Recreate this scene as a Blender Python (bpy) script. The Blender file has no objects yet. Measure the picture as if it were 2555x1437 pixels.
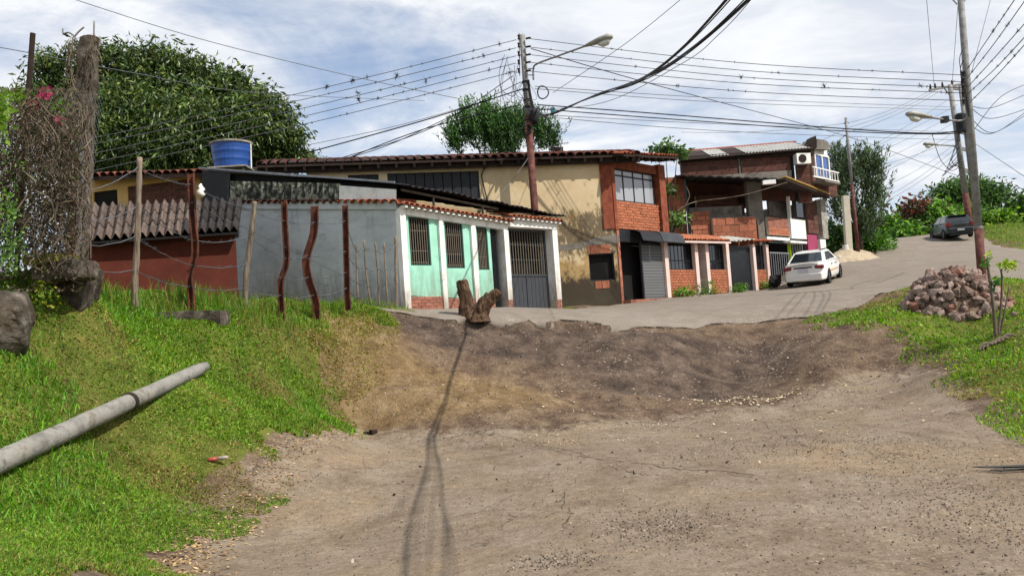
import bpy, bmesh, math, random
import numpy as np
from mathutils import Vector, Matrix, noise as mnoise
random.seed(7); rng = np.random.default_rng(11)
SC = bpy.context.scene; COL = SC.collection
R = math.radians

# ------------------------------------------------------------------ camera
FPX, CX, CY = 2000.0, 1277.5, 718.5          # focal length and centre in photograph pixels
ROLL, PITCH = R(4.0), R(2.86)
EYE = Vector((0.0, 0.0, 1.6))
cam = bpy.data.cameras.new('camera'); camo = bpy.data.objects.new('camera', cam); COL.objects.link(camo)
cam.sensor_width = 36.0; cam.lens = 36.0 * FPX / 2555.0; cam.clip_start = 0.05; cam.clip_end = 3000
_r0 = Vector((1, 0, 0)); _u0 = Vector((0, -math.sin(PITCH), math.cos(PITCH))); _f0 = Vector((0, math.cos(PITCH), math.sin(PITCH)))
_cr = math.cos(ROLL) * _r0 - math.sin(ROLL) * _u0; _cu = math.sin(ROLL) * _r0 + math.cos(ROLL) * _u0
_m = Matrix((_cr, _cu, -_f0)).transposed().to_4x4(); _m.translation = EYE
camo.matrix_world = _m; SC.camera = camo

# ------------------------------------------------------------------ sun, sky, exposure
SUN = Vector((0.56, -0.33, 0.76)).normalized()   # towards the sun: behind the camera, to the right
EL = math.asin(SUN.z); AZ = math.atan2(SUN.x, SUN.y)
sl = bpy.data.lights.new('sun', 'SUN'); sl.energy = 5.0; sl.angle = R(0.53); sl.color = (1.0, 0.955, 0.87)
so = bpy.data.objects.new('sun', sl); COL.objects.link(so)
so.rotation_euler = SUN.to_track_quat('Z', 'Y').to_euler(); so.location = (20, -10, 30)
W = bpy.data.worlds.new('World'); SC.world = W; W.use_nodes = True
nt = W.node_tree; N = nt.nodes; L = nt.links; N.clear()
def nn(t, **k):
    n = N.new(t)
    for a, b in k.items(): setattr(n, a, b)
    return n
out = nn('ShaderNodeOutputWorld'); bg = nn('ShaderNodeBackground')
sky = nn('ShaderNodeTexSky', sky_type='NISHITA', sun_disc=False, sun_elevation=EL, sun_rotation=AZ, altitude=900, air_density=1.0, dust_density=1.5, ozone_density=1.5)
tc = nn('ShaderNodeTexCoord'); sep = nn('ShaderNodeSeparateXYZ'); L.new(tc.outputs['Generated'], sep.inputs[0])
zz = nn('ShaderNodeMath', operation='MAXIMUM'); L.new(sep.outputs['Z'], zz.inputs[0]); zz.inputs[1].default_value = 0.0
za = nn('ShaderNodeMath', operation='ADD'); L.new(zz.outputs[0], za.inputs[0]); za.inputs[1].default_value = 0.16
dx = nn('ShaderNodeMath', operation='DIVIDE'); L.new(sep.outputs['X'], dx.inputs[0]); L.new(za.outputs[0], dx.inputs[1])
dy = nn('ShaderNodeMath', operation='DIVIDE'); L.new(sep.outputs['Y'], dy.inputs[0]); L.new(za.outputs[0], dy.inputs[1])
cmb = nn('ShaderNodeCombineXYZ'); L.new(dx.outputs[0], cmb.inputs[0]); L.new(dy.outputs[0], cmb.inputs[1])
def cloud(scale, det, dist, lo, hi, off):
    mp = nn('ShaderNodeMapping'); mp.inputs['Location'].default_value = off; mp.inputs['Scale'].default_value = (1.0, 1.35, 1.0)
    mp.inputs['Rotation'].default_value = (0, 0, R(-18)); L.new(cmb.outputs[0], mp.inputs[0])
    n1 = nn('ShaderNodeTexNoise'); n1.inputs['Scale'].default_value = scale; n1.inputs['Detail'].default_value = det
    n1.inputs['Roughness'].default_value = 0.62; n1.inputs['Distortion'].default_value = dist; L.new(mp.outputs[0], n1.inputs['Vector'])
    mr = nn('ShaderNodeMapRange', interpolation_type='SMOOTHSTEP'); L.new(n1.outputs['Fac'], mr.inputs['Value'])
    mr.inputs['From Min'].default_value = lo; mr.inputs['From Max'].default_value = hi
    return mr.outputs[0], n1.outputs['Fac']
c1, f1 = cloud(0.62, 9, 0.7, 0.36, 0.60, (3.4, 1.7, 0))
c2, f2 = cloud(1.9, 9, 0.5, 0.36, 0.68, (7.7, 0.2, 0))
# cloud cover: big masses plus thin wisps, thickening towards the horizon
hz = nn('ShaderNodeMapRange', interpolation_type='SMOOTHSTEP'); L.new(sep.outputs['Z'], hz.inputs['Value'])
hz.inputs['From Min'].default_value = 0.30; hz.inputs['From Max'].default_value = 0.02; hz.inputs['To Min'].default_value = 0.0; hz.inputs['To Max'].default_value = 0.62
m1 = nn('ShaderNodeMath', operation='MULTIPLY_ADD'); L.new(c2, m1.inputs[0]); m1.inputs[1].default_value = 0.45; L.new(c1, m1.inputs[2])
m2 = nn('ShaderNodeMath', operation='ADD', use_clamp=True); L.new(m1.outputs[0], m2.inputs[0]); L.new(hz.outputs[0], m2.inputs[1])
m3 = nn('ShaderNodeMath', operation='MULTIPLY_ADD'); L.new(m2.outputs[0], m3.inputs[0]); m3.inputs[1].default_value = 0.78; m3.inputs[2].default_value = 0.19
skm = nn('ShaderNodeVectorMath', operation='SCALE'); L.new(sky.outputs[0], skm.inputs[0]); skm.inputs['Scale'].default_value = 1.0
SKYSTR = 0.15
ccol = nn('ShaderNodeMix', data_type='RGBA'); L.new(c2, ccol.inputs['Factor'])
ccol.inputs['A'].default_value = (0.66 / SKYSTR, 0.71 / SKYSTR, 0.80 / SKYSTR, 1); ccol.inputs['B'].default_value = (0.93 / SKYSTR, 0.94 / SKYSTR, 0.96 / SKYSTR, 1)
mixc = nn('ShaderNodeMix', data_type='RGBA'); L.new(m3.outputs[0], mixc.inputs['Factor']); L.new(skm.outputs[0], mixc.inputs['A']); L.new(ccol.outputs['Result'], mixc.inputs['B'])
L.new(mixc.outputs['Result'], bg.inputs['Color']); bg.inputs['Strength'].default_value = SKYSTR; L.new(bg.outputs[0], out.inputs[0])
vs = SC.view_settings; vs.view_transform = 'Standard'; vs.look = 'None'; vs.exposure = 0.12; vs.gamma = 1.0; vs.use_curve_mapping = False
SC.cycles.max_bounces = 6; SC.cycles.diffuse_bounces = 3; SC.cycles.transparent_max_bounces = 8

# ------------------------------------------------------------------ helpers
def ray(px, py):
    dx_, dy_ = px - CX, py - CY
    X = dx_ * math.cos(ROLL) - dy_ * math.sin(ROLL); Y = dx_ * math.sin(ROLL) + dy_ * math.cos(ROLL)
    return Vector((X, FPX * math.cos(PITCH) + Y * math.sin(PITCH), FPX * math.sin(PITCH) - Y * math.cos(PITCH)))
def at(px, py, d):
    v = ray(px, py); return EYE + v * (d / v.y)
def lin(r, g, b):
    f = lambda c: (c / 12.92 if c <= .04045 else ((c + .055) / 1.055) ** 2.4)
    return (f(r / 255.), f(g / 255.), f(b / 255.))
class VPlane:                                     # a vertical wall plane through o along direction d
    def __init__(s, o, d, inward=None):
        s.o = Vector((o[0], o[1])); s.d = Vector((d[0], d[1])).normalized()
        n = Vector((-s.d.y, s.d.x))
        if n.dot(s.o) < 0: n = -n
        s.n = n if inward is None else Vector(inward).normalized()
        s.rz = math.atan2(s.d.y, s.d.x)
    def hit(s, px, py, off=0.0):                  # -> (distance along the wall, height)
        v = ray(px, py); o = s.o + s.n * off
        k = (o - EYE.xy).dot(s.n) / v.xy.dot(s.n); p = EYE + v * k
        return (p.xy - o).dot(s.d), p.z
    def w(s, t, n, z):
        q = s.o + s.d * t + s.n * n; return Vector((q.x, q.y, z))
THM = {}
def thing(name, label, cat, loc=(0, 0, 0), rz=0.0, group=None):
    o = bpy.data.objects.new(name, None); COL.objects.link(o); o.empty_display_size = .2
    o.location = loc; o.rotation_euler = (0, 0, rz); tag(o, label, cat, group)
    THM[o] = (Matrix.Translation(loc) @ Matrix.Rotation(rz, 4, 'Z'), rz); return o
def tag(o, label, cat, group=None):
    o['label'] = label; o['category'] = cat; o['kind'] = 'thing'
    if group: o['group'] = group
    return o
def root(p):
    while p.parent: p = p.parent
    return p
def inv(p):
    return THM[root(p)][0].inverted() if p is not None and root(p) in THM else Matrix.Identity(4)
class MB:
    def __init__(s, fr=None): s.v = []; s.f = []; s.fr = fr or (lambda a, b, c: Vector((a, b, c))); s.sm = []
    def vs(s, pts): i = len(s.v); s.v += [Vector(p) for p in pts]; return i
    def quad(s, a, b, c, d): i = s.vs([a, b, c, d]); s.f.append((i, i + 1, i + 2, i + 3)); return s
    def box(s, x0, x1, y0, y1, z0, z1):
        return s.hexa([s.fr(x, y, z) for z in (z0, z1) for (x, y) in ((x0, y0), (x1, y0), (x1, y1), (x0, y1))])
    def hexa(s, p):                               # bottom ring of four, top ring of four
        i = s.vs(p)
        for q in ((3, 2, 1, 0), (4, 5, 6, 7), (0, 1, 5, 4), (1, 2, 6, 5), (2, 3, 7, 6), (3, 0, 4, 7)): s.f.append(tuple(i + k for k in q))
        return s
    def slab(s, poly, n0, n1):                    # polygon in (t, z) of the frame, extruded from n0 to n1
        k = len(poly); i = s.vs([s.fr(t, n0, z) for t, z in poly] + [s.fr(t, n1, z) for t, z in poly])
        s.f.append(tuple(range(i, i + k))); s.f.append(tuple(range(i + 2 * k - 1, i + k - 1, -1)))
        for a in range(k): b = (a + 1) % k; s.f.append((i + a, i + k + a, i + k + b, i + b))
        return s
    def bar(s, a, b, w, h=None, up=(0, 0, 1)):    # square bar between two points
        a, b = Vector(a), Vector(b); h = h or w; d = (b - a).normalized(); u = Vector(up)
        if abs(d.dot(u)) > .95: u = Vector((0, 1, 0))
        x = d.cross(u).normalized() * w / 2; y = x.cross(d).normalized() * h / 2
        return s.hexa([a - x - y, a + x - y, a + x + y, a - x + y, b - x - y, b + x - y, b + x + y, b - x + y])
    def tube(s, pts, rad, n=8, cap=True):
        pts = [Vector(p) for p in pts]; m = len(pts); rr = rad if hasattr(rad, '__len__') else [rad] * m
        i0 = len(s.v); x = None
        for k in range(m):
            d = (pts[min(k + 1, m - 1)] - pts[max(k - 1, 0)]).normalized()
            if x is None: x = d.cross(Vector((0, 0, 1)) if abs(d.z) < .9 else Vector((0, 1, 0))).normalized()
            else: x = (x - d * x.dot(d)).normalized()
            y = d.cross(x)
            for j in range(n):
                a = 2 * math.pi * j / n; s.v.append(pts[k] + (x * math.cos(a) + y * math.sin(a)) * rr[k])
        for k in range(m - 1):
            for j in range(n):
                j2 = (j + 1) % n; s.f.append((i0 + k * n + j, i0 + k * n + j2, i0 + (k + 1) * n + j2, i0 + (k + 1) * n + j))
        if cap: s.f.append(tuple(i0 + j for j in reversed(range(n)))); s.f.append(tuple(i0 + (m - 1) * n + j for j in range(n)))
        return s
    def build(s, name, mat, parent=None, smooth=False, loc=None):
        mi = inv(parent) if parent is not None else (Matrix.Translation(-Vector(loc)) if loc is not None else Matrix.Identity(4))
        me = bpy.data.meshes.new(name); me.from_pydata([tuple(mi @ v) for v in s.v], [], s.f); me.update()
        if smooth: me.shade_smooth()
        if mat: me.materials.append(mat)
        o = bpy.data.objects.new(name, me); COL.objects.link(o)
        if parent is not None: o.parent = parent
        elif loc is not None: o.location = loc
        return o
def struct(o): o['kind'] = 'structure'; return o
def stuff(o): o['kind'] = 'stuff'; return o
def piece(name, me, parent, loc, rot=(0, 0, 0), scale=(1, 1, 1), tilt=None):   # a copy of a shared mesh placed in world space under its thing
    o = bpy.data.objects.new(name, me); COL.objects.link(o)
    mw = Matrix.Translation(loc) @ (tilt.to_4x4() if tilt is not None else Matrix.Rotation(rot[2], 4, 'Z') @ Matrix.Rotation(rot[1], 4, 'Y') @ Matrix.Rotation(rot[0], 4, 'X'))
    ml = inv(parent) @ mw
    if parent is not None: o.parent = parent
    o.matrix_local = ml @ Matrix.Diagonal((*scale, 1)); return o
def basis(x, y, z): return Matrix((x, y, z)).transposed()
def npmesh(name, verts, faces, mat, parent=None, cols=None, smooth=False, loc=None):    # fast mesh of equal-sized faces
    verts = np.asarray(verts, dtype=np.float32); faces = np.asarray(faces, dtype=np.int32)
    if loc is not None: verts = verts - np.array(loc, dtype=np.float32)
    if parent is not None and root(parent) in THM:
        mi = np.array(inv(parent)); verts = verts @ mi[:3, :3].T.astype(np.float32) + mi[:3, 3].astype(np.float32)
    me = bpy.data.meshes.new(name); k = faces.shape[1]
    me.vertices.add(len(verts)); me.vertices.foreach_set('co', verts.ravel())
    me.loops.add(faces.size); me.loops.foreach_set('vertex_index', faces.ravel())
    me.polygons.add(len(faces)); me.polygons.foreach_set('loop_start', np.arange(0, faces.size, k, dtype=np.int32))
    if smooth: me.polygons.foreach_set('use_smooth', np.ones(len(faces), dtype=bool))
    if cols is not None:
        at_ = me.attributes.new('tint', 'FLOAT_COLOR', 'POINT')
        c4 = np.ones((len(verts), 4), dtype=np.float32); c4[:, :3] = cols; at_.data.foreach_set('color', c4.ravel())
    me.update(calc_edges=True); me.validate()
    if mat: me.materials.append(mat)
    o = bpy.data.objects.new(name, me); COL.objects.link(o)
    if parent is not None: o.parent = parent
    elif loc is not None: o.location = loc
    return o
# smooth value noise in numpy (for relief and edges)
_lat = rng.random((256, 256))
def vnoise(x, y):
    x = np.asarray(x, float); y = np.asarray(y, float); xi = np.floor(x).astype(int); yi = np.floor(y).astype(int); fx = x - xi; fy = y - yi
    fx = fx * fx * (3 - 2 * fx); fy = fy * fy * (3 - 2 * fy); g = lambda a, b: _lat[a % 256, b % 256]
    return (g(xi, yi) * (1 - fx) + g(xi + 1, yi) * fx) * (1 - fy) + (g(xi, yi + 1) * (1 - fx) + g(xi + 1, yi + 1) * fx) * fy - .5
def fbm(x, y, o=4):
    s = 0; a = 1.0
    for k in range(o): s = s + a * vnoise(x * 2 ** k + 17.3 * k, y * 2 ** k - 9.1 * k); a *= .5
    return s

# ------------------------------------------------------------------ materials
MATS = {}
def mat(name, cols, scale=4.0, rough=.85, bump=0.0, bscale=30.0, detail=6, metal=0.0, rnd=0.0, pos=None, world=False, stretch=None, spec=.3, blotch=None, courses=0, splash=None):
    """cols: list of linear colours blended by noise. rnd: brightness spread between objects. blotch: (colour, scale, lo, hi) stain with its own shape."""
    m = bpy.data.materials.new(name); m.use_nodes = True; t = m.node_tree; n = t.nodes; l = t.links
    b = n['Principled BSDF']; b.inputs['Roughness'].default_value = rough; b.inputs['Metallic'].default_value = metal; b.inputs['Specular IOR Level'].default_value = spec
    if world: src = n.new('ShaderNodeNewGeometry').outputs['Position']
    else:
        tcn = n.new('ShaderNodeTexCoord'); oi = n.new('ShaderNodeObjectInfo'); mu = n.new('ShaderNodeMath'); mu.operation = 'MULTIPLY'; mu.inputs[1].default_value = 41.7
        l.new(oi.outputs['Random'], mu.inputs[0]); ad = n.new('ShaderNodeVectorMath'); l.new(tcn.outputs['Object'], ad.inputs[0]); l.new(mu.outputs[0], ad.inputs[1]); src = ad.outputs[0]
    if stretch:
        mp = n.new('ShaderNodeMapping'); mp.inputs['Scale'].default_value = stretch; l.new(src, mp.inputs[0]); src2 = mp.outputs[0]
    else: src2 = src
    nz = n.new('ShaderNodeTexNoise'); nz.inputs['Scale'].default_value = scale; nz.inputs['Detail'].default_value = detail; nz.inputs['Roughness'].default_value = .65; l.new(src2, nz.inputs['Vector'])
    cr = n.new('ShaderNodeValToRGB'); l.new(nz.outputs['Fac'], cr.inputs['Fac']); k = len(cols); e = cr.color_ramp.elements
    ps = pos or ([.5] if k == 1 else [.32 + .36 * i / (k - 1) for i in range(k)])
    while len(e) < k: e.new(.5)
    for i in range(k): e[i].position = ps[i]; e[i].color = (*cols[i], 1)
    if k == 1: e[1].position = 1; e[1].color = (*cols[0], 1)
    c = cr.outputs['Color']
    if blotch:
        for (bc, bs, lo, hi) in (blotch if isinstance(blotch, list) else [blotch]):
            bn = n.new('ShaderNodeTexNoise'); bn.inputs['Scale'].default_value = bs; bn.inputs['Detail'].default_value = 8; bn.inputs['Roughness'].default_value = .7; l.new(src2, bn.inputs['Vector'])
            mr = n.new('ShaderNodeMapRange'); l.new(bn.outputs['Fac'], mr.inputs['Value']); mr.inputs['From Min'].default_value = lo; mr.inputs['From Max'].default_value = hi
            mx = n.new('ShaderNodeMix'); mx.data_type = 'RGBA'; l.new(mr.outputs[0], mx.inputs['Factor']); l.new(c, mx.inputs['A']); mx.inputs['B'].default_value = (*bc, 1); c = mx.outputs['Result']
    if courses or splash:                            # faint block courses; mud splashed and risen from the ground, ragged
        gp_ = n.new('ShaderNodeNewGeometry'); sz_ = n.new('ShaderNodeSeparateXYZ'); l.new(gp_.outputs['Position'], sz_.inputs[0])
        if courses:
            fr = n.new('ShaderNodeMath'); fr.operation = 'PINGPONG'; l.new(sz_.outputs[2], fr.inputs[0]); fr.inputs[1].default_value = courses / 2; mr = n.new('ShaderNodeMapRange'); l.new(fr.outputs[0], mr.inputs[0]); mr.inputs[1].default_value = .0; mr.inputs[2].default_value = .012; mr.inputs[3].default_value = .32; mr.inputs[4].default_value = 0
            mu2 = n.new('ShaderNodeMath'); mu2.operation = 'MULTIPLY'; l.new(mr.outputs[0], mu2.inputs[0]); l.new(nz.outputs['Fac'], mu2.inputs[1]); mx = n.new('ShaderNodeMix'); mx.data_type = 'RGBA'; l.new(mu2.outputs[0], mx.inputs['Factor']); l.new(c, mx.inputs['A']); mx.inputs['B'].default_value = (*[q * .45 for q in cols[0]], 1); c = mx.outputs['Result']
        if splash:
            zl, zh, sc_ = splash; mp2 = n.new('ShaderNodeMapping'); mp2.inputs['Scale'].default_value = (2.6, 2.6, .45); l.new(gp_.outputs['Position'], mp2.inputs[0]); sn = n.new('ShaderNodeTexNoise'); sn.inputs['Scale'].default_value = 2.2; sn.inputs['Detail'].default_value = 9; sn.inputs['Roughness'].default_value = .75; l.new(mp2.outputs[0], sn.inputs['Vector'])
            mr = n.new('ShaderNodeMapRange'); l.new(sz_.outputs[2], mr.inputs[0]); mr.inputs[1].default_value = zl; mr.inputs[2].default_value = zh; mr.inputs[3].default_value = .42; mr.inputs[4].default_value = 0.02; ad2 = n.new('ShaderNodeMath'); ad2.operation = 'ADD'; l.new(mr.outputs[0], ad2.inputs[0]); l.new(sn.outputs['Fac'], ad2.inputs[1]); mr2 = n.new('ShaderNodeMapRange'); l.new(ad2.outputs[0], mr2.inputs[0]); mr2.inputs[1].default_value = .56; mr2.inputs[2].default_value = .86; mr2.inputs[4].default_value = .75
            mx = n.new('ShaderNodeMix'); mx.data_type = 'RGBA'; l.new(mr2.outputs[0], mx.inputs['Factor']); l.new(c, mx.inputs['A']); mx.inputs['B'].default_value = (*sc_, 1); c = mx.outputs['Result']
    if rnd:
        oi2 = n.new('ShaderNodeObjectInfo'); mr = n.new('ShaderNodeMapRange'); l.new(oi2.outputs['Random'], mr.inputs['Value']); mr.inputs['To Min'].default_value = 1 - rnd; mr.inputs['To Max'].default_value = 1 + rnd
        hs = n.new('ShaderNodeHueSaturation'); l.new(c, hs.inputs['Color']); l.new(mr.outputs[0], hs.inputs['Value']); c = hs.outputs['Color']
    l.new(c, b.inputs['Base Color'])
    if bump:
        b2 = n.new('ShaderNodeTexNoise'); b2.inputs['Scale'].default_value = bscale; b2.inputs['Detail'].default_value = 5; l.new(src2, b2.inputs['Vector'])
        bp = n.new('ShaderNodeBump'); bp.inputs['Strength'].default_value = min(1, bump); bp.inputs['Distance'].default_value = .02; l.new(b2.outputs['Fac'], bp.inputs['Height']); l.new(bp.outputs[0], b.inputs['Normal'])
    MATS[name] = m; return m
def leafmat(name, trans=.35, rough=.5, gain=1.0):  # colour from the mesh's own tint, light passing through
    m = bpy.data.materials.new(name); m.use_nodes = True; t = m.node_tree; n = t.nodes; l = t.links; b = n['Principled BSDF']
    a = n.new('ShaderNodeAttribute'); a.attribute_name = 'tint'; l.new(a.outputs['Color'], b.inputs['Base Color']); b.inputs['Roughness'].default_value = rough; b.inputs['Specular IOR Level'].default_value = .35
    tr = n.new('ShaderNodeBsdfTranslucent'); g = n.new('ShaderNodeHueSaturation'); g.inputs['Value'].default_value = 1.3; g.inputs['Saturation'].default_value = 1.1; l.new(a.outputs['Color'], g.inputs['Color']); l.new(g.outputs[0], tr.inputs['Color'])
    ms = n.new('ShaderNodeMixShader'); ms.inputs[0].default_value = trans; l.new(b.outputs[0], ms.inputs[1]); l.new(tr.outputs[0], ms.inputs[2]); l.new(ms.outputs[0], n['Material Output'].inputs['Surface'])
    return m
def glass(name, col, rough=.05):
    m = bpy.data.materials.new(name); m.use_nodes = True; b = m.node_tree.nodes['Principled BSDF']; b.inputs['Base Color'].default_value = (*col, 1); b.inputs['Roughness'].default_value = rough; b.inputs['Specular IOR Level'].default_value = .8
    return m
M_white = mat('white_paint', [lin(205, 200, 190), lin(228, 226, 220), lin(238, 236, 232)], 2.5, .75, .15, 60, blotch=(lin(150, 138, 120), 3.0, .60, .80), splash=(2.1, 3.3, lin(128, 110, 90)))
M_mint = mat('mint_paint', [lin(142, 194, 172), lin(152, 206, 184), lin(160, 213, 192)], 1.6, .8, .12, 70, world=True, blotch=(lin(118, 164, 146), 1.7, .58, .8), splash=(2.2, 3.6, lin(116, 132, 112)))
M_greyw = mat('blue_grey_paint', [lin(164, 170, 172), lin(182, 187, 188), lin(190, 194, 194)], 1.2, .85, .2, 25, world=True, stretch=(1, 1, 2.5), blotch=[(lin(118, 122, 124), 1.4, .58, .75), (lin(196, 194, 188), 4.0, .64, .72)], courses=.21, splash=(2.3, 3.8, lin(112, 112, 106)))
M_redw = mat('oxide_red_paint', [lin(66, 25, 16), lin(80, 32, 20), lin(90, 39, 26)], 1.5, .9, .2, 25, world=True, blotch=(lin(52, 26, 20), 1.8, .55, .75), splash=(2.4, 3.4, lin(70, 48, 36)))
M_brick = mat('clay_brick', [lin(128, 80, 64), lin(150, 96, 78), lin(160, 110, 92)], 9, .9, .3, 60, rnd=.18)
M_brick_o = mat('orange_brick', [lin(146, 84, 58), lin(166, 100, 70), lin(174, 112, 84)], 9, .9, .3, 60, rnd=.2)
M_block = mat('hollow_clay_block', [lin(126, 74, 54), lin(152, 92, 68), lin(162, 106, 82)], 5, .9, .3, 40, rnd=.24, blotch=(lin(92, 62, 50), 3.5, .56, .75))
M_block_d = mat('weathered_clay_block', [lin(74, 46, 38), lin(92, 56, 46), lin(104, 68, 56)], 5, .92, .3, 40, rnd=.25, blotch=(lin(60, 50, 46), 2.5, .5, .7))
M_mortar = mat('mortar', [lin(176, 160, 142), lin(196, 184, 168)], 8, .95, .2, 60)
M_mortar_d = mat('dark_mortar', [lin(96, 80, 70), lin(122, 104, 92)], 8, .95, .2, 60)
M_tile = mat('clay_roof_tile', [lin(124, 62, 44), lin(160, 84, 58), lin(172, 104, 78)], 7, .9, .3, 50, rnd=.25, blotch=(lin(66, 50, 44), 5, .55, .72))
M_tile_d = mat('mouldy_clay_tile', [lin(66, 42, 35), lin(108, 60, 46), lin(130, 76, 60)], 6, .92, .3, 50, rnd=.3, blotch=(lin(40, 34, 32), 4, .48, .66))
M_tile_o = mat('bright_clay_tile', [lin(152, 88, 62), lin(174, 106, 76), lin(184, 122, 92)], 7, .9, .3, 50, rnd=.2)
M_cement_tile = mat('cement_roof_tile', [lin(72, 60, 54), lin(96, 82, 74), lin(110, 97, 88)], 3.5, .95, .35, 40, rnd=.2, blotch=(lin(48, 42, 42), 2.2, .55, .7))
M_lichen = mat('lichened_sheet', [lin(40, 42, 38), lin(62, 64, 56), lin(110, 112, 98), lin(150, 150, 132)], 6, .95, .4, 30, pos=[.40, .47, .53, .6], blotch=(lin(34, 34, 32), 2.4, .58, .68))
M_black = mat('black_sheet', [lin(16, 16, 18), lin(28, 28, 30)], 2, .6, .2, 12)
M_blackm = mat('black_painted_iron', [lin(22, 24, 28), lin(36, 38, 42)], 6, .55, .1, 40)
M_greym = mat('grey_gate_sheet', [lin(52, 54, 58), lin(66, 68, 72)], 3, .6, .1, 30)
M_dark = mat('interior_shade', [lin(14, 13, 12), lin(24, 22, 20)], 1.5, .9)  # shade inside rooms, gaps and voids put into a near-black colour
M_soffit = mat('dark_timber', [lin(34, 26, 22), lin(54, 40, 32)], 5, .9, .2, 30)
M_steel = mat('galvanised_steel', [lin(128, 130, 132), lin(160, 162, 164)], 5, .5, .1, 40, metal=.4)
M_sheet = mat('corrugated_zinc', [lin(150, 148, 142), lin(182, 180, 172), lin(196, 194, 188)], 2.5, .6, .1, 30, metal=.2, blotch=(lin(124, 104, 88), 1.8, .6, .8))
M_blue = mat('blue_plastic', [lin(22, 62, 128), lin(30, 78, 152)], 1.5, .42, 0, spec=.5)
M_wood = mat('weathered_wood', [lin(70, 58, 48), lin(112, 98, 84), lin(140, 128, 112)], 4, .95, .5, 25, stretch=(6, 6, .6), rnd=.2)
M_stump = mat('stump_wood', [lin(34, 24, 18), lin(66, 47, 34), lin(98, 75, 55), lin(130, 106, 82)], 5, .95, .8, 18, pos=[.3, .45, .58, .72], stretch=(5, 5, 1.0))
M_rust = mat('rusty_iron', [lin(42, 26, 20), lin(78, 42, 30), lin(104, 58, 42)], 6, .85, .3, 40, rnd=.2)
M_conc = mat('old_concrete', [lin(112, 106, 98), lin(146, 140, 130), lin(168, 162, 152)], 4, .95, .4, 40, blotch=(lin(74, 70, 66), 3, .56, .7))
M_pole = mat('concrete_pole', [lin(104, 101, 95), lin(134, 131, 124), lin(158, 155, 148)], 4, .92, .4, 40, blotch=[(lin(70, 67, 62), 4, .52, .66), (lin(120, 110, 92), 2, .56, .8)])
M_polered = mat('red_oxide_pole_paint', [lin(66, 36, 30), lin(92, 52, 44), lin(114, 76, 66)], 5, .8, .2, 40, blotch=(lin(150, 130, 116), 5, .64, .72))
M_polegrey = mat('grey_pole_paint', [lin(104, 102, 100), lin(134, 132, 130), lin(150, 148, 146)], 5, .7, .15, 40)
M_wire = mat('black_cable', [lin(20, 20, 22), lin(32, 32, 36)], 4, .6)
M_wireg = mat('aluminium_wire', [lin(84, 86, 90), lin(110, 112, 116)], 4, .5, metal=.3)
M_lamp = mat('lamp_housing', [lin(140, 138, 132), lin(168, 166, 160)], 5, .5, .05, 40)
M_lens = glass('lamp_lens', lin(200, 198, 190), .2)
M_mossy = mat('mossy_concrete', [lin(44, 39, 34), lin(74, 67, 58), lin(116, 109, 98)], 6, .97, .8, 30, pos=[.35, .5, .66], blotch=(lin(66, 54, 42), 4, .5, .62))
M_moss = mat('yellow_moss', [lin(70, 68, 30), lin(118, 112, 44)], 14, 1.0, .8, 40)
M_rock = mat('broken_rock', [lin(92, 74, 66), lin(132, 110, 99), lin(166, 147, 135)], 4, .95, .5, 20, rnd=.38)
M_plaster = mat('grey_cement_render', [lin(88, 82, 76), lin(112, 106, 98), lin(126, 120, 112)], 2, .95, .3, 20, world=True, blotch=(lin(66, 60, 56), 1.6, .55, .72))
M_pink = mat('pale_pink_paint', [lin(200, 172, 162), lin(220, 198, 188)], 3, .8, .15, 50, blotch=(lin(160, 120, 106), 3, .62, .78))
M_magenta = mat('magenta_paint', [lin(142, 54, 84), lin(156, 64, 96)], 2, .8)
M_lime = mat('lime_paint', [lin(160, 190, 20), lin(176, 204, 30)], 3, .8)
M_beamr = mat('red_brown_beam_paint', [lin(98, 48, 32), lin(126, 64, 42), lin(138, 80, 58)], 4, .85, .2, 40)
M_glassd = glass('dark_glass', lin(30, 34, 40), .06)
M_glassb = glass('blue_reflecting_glass', lin(40, 76, 140), .08)
M_carw = mat('white_car_paint', [lin(214, 213, 208), lin(224, 223, 219)], 1.5, .25, spec=.5)
M_cardk = mat('dark_green_car_paint', [lin(26, 34, 38), lin(32, 42, 46)], 1.5, .25, spec=.5)
M_tyre = mat('tyre_rubber', [lin(20, 20, 20), lin(32, 31, 30)], 8, .9)
M_rim = mat('alloy_rim', [lin(160, 160, 162), lin(186, 186, 188)], 8, .35, metal=.7)
M_tail = mat('tail_lamp_red', [lin(96, 18, 22), lin(120, 24, 28)], 8, .25, spec=.6)
M_plate = mat('number_plate', [lin(176, 178, 184), lin(196, 198, 202)], 8, .5)
M_orange = mat('orange_plastic', [lin(214, 88, 30), lin(226, 102, 40)], 4, .6)
M_bark = mat('tree_bark', [lin(50, 40, 32), lin(82, 68, 54)], 5, .95, .6, 20, stretch=(4, 4, 1))
M_twig = mat('dry_twig', [lin(66, 56, 46), lin(98, 86, 72), lin(126, 114, 98)], 3, .95)
M_leaf = leafmat('leaf'); M_leafd = leafmat('waxy_leaf', .22, .38); M_grass = leafmat('grass_blade', .4, .6)
M_sand = mat('sand', [lin(140, 124, 102), lin(164, 148, 124), lin(178, 164, 142)], 6, 1.0, .4, 60)
M_bamboo = mat('yellow_timber', [lin(150, 118, 58), lin(182, 150, 82)], 5, .8)
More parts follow.
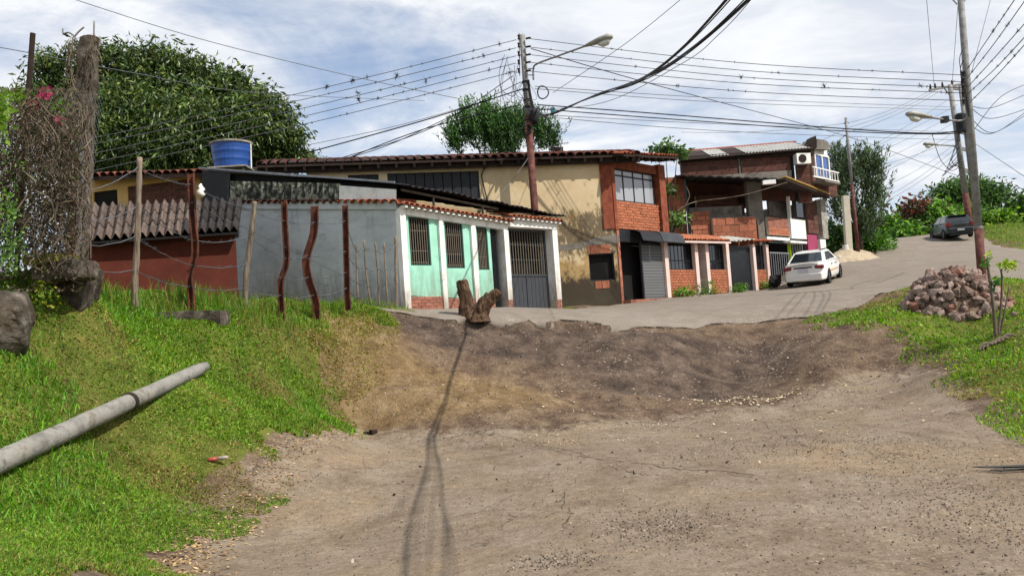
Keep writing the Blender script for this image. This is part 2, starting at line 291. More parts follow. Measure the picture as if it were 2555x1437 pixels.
# ------------------------------------------------------------------ terrain
CTRL = []
def g(px, py, d): p = at(px, py, d); CTRL.append((p.x, p.y, p.z))
def gz(x, y, z): CTRL.append((x, y, z))
for q in ((-1, 3, 0), (1, 3, 0), (4, 4, 0), (6, 7, 0), (0, 7, 0), (3, 8, 0), (0, 10, 0), (4, 10, 0), (6.3, 10.0, .04), (0, 0, 0), (-1.6, 1, .03), (4, -4, 0), (-3, -4, .15),
          (-6, 6, 1.2), (-7.2, 9, 2.2), (-10, 10, 2.4), (-10, 3, 1.3), (8, 4, .1), (10, 8, .6), (12, 12, 1.0), (14, 17, 1.5), (9, 0, .1),
          (-8, 19, 2.3), (-8.4, 24, 2.3), (-5.6, 13, 2.45), (-6.5, 16, 2.35), (-4.2, 16.5, 2.4), (-7.5, 11.5, 2.45), (-9.5, 14, 2.4), (-5.2, 8.6, 2.0), (-14, 22, 2.8), (-5, 35, 2.9), (5, 40, 3.4), (-20, 40, 3), (12, 52, 4.6), (30, 75, 5.4), (20, 66, 5.0), (40, 60, 6.2), (45, 45, 4.0), (30, 25, 2.2),
          (26, 16, 1.6), (-40, 20, 3), (-30, 80, 3), (0, 90, 4), (60, 90, 5), (80, 40, 3), (70, 0, 1), (0, -40, -1), (-50, -20, 1), (-60, 60, 3), (110, 110, 3), (-110, 110, 2), (0, 130, 3), (-110, -60, 0), (110, -60, 0)): gz(*q)
for q in ((1100, 1085, 12.5), (1350, 1060, 13.0), (1650, 1010, 14.4), (1900, 960, 16.0), (2200, 950, 14.8), (1200, 797, 17.3), (1500, 803, 18), (1800, 795, 19), (2030, 797, 18.5), (1650, 780, 21),
          (1150, 950, 14.8), (1300, 900, 15.7), (1600, 900, 16.1), (1900, 880, 17.2), (2150, 880, 16), (1600, 840, 17.2), (1250, 840, 16.6), (1010, 778, 21), (1385, 775, 25.4), (1655, 745, 30), (1910, 720, 35.9), (2080, 655, 41.5),
          (2150, 700, 32), (2300, 640, 43), (2200, 600, 52), (2370, 600, 51), (2450, 650, 33), (2555, 640, 36), (2555, 700, 24), (2555, 560, 55), (2250, 596, 60), (2240, 735, 20), (2350, 772, 17.5), (2250, 800, 16.5),
          (2400, 850, 16), (2490, 830, 14.5), (2555, 800, 15.0), (2400, 960, 12.7), (2555, 1080, 9), (2330, 905, 14.7), (2080, 890, 15.5), (380, 1437, 5.75), (880, 1085, 13.2), (600, 1250, 8.3), (0, 1437, 4.6), (0, 1200, 6.6), (250, 1150, 8), (0, 900, 7.5),
          (300, 850, 10.3), (500, 1000, 9.7), (700, 950, 12.3), (510, 930, 10.8), (350, 797, 11.1), (560, 799, 12.5), (455, 820, 11.4), (455, 780, 12.3), (340, 722, 11), (200, 690, 9.8), (480, 735, 12.4), (600, 750, 14.5), (865, 740, 16.5), (985, 778, 19), (830, 803, 16.5), (900, 900, 14.5), (990, 830, 16.2), (1000, 1000, 13.6), (2130, 640, 46)): g(*q)
CT = np.array(CTRL)
def _U(r2): return np.where(r2 > 1e-9, r2 * np.log(np.maximum(r2, 1e-9)) * .5, 0)
def _tps():
    n = len(CT); d2 = ((CT[:, None, :2] - CT[None, :, :2]) ** 2).sum(-1)
    A = np.zeros((n + 3, n + 3)); A[:n, :n] = _U(d2) + np.eye(n) * .35; A[:n, n] = 1; A[:n, n + 1:] = CT[:, :2]; A[n:, :n] = A[:n, n:].T
    return np.linalg.solve(A, np.concatenate([CT[:, 2], np.zeros(3)]))
_TW = _tps()
SLAB = at(458, 792, 11.75)
HEAP = at(2384, 760, 17.6)
def zbase(x, y):
    x = np.atleast_1d(np.asarray(x, float)); y = np.atleast_1d(np.asarray(y, float)); o = np.empty(len(x)); n = len(CT)
    for i in range(0, len(x), 20000):
        a, b = x[i:i + 20000], y[i:i + 20000]
        o[i:i + 20000] = _U((a[:, None] - CT[None, :, 0]) ** 2 + (b[:, None] - CT[None, :, 1]) ** 2) @ _TW[:n] + _TW[n] + _TW[n + 1] * a + _TW[n + 2] * b
    r = np.hypot(x, y); k = np.clip((r - 90) / 60, 0, 1); return o * (1 - k) + 2.0 * k
# street line of the house fronts
STO = (-2.85, 21.0); STD = (math.sin(R(43.6)), math.cos(R(43.6)))
ST = VPlane(STO, STD, inward=(-STD[1], STD[0]))
GP = VPlane(STO, (-.846, .533), inward=(.533, .846))       # side wall of the mint house, running back to the left
def poly_of(pts):                                           # pixel points with depths -> ground polygon
    return np.array([(at(*p).x, at(*p).y) if len(p) == 3 else p for p in pts])
def sdf(P, x, y):                                           # signed distance to polygon, positive inside
    x = np.asarray(x, float); y = np.asarray(y, float); d = np.full(x.shape, 1e9); ins = np.zeros(x.shape, bool); n = len(P)
    for i in range(n):
        ax, ay = P[i]; bx, by = P[(i + 1) % n]; ex, ey = bx - ax, by - ay
        t = np.clip(((x - ax) * ex + (y - ay) * ey) / (ex * ex + ey * ey + 1e-12), 0, 1); d = np.minimum(d, np.hypot(x - ax - t * ex, y - ay - t * ey))
        c = (ay > y) != (by > y); xi = ax + (y - ay) / (by - ay + 1e-12) * ex; ins ^= c & (x < xi)
    return np.where(ins, d, -d)
st = lambda t, n=0.0: tuple(ST.w(t, n, 0)[:2])
P_LOW = poly_of([(-4.5, -8), (-2.1, 2.0), (380, 1437, 5.75), (490, 1340, 6.9), (640, 1215, 8.7), (760, 1150, 10.5), (880, 1092, 12.9), (1090, 1090, 12.5), (1350, 1085, 12.6), (1700, 1030, 13.6), (2000, 1000, 14.2), (2200, 950, 15.0), (2320, 940, 14.0), (2400, 1010, 11.6), (2555, 1130, 8.3), (9.5, 4), (11, -8)])
P_UP = poly_of([(830, 806, 16.4), (985, 792, 18.3), st(0, .0), st(6.1), st(9.4), st(20), st(27), (2100, 650, 42.5), (2180, 630, 46), (2195, 603, 51), (2160, 596, 62), (22.5, 72), (33, 72), (2425, 597, 55), (2500, 615, 44), (2620, 640, 40), (40, 34), (30, 24), (2620, 712, 21), (2500, 700, 24.5), (2400, 712, 23), (2240, 735, 20.4), (2130, 770, 19.2), (2030, 799, 18.4), (1900, 800, 18.7), (1750, 803, 18.6), (1600, 806, 17.9), (1400, 804, 17.6), (1250, 799, 17.2), (1140, 797, 17.1), (1000, 800, 17.0)])
P_GL = poly_of([(-12, -6), (-3.3, -2), (-2.25, 2.0), (375, 1437, 5.7), (480, 1340, 6.85), (630, 1215, 8.6), (750, 1150, 10.4), (880, 1088, 12.9), (870, 1000, 13.3), (850, 920, 14.0), (800, 830, 15.4), (990, 812, 16.6), (1000, 798, 17.2), (990, 780, 19.3), st(-.4, .3), tuple(GP.w(3, -.2, 0)[:2]), tuple(GP.w(9, -.2, 0)[:2]), (-9, 19.5), (-16, 20), (-16, 4)])
P_GR = poly_of([(2025, 800, 18.4), (2135, 772, 19.1), (2240, 737, 20.2), (2400, 714, 22.8), (2500, 703, 24.0), (2620, 716, 20.8), (29, 23), (24, 6), (11, 4), (2560, 1105, 8.6), (2450, 1010, 11.3), (2350, 950, 13.1), (2325, 905, 14.7), (2200, 868, 16.2), (2100, 836, 17)])
P_SH = poly_of([(2170, 610, 47), (2195, 600, 52), (2160, 594, 62), (18, 66), (16, 56), (2100, 620, 50)])
P_KN = poly_of([(2425, 596, 55), (2500, 613, 45), (2640, 638, 41), (50, 45), (60, 80), (34, 80), (31, 66)])
def ztop(x, y):
    x = np.atleast_1d(np.asarray(x, float)); y = np.atleast_1d(np.asarray(y, float)); z = zbase(x, y)
    up = np.clip(sdf(P_UP, x, y) / .5, -1, 1); lo = np.clip(sdf(P_LOW, x, y) / .6, -1, 1); rough = np.clip(1 - np.maximum(up, lo), .12, 1.0)
    z = z + rough * (fbm(x * .9, y * .9, 5) * .12) * np.clip(1.6 - np.hypot(x, y) / 60, .3, 1)
    g_ = np.maximum(sdf(P_GL, x, y), sdf(P_GR, x, y)); z = z + np.clip(g_ / .8, 0, 1) * (fbm(x * .6 + 9, y * .6, 3) * .16 + .03)
    # worn hollows in the dirt slope and an eroded gully under the broken road edge
    us_ = sdf(P_UP, x, y); sl_ = np.clip((y - 12) / 1.5, 0, 1) * np.clip((19.5 - y) / 1.0, 0, 1) * np.clip((x + 3) / 1, 0, 1) * np.clip((8 - x) / 1, 0, 1) * np.clip(1 - np.maximum(up, lo), 0, 1)
    z = z + sl_ * (fbm(x * .45 + 4, y * .8, 3) * .22 + fbm(x * 2.1, y * 2.1, 3) * .05 + .03) - .2 * np.exp(-((us_ + .14) / .22) ** 2) * (y < 20) * (x > -1.2) * np.clip((3.6 - x) / 1.2, 0, 1) * (us_ < .02) * np.clip(.4 + fbm(x * 1.2, y * 1.2, 3) * 2, 0, 1)
    kt = np.exp(-((x - SLAB.x) / .85) ** 4 - ((y - SLAB.y) / .5) ** 4); z = z * (1 - kt) + (SLAB.z - .06) * kt        # small level terrace carrying the slab
    hd = ((x - HEAP.x) / .98) ** 2 + ((y - HEAP.y) / .85) ** 2; z = z + .72 * np.clip(1 - hd, 0, 1) ** .7
    return z
def zg(x, y): return float(ztop([x], [y])[0])
def axis(lo, hi, f0, f1, fine, grow=1.16):
    a = list(np.arange(f0, f1, fine)); s = fine
    b = [a[-1]]
    while b[-1] < hi: s *= grow; b.append(b[-1] + s)
    s = fine; c = [a[0]]
    while c[-1] > lo: s *= grow; c.append(c[-1] - s)
    return np.array(c[:0:-1] + a + b[1:])
def grid(xs, ys):
    X, Y = np.meshgrid(xs, ys); n, m = X.shape; i = np.arange(n * m).reshape(n, m)
    return X.ravel(), Y.ravel(), np.stack([i[:-1, :-1], i[:-1, 1:], i[1:, 1:], i[1:, :-1]], -1).reshape(-1, 4)
def soft(cx, cy, rx, ry, x, y, rot=0): 
    c, s = math.cos(rot), math.sin(rot); a = ((x - cx) * c + (y - cy) * s) / rx; b = (-(x - cx) * s + (y - cy) * c) / ry; return np.exp(-(a * a + b * b))
# ---- ground sheet
gx, gy, gf = grid(axis(-1500, 1500, -9, 12, .09), axis(-600, 2500, 2.5, 24, .09))
gzv = ztop(gx, gy)
far = np.hypot(gx, gy) > 300; gzv[far] = 2.0
# leave the ground a few centimetres low beneath the two road sheets
gzv = gzv - .05 * (np.clip(sdf(P_UP, gx, gy) / .25, 0, 1)) - .025 * np.clip((sdf(P_LOW, gx, gy) - .05) / .3, 0, 1)
edge = fbm(gx * 1.3, gy * 1.3, 4) * .9
grassy = np.clip((np.maximum.reduce([sdf(P_GL, gx, gy), sdf(P_GR, gx, gy), sdf(P_SH, gx, gy), sdf(P_KN, gx, gy), (np.hypot(gx, gy) - 75) / 10, np.where((gy > 24) & (gx < 2), .5, -1)]) + edge * .5 - .22) / .35, 0, 1)
def P2(px, py, d): q = at(px, py, d); return q.x, q.y
grassy = grassy * np.clip(((gx - HEAP.x) / 1.25) ** 2 + ((gy - HEAP.y) / 1.05) ** 2 - .6, 0, 1)
def pave_of(x, y): return np.clip(.5 + sdf(P_LOW, x, y) / 1.6, 0, 1)
def earthmat():
    m = bpy.data.materials.new('earth'); m.use_nodes = True; t = m.node_tree; n = t.nodes; l = t.links; b = n['Principled BSDF']; b.inputs['Roughness'].default_value = .96; b.inputs['Specular IOR Level'].default_value = .15
    pos_ = n.new('ShaderNodeNewGeometry').outputs['Position']; a = n.new('ShaderNodeAttribute'); a.attribute_name = 'tint'; sp = n.new('ShaderNodeSeparateColor'); l.new(a.outputs['Color'], sp.inputs[0]); pv = n.new('ShaderNodeAttribute'); pv.attribute_name = 'pave'
    def noi(s, d=8, r=.65, dist=0., rot=None, sc=None):
        q = n.new('ShaderNodeTexNoise'); q.inputs['Scale'].default_value = s; q.inputs['Detail'].default_value = d; q.inputs['Roughness'].default_value = r; q.inputs['Distortion'].default_value = dist
        if rot is not None: mp = n.new('ShaderNodeMapping'); mp.inputs['Rotation'].default_value = (0, 0, rot); mp.inputs['Scale'].default_value = sc; l.new(pos_, mp.inputs[0]); l.new(mp.outputs[0], q.inputs['Vector'])
        else: l.new(pos_, q.inputs['Vector'])
        return q.outputs['Fac']
    def ramp(f, cs, ps):
        c = n.new('ShaderNodeValToRGB'); l.new(f, c.inputs[0]); e = c.color_ramp.elements
        while len(e) < len(cs): e.new(.5)
        for i in range(len(cs)): e[i].position = ps[i]; e[i].color = (*cs[i], 1) if len(cs[i]) == 3 else cs[i]
        return c.outputs[0]
    def mix(f, x, y, mode='MIX'):
        q = n.new('ShaderNodeMix'); q.data_type = 'RGBA'; q.blend_type = mode
        if isinstance(f, float): q.inputs['Factor'].default_value = f
        else: l.new(f, q.inputs['Factor'])
        l.new(x, q.inputs['A']); l.new(y, q.inputs['B']); return q.outputs['Result']
    def rgb(c): q = n.new('ShaderNodeRGB'); q.outputs[0].default_value = (*c, 1); return q.outputs[0]
    def thr(f, nz, lo, hi, k=.9):
        ad = n.new('ShaderNodeMath'); ad.operation = 'MULTIPLY_ADD'; l.new(nz, ad.inputs[0]); ad.inputs[1].default_value = k; l.new(f, ad.inputs[2]); mr = n.new('ShaderNodeMapRange'); mr.interpolation_type = 'SMOOTHSTEP'; l.new(ad.outputs[0], mr.inputs[0]); mr.inputs[1].default_value = lo; mr.inputs[2].default_value = hi; return mr.outputs[0]
    def mul(x, y): q = n.new('ShaderNodeMath'); q.operation = 'MULTIPLY'; l.new(x, q.inputs[0]); l.new(y, q.inputs[1]); return q.outputs[0]
    BW = [(0, 0, 0, 1), (1, 1, 1, 1)]
    fine = noi(26, 6, .8); grit = noi(85, 4, .8); mid = noi(2.4, 9, .7); big = noi(.5, 6, .6, .5)
    dirt = ramp(mid, [lin(70, 56, 47), lin(96, 79, 66), lin(116, 98, 80), lin(132, 115, 98)], [.3, .45, .56, .7])
    tn = ramp(mid, [lin(92, 74, 52), lin(122, 101, 72), lin(146, 126, 96)], [.32, .5, .68])
    tr = ramp(mid, [lin(54, 46, 41), lin(78, 66, 58), lin(98, 84, 73), lin(124, 108, 95)], [.32, .46, .58, .74])
    soil = ramp(mid, [lin(64, 76, 28), lin(92, 104, 40), lin(120, 118, 58)], [.35, .5, .68])
    c = mix(thr(sp.outputs[1], mid, .5, 1.35), dirt, tn); c = mix(thr(sp.outputs[2], mid, .5, 1.25), c, tr)
    # worn asphalt: brown-grey, dusty patches, tar, streaks along the wheel tracks
    as1 = ramp(big, [lin(104, 92, 79), lin(125, 112, 97), lin(134, 123, 110)], [.3, .5, .7]); as2 = ramp(noi(1.7, 9, .72, .4), [lin(96, 80, 63), lin(124, 110, 94), lin(144, 132, 117)], [.34, .5, .68]); ap = mix(.55, as1, as2)
    dust = ramp(noi(.38, 7, .6, .8), BW, [.50, .70]); ap = mix(mul(dust, ramp(mid, BW, [.3, .7])), ap, rgb(lin(142, 120, 92)))
    streak = ramp(noi(1.0, 7, .6, .2, R(-20), (2.2, .3, 1)), BW, [.56, .74]); ap = mix(mul(streak, ramp(noi(.3, 3), BW, [.42, .6])), ap, rgb(lin(82, 70, 61)))
    patch = ramp(noi(.9, 8, .75, 1.0), BW, [.64, .67]); ap = mix(mul(patch, ramp(fine, BW, [.3, .6])), ap, rgb(lin(78, 67, 58)))
    v2 = n.new('ShaderNodeTexVoronoi'); v2.feature = 'DISTANCE_TO_EDGE'; v2.inputs['Scale'].default_value = .7; nd = n.new('ShaderNodeTexNoise'); nd.inputs['Scale'].default_value = 1.6; nd.inputs['Detail'].default_value = 8; l.new(pos_, nd.inputs['Vector']); va = n.new('ShaderNodeVectorMath'); va.operation = 'MULTIPLY_ADD'; l.new(nd.outputs['Color'], va.inputs[0]); va.inputs[1].default_value = (1.5, 1.5, 1.5); l.new(pos_, va.inputs[2]); l.new(va.outputs[0], v2.inputs['Vector'])
    crk = mul(ramp(v2.outputs['Distance'], [(1, 1, 1, 1), (0, 0, 0, 1)], [.002, .012]), ramp(noi(.55, 5), BW, [.5, .62])); ap = mix(crk, ap, rgb(lin(52, 44, 38)))
    pf = thr(pv.outputs['Fac'], mid, .72, 1.02); c = mix(pf, c, ap)
    c = mix(.62, c, ramp(grit, [(.16, .15, .14), (.5, .49, .48), (.86, .84, .82)], [.3, .5, .72]), 'OVERLAY'); c = mix(.5, c, ramp(noi(11, 7, .75), [(.24, .23, .22), (.5, .5, .5), (.76, .75, .74)], [.3, .5, .7]), 'OVERLAY'); c = mix(.35, c, ramp(fine, [(.2, .2, .2), (.5, .5, .5), (.8, .8, .8)], [.3, .5, .7]), 'OVERLAY')
    vo = n.new('ShaderNodeTexVoronoi'); vo.inputs['Scale'].default_value = 30; l.new(pos_, vo.inputs['Vector']); peb = ramp(vo.outputs['Color'], [(0, 0, 0, 1), (0, 0, 0, 1), (1, 1, 1, 1)], [.2, .8, .9]); c = mix(mul(ramp(noi(.9, 5, .6), BW, [.45, .62]), peb), c, rgb(lin(150, 136, 120)))
    c = mix(thr(sp.outputs[0], fine, .8, 1.0), c, soil)
    l.new(c, b.inputs['Base Color'])
    h = n.new('ShaderNodeMath'); h.operation = 'MULTIPLY_ADD'; l.new(vo.outputs['Distance'], h.inputs[0]); h.inputs[1].default_value = -.5; l.new(fine, h.inputs[2])
    sb = n.new('ShaderNodeMapRange'); l.new(pf, sb.inputs[0]); sb.inputs[3].default_value = .045; sb.inputs[4].default_value = .014
    bp = n.new('ShaderNodeBump'); bp.inputs['Strength'].default_value = .8; l.new(sb.outputs[0], bp.inputs['Distance']); l.new(h.outputs[0], bp.inputs['Height']); l.new(bp.outputs[0], b.inputs['Normal'])
    return m
M_earth = earthmat()
def addpave(o, v): at_ = o.data.attributes.new('pave', 'FLOAT', 'POINT'); at_.data.foreach_set('value', np.asarray(v, dtype=np.float32))
def masks(x, y):
    tan_ = np.zeros_like(x); tar = np.zeros_like(x)
    for (px, py, d, rx, ry) in ((1230, 985, 14.2, 1.3, .75), (1090, 970, 14.2, 1.2, .7), (900, 900, 14.4, .8, 1.1), (960, 1020, 13.4, .9, .5), (870, 830, 15.5, .9, .8)): tan_ += soft(*P2(px, py, d), rx, ry, x, y)
    for (px, py, d, rx, ry) in ((1650, 900, 16.2, 2.1, 1.1), (1500, 860, 16.9, 1.6, .8), (1800, 870, 17.0, 1.8, .9), (1200, 850, 16.5, 1.7, .6), (1150, 830, 16.7, 1.0, .6), (1700, 960, 15.1, 1.4, .4)): tar += soft(*P2(px, py, d), rx, ry, x, y)
    return np.clip(tan_, 0, 1), np.clip(tar, 0, 1)
tan_, tar = masks(gx, gy); gc = np.stack([grassy, tan_, tar], -1)
gro = struct(npmesh('ground', np.stack([gx, gy, gzv], -1), gf, M_earth, cols=gc, smooth=True)); addpave(gro, pave_of(gx, gy))
# ---- road sheets, cut to their outline with a ragged edge and a real broken rim
def asphalt(name, base, speck, patch, crack=0):
    m = bpy.data.materials.new(name); m.use_nodes = True; t = m.node_tree; n = t.nodes; l = t.links; b = n['Principled BSDF']; b.inputs['Roughness'].default_value = .93; b.inputs['Specular IOR Level'].default_value = .2
    pos_ = n.new('ShaderNodeNewGeometry').outputs['Position']
    def noi(s, d=8, r=.65, dist=0): q = n.new('ShaderNodeTexNoise'); q.inputs['Scale'].default_value = s; q.inputs['Detail'].default_value = d; q.inputs['Roughness'].default_value = r; q.inputs['Distortion'].default_value = dist; l.new(pos_, q.inputs['Vector']); return q.outputs['Fac']
    def ramp(f, cs, ps):
        c = n.new('ShaderNodeValToRGB'); l.new(f, c.inputs[0]); e = c.color_ramp.elements
        while len(e) < len(cs): e.new(.5)
        for i in range(len(cs)): e[i].position = ps[i]; e[i].color = (*cs[i], 1) if len(cs[i]) == 3 else cs[i]
        return c.outputs[0]
    def mix(f, x, y, mode='MIX'): q = n.new('ShaderNodeMix'); q.data_type = 'RGBA'; q.blend_type = mode; (l.new(f, q.inputs['Factor']) if not isinstance(f, float) else setattr(q.inputs['Factor'], 'default_value', f)); l.new(x, q.inputs['A']); l.new(y, q.inputs['B']); return q.outputs['Result']
    b1 = ramp(noi(.55, 7, .6, .6), base, [.3, .5, .7]); b2 = ramp(noi(2.2, 8, .7, .3), patch, [.36, .5, .66])
    c = mix(.5, b1, b2); fine = noi(70, 4, .8); sp = ramp(fine, speck, [.3, .5, .72]); c = mix(.62, c, sp, 'OVERLAY')
    vo = n.new('ShaderNodeTexVoronoi'); vo.inputs['Scale'].default_value = 34; l.new(pos_, vo.inputs['Vector'])
    pebf = ramp(noi(1.1, 5, .6), [(0, 0, 0, 1), (1, 1, 1, 1)], [.48, .64]); peb = ramp(vo.outputs['Color'], [(0, 0, 0, 1), (0, 0, 0, 1), (1, 1, 1, 1)], [.2, .78, .9])
    pm = n.new('ShaderNodeMath'); pm.operation = 'MULTIPLY'; l.new(pebf, pm.inputs[0]); l.new(peb, pm.inputs[1]); pc = n.new('ShaderNodeRGB'); pc.outputs[0].default_value = (*lin(176, 162, 146), 1); c = mix(pm.outputs[0], c, pc.outputs[0])
    if crack:
        v2 = n.new('ShaderNodeTexVoronoi'); v2.feature = 'DISTANCE_TO_EDGE'; v2.inputs['Scale'].default_value = .55; nd = n.new('ShaderNodeTexNoise'); nd.inputs['Scale'].default_value = 1.5; nd.inputs['Detail'].default_value = 6; l.new(pos_, nd.inputs['Vector']); va = n.new('ShaderNodeVectorMath'); va.operation = 'MULTIPLY_ADD'; l.new(nd.outputs['Color'], va.inputs[0]); va.inputs[1].default_value = (1.2, 1.2, 1.2); l.new(pos_, va.inputs[2]); l.new(va.outputs[0], v2.inputs['Vector'])
        ck = ramp(v2.outputs['Distance'], [(1, 1, 1, 1), (0, 0, 0, 1)], [.0, .012]); cm = n.new('ShaderNodeMath'); cm.operation = 'MULTIPLY'; l.new(ck, cm.inputs[0]); l.new(ramp(noi(.4, 4), [(0, 0, 0, 1), (1, 1, 1, 1)], [.5, .6]), cm.inputs[1]); cc = n.new('ShaderNodeRGB'); cc.outputs[0].default_value = (*lin(58, 48, 42), 1); c = mix(cm.outputs[0], c, cc.outputs[0])
    l.new(c, b.inputs['Base Color'])
    h = n.new('ShaderNodeMath'); h.operation = 'MULTIPLY_ADD'; l.new(vo.outputs['Distance'], h.inputs[0]); h.inputs[1].default_value = -.5; l.new(fine, h.inputs[2])
    bp = n.new('ShaderNodeBump'); bp.inputs['Strength'].default_value = .55; bp.inputs['Distance'].default_value = .012; l.new(h.outputs[0], bp.inputs['Height']); l.new(bp.outputs[0], b.inputs['Normal'])
    return m
M_asph2 = asphalt('pale_asphalt', [lin(112, 102, 92), lin(124, 114, 103), lin(130, 121, 112)], [(.38, .38, .38), (.5, .5, .5), (.62, .62, .62)], [lin(112, 101, 90), lin(126, 116, 105), lin(134, 126, 117)])
def sheet(name, P, xs, ys, lift, rim, m, namp, nsc, under=0.0):
    x, y, f = grid(xs, ys)
    sd = lambda a, b: sdf(P, a, b) + fbm(a * nsc, b * nsc, 4) * namp
    s = sd(x, y); ins = s > 0; keep = ins[f].any(1); f = f[keep]
    used = np.unique(f); out_ = used[~ins[used]]
    e = 1e-3
    for _ in range(3):                              # pull outside vertices back onto the outline
        sx, sy = x[out_], y[out_]; s0 = sd(sx, sy); ga = (sd(sx + e, sy) - s0) / e; gb = (sd(sx, sy + e) - s0) / e; gg = np.maximum(ga * ga + gb * gb, .3)
        x[out_] -= np.clip(s0 * ga / gg, -.3, .3); y[out_] -= np.clip(s0 * gb / gg, -.3, .3)
    mp = np.full(len(x), -1); mp[used] = np.arange(len(used)); f = mp[f]; x, y = x[used], y[used]; z = ztop(x, y) + lift
    ed = {}
    for q in f:
        for a in range(4):
            k = (q[a], q[(a + 1) % 4]); r_ = (k[1], k[0])
            if r_ in ed: del ed[r_]
            else: ed[k] = 1
    be = np.array(list(ed)); n0 = len(x); bv = np.unique(be); rm = {v: n0 + i for i, v in enumerate(bv)}
    s0 = sd(x[bv], y[bv]); ux = np.clip((sd(x[bv] + .02, y[bv]) - s0) / .02, -1, 1) * under; uy = np.clip((sd(x[bv], y[bv] + .02) - s0) / .02, -1, 1) * under
    V = np.concatenate([np.stack([x, y, z], -1), np.stack([x[bv] + ux, y[bv] + uy, z[bv] - rim], -1)])
    sk = np.array([(a, rm[a], rm[b], b) for a, b in be]); return struct(npmesh(name, V, np.concatenate([f, sk]), m, smooth=False))
lo_ = sheet('lower_road', P_LOW, np.arange(-6, 11.6, .12), np.concatenate([np.arange(-8, 3, .4), np.arange(3, 15.5, .12)]), .003, .06, M_earth, .28, .9)
up_ = sheet('upper_road', P_UP, np.concatenate([np.arange(-7, 10, .12), np.arange(10, 42, .5)]), np.concatenate([np.arange(15.5, 24, .12), np.arange(24, 74, .5)]), .025, .17, M_asph2, .3, 1.3, under=.2)
for o_ in (lo_, up_):
    o_.data.polygons.foreach_set('use_smooth', np.ones(len(o_.data.polygons), bool))

_v = np.empty(len(lo_.data.vertices) * 3); lo_.data.vertices.foreach_get('co', _v); _v = _v.reshape(-1, 3); _t, _r = masks(_v[:, 0], _v[:, 1])
_a = lo_.data.attributes.new('tint', 'FLOAT_COLOR', 'POINT'); _c = np.ones((len(_v), 4), dtype=np.float32); _c[:, 0] = 0; _c[:, 1] = _t; _c[:, 2] = _r; _a.data.foreach_set('color', _c.ravel()); addpave(lo_, pave_of(_v[:, 0], _v[:, 1]))

def gp(px, py, lo=3.0, hi=40.0):                    # where the view line through a photo point meets the ground
    v = ray(px, py); ds = np.linspace(lo, hi, 1500); k = ds / v.y; zz_ = ztop(v.x * k, v.y * k); f = EYE.z + v.z * k < zz_; i = int(np.argmax(f)); return Vector((v.x * k[i], v.y * k[i], zz_[i]))
# ------------------------------------------------------------------ shared meshes
def meshof(mb, name, m, smooth=False):
    me = bpy.data.meshes.new(name); me.from_pydata([tuple(v) for v in mb.v], [], mb.f); me.update()
    if smooth: me.shade_smooth()
    me.materials.append(m); return me
def unitbox(m, name='block'):                       # unit cube standing on its base, chamfered edges
    bm = bmesh.new(); bmesh.ops.create_cube(bm, size=1); bmesh.ops.translate(bm, verts=bm.verts, vec=(0, 0, .5))
    me = bpy.data.meshes.new(name); bm.to_mesh(me); bm.free(); me.materials.append(m); return me
UB = {}
def ub(m):
    if m not in UB: UB[m] = unitbox(m)
    return UB[m]
def tilemesh(rad, length, m, seg=7, th=.014, taper=.85):   # barrel tile, axis along -y (eave end at y=0), arch up
    mb = MB(); k = seg + 1
    for (yy, r_) in ((0, rad), (length, rad * taper)):
        for rr in (r_, r_ - th): mb.vs([(-rr * math.cos(math.pi * i / seg), yy, rr * math.sin(math.pi * i / seg) * .8) for i in range(k)])
    a, b, c, d = 0, k, 2 * k, 3 * k
    for i in range(seg): mb.f += [(a + i, c + i, c + i + 1, a + i + 1), (b + i + 1, d + i + 1, d + i, b + i), (a + i, a + i + 1, b + i + 1, b + i), (c + i + 1, c + i, d + i, d + i + 1)]
    return meshof(mb, 'roof_tile', m, False)
def tiles(parent, p0, p1, inward, slope, spacing, me, rows=2, rowlen=.38, jit=.02, skip=.0):   # rows of cover tiles going up from the eave p0-p1
    p0, p1 = Vector(p0), Vector(p1); ex = (p1 - p0); Ln = ex.length; ex.normalize(); iv = Vector((inward[0], inward[1], 0)).normalized()
    ey = (iv * math.cos(slope) + Vector((0, 0, math.sin(slope)))).normalized(); ey = (ey - ex * ey.dot(ex)).normalized(); ez = ex.cross(ey)
    if ez.z < 0: ez = -ez
    n = max(1, int(round(Ln / spacing)))
    for i in range(n):
        for j in range(rows):
            if random.random() < skip: continue
            q = p0 + ex * ((i + .5) / n * Ln + random.uniform(-jit, jit)) + ey * (j * rowlen + random.uniform(-jit, jit) * 1.5) + ez * (j * .004 + random.uniform(0, .008))
            a = random.uniform(-.035, .035); piece('roof_tile', me, parent, q, tilt=basis(ex * math.cos(a) + ey * math.sin(a), ey * math.cos(a) - ex * math.sin(a), ez))
    return ex, ey, ez
def bricks(parent, pl, t0, t1, z0, z1, bw, bh, m, backm, n=0.0, th=.05, gap=.016, zlo=None, stagger=True, jit=.004, miss=0.0, back=True):
    """single bricks laid in courses on plane pl, mortar bed behind them"""
    zl = zlo or (lambda t: z0)
    if back: MB(pl.w).slab([(t0, min(zl(t0), z0)), (t1, min(zl(t1), z0)), (t1, z1), (t0, z1)], n + .012 + 1.4 * jit, n + th + .05).build('mortar', backm, parent)
    nr = max(1, int(round((z1 - z0) / bh))); hh = (z1 - z0) / nr
    for r_ in range(nr):
        t = t0 - (bw * .5 if stagger and r_ % 2 else 0)
        while t < t1 - .02:
            a, b = max(t, t0), min(t + bw, t1); t += bw
            if b - a < bw * .2 or random.random() < miss: continue
            o = piece('brick', ub(m), parent, pl.w((a + b) / 2, n + th / 2 + random.uniform(-jit, jit), z0 + r_ * hh + gap / 2), rot=(0, 0, pl.rz), scale=(b - a - gap, th, hh - gap))
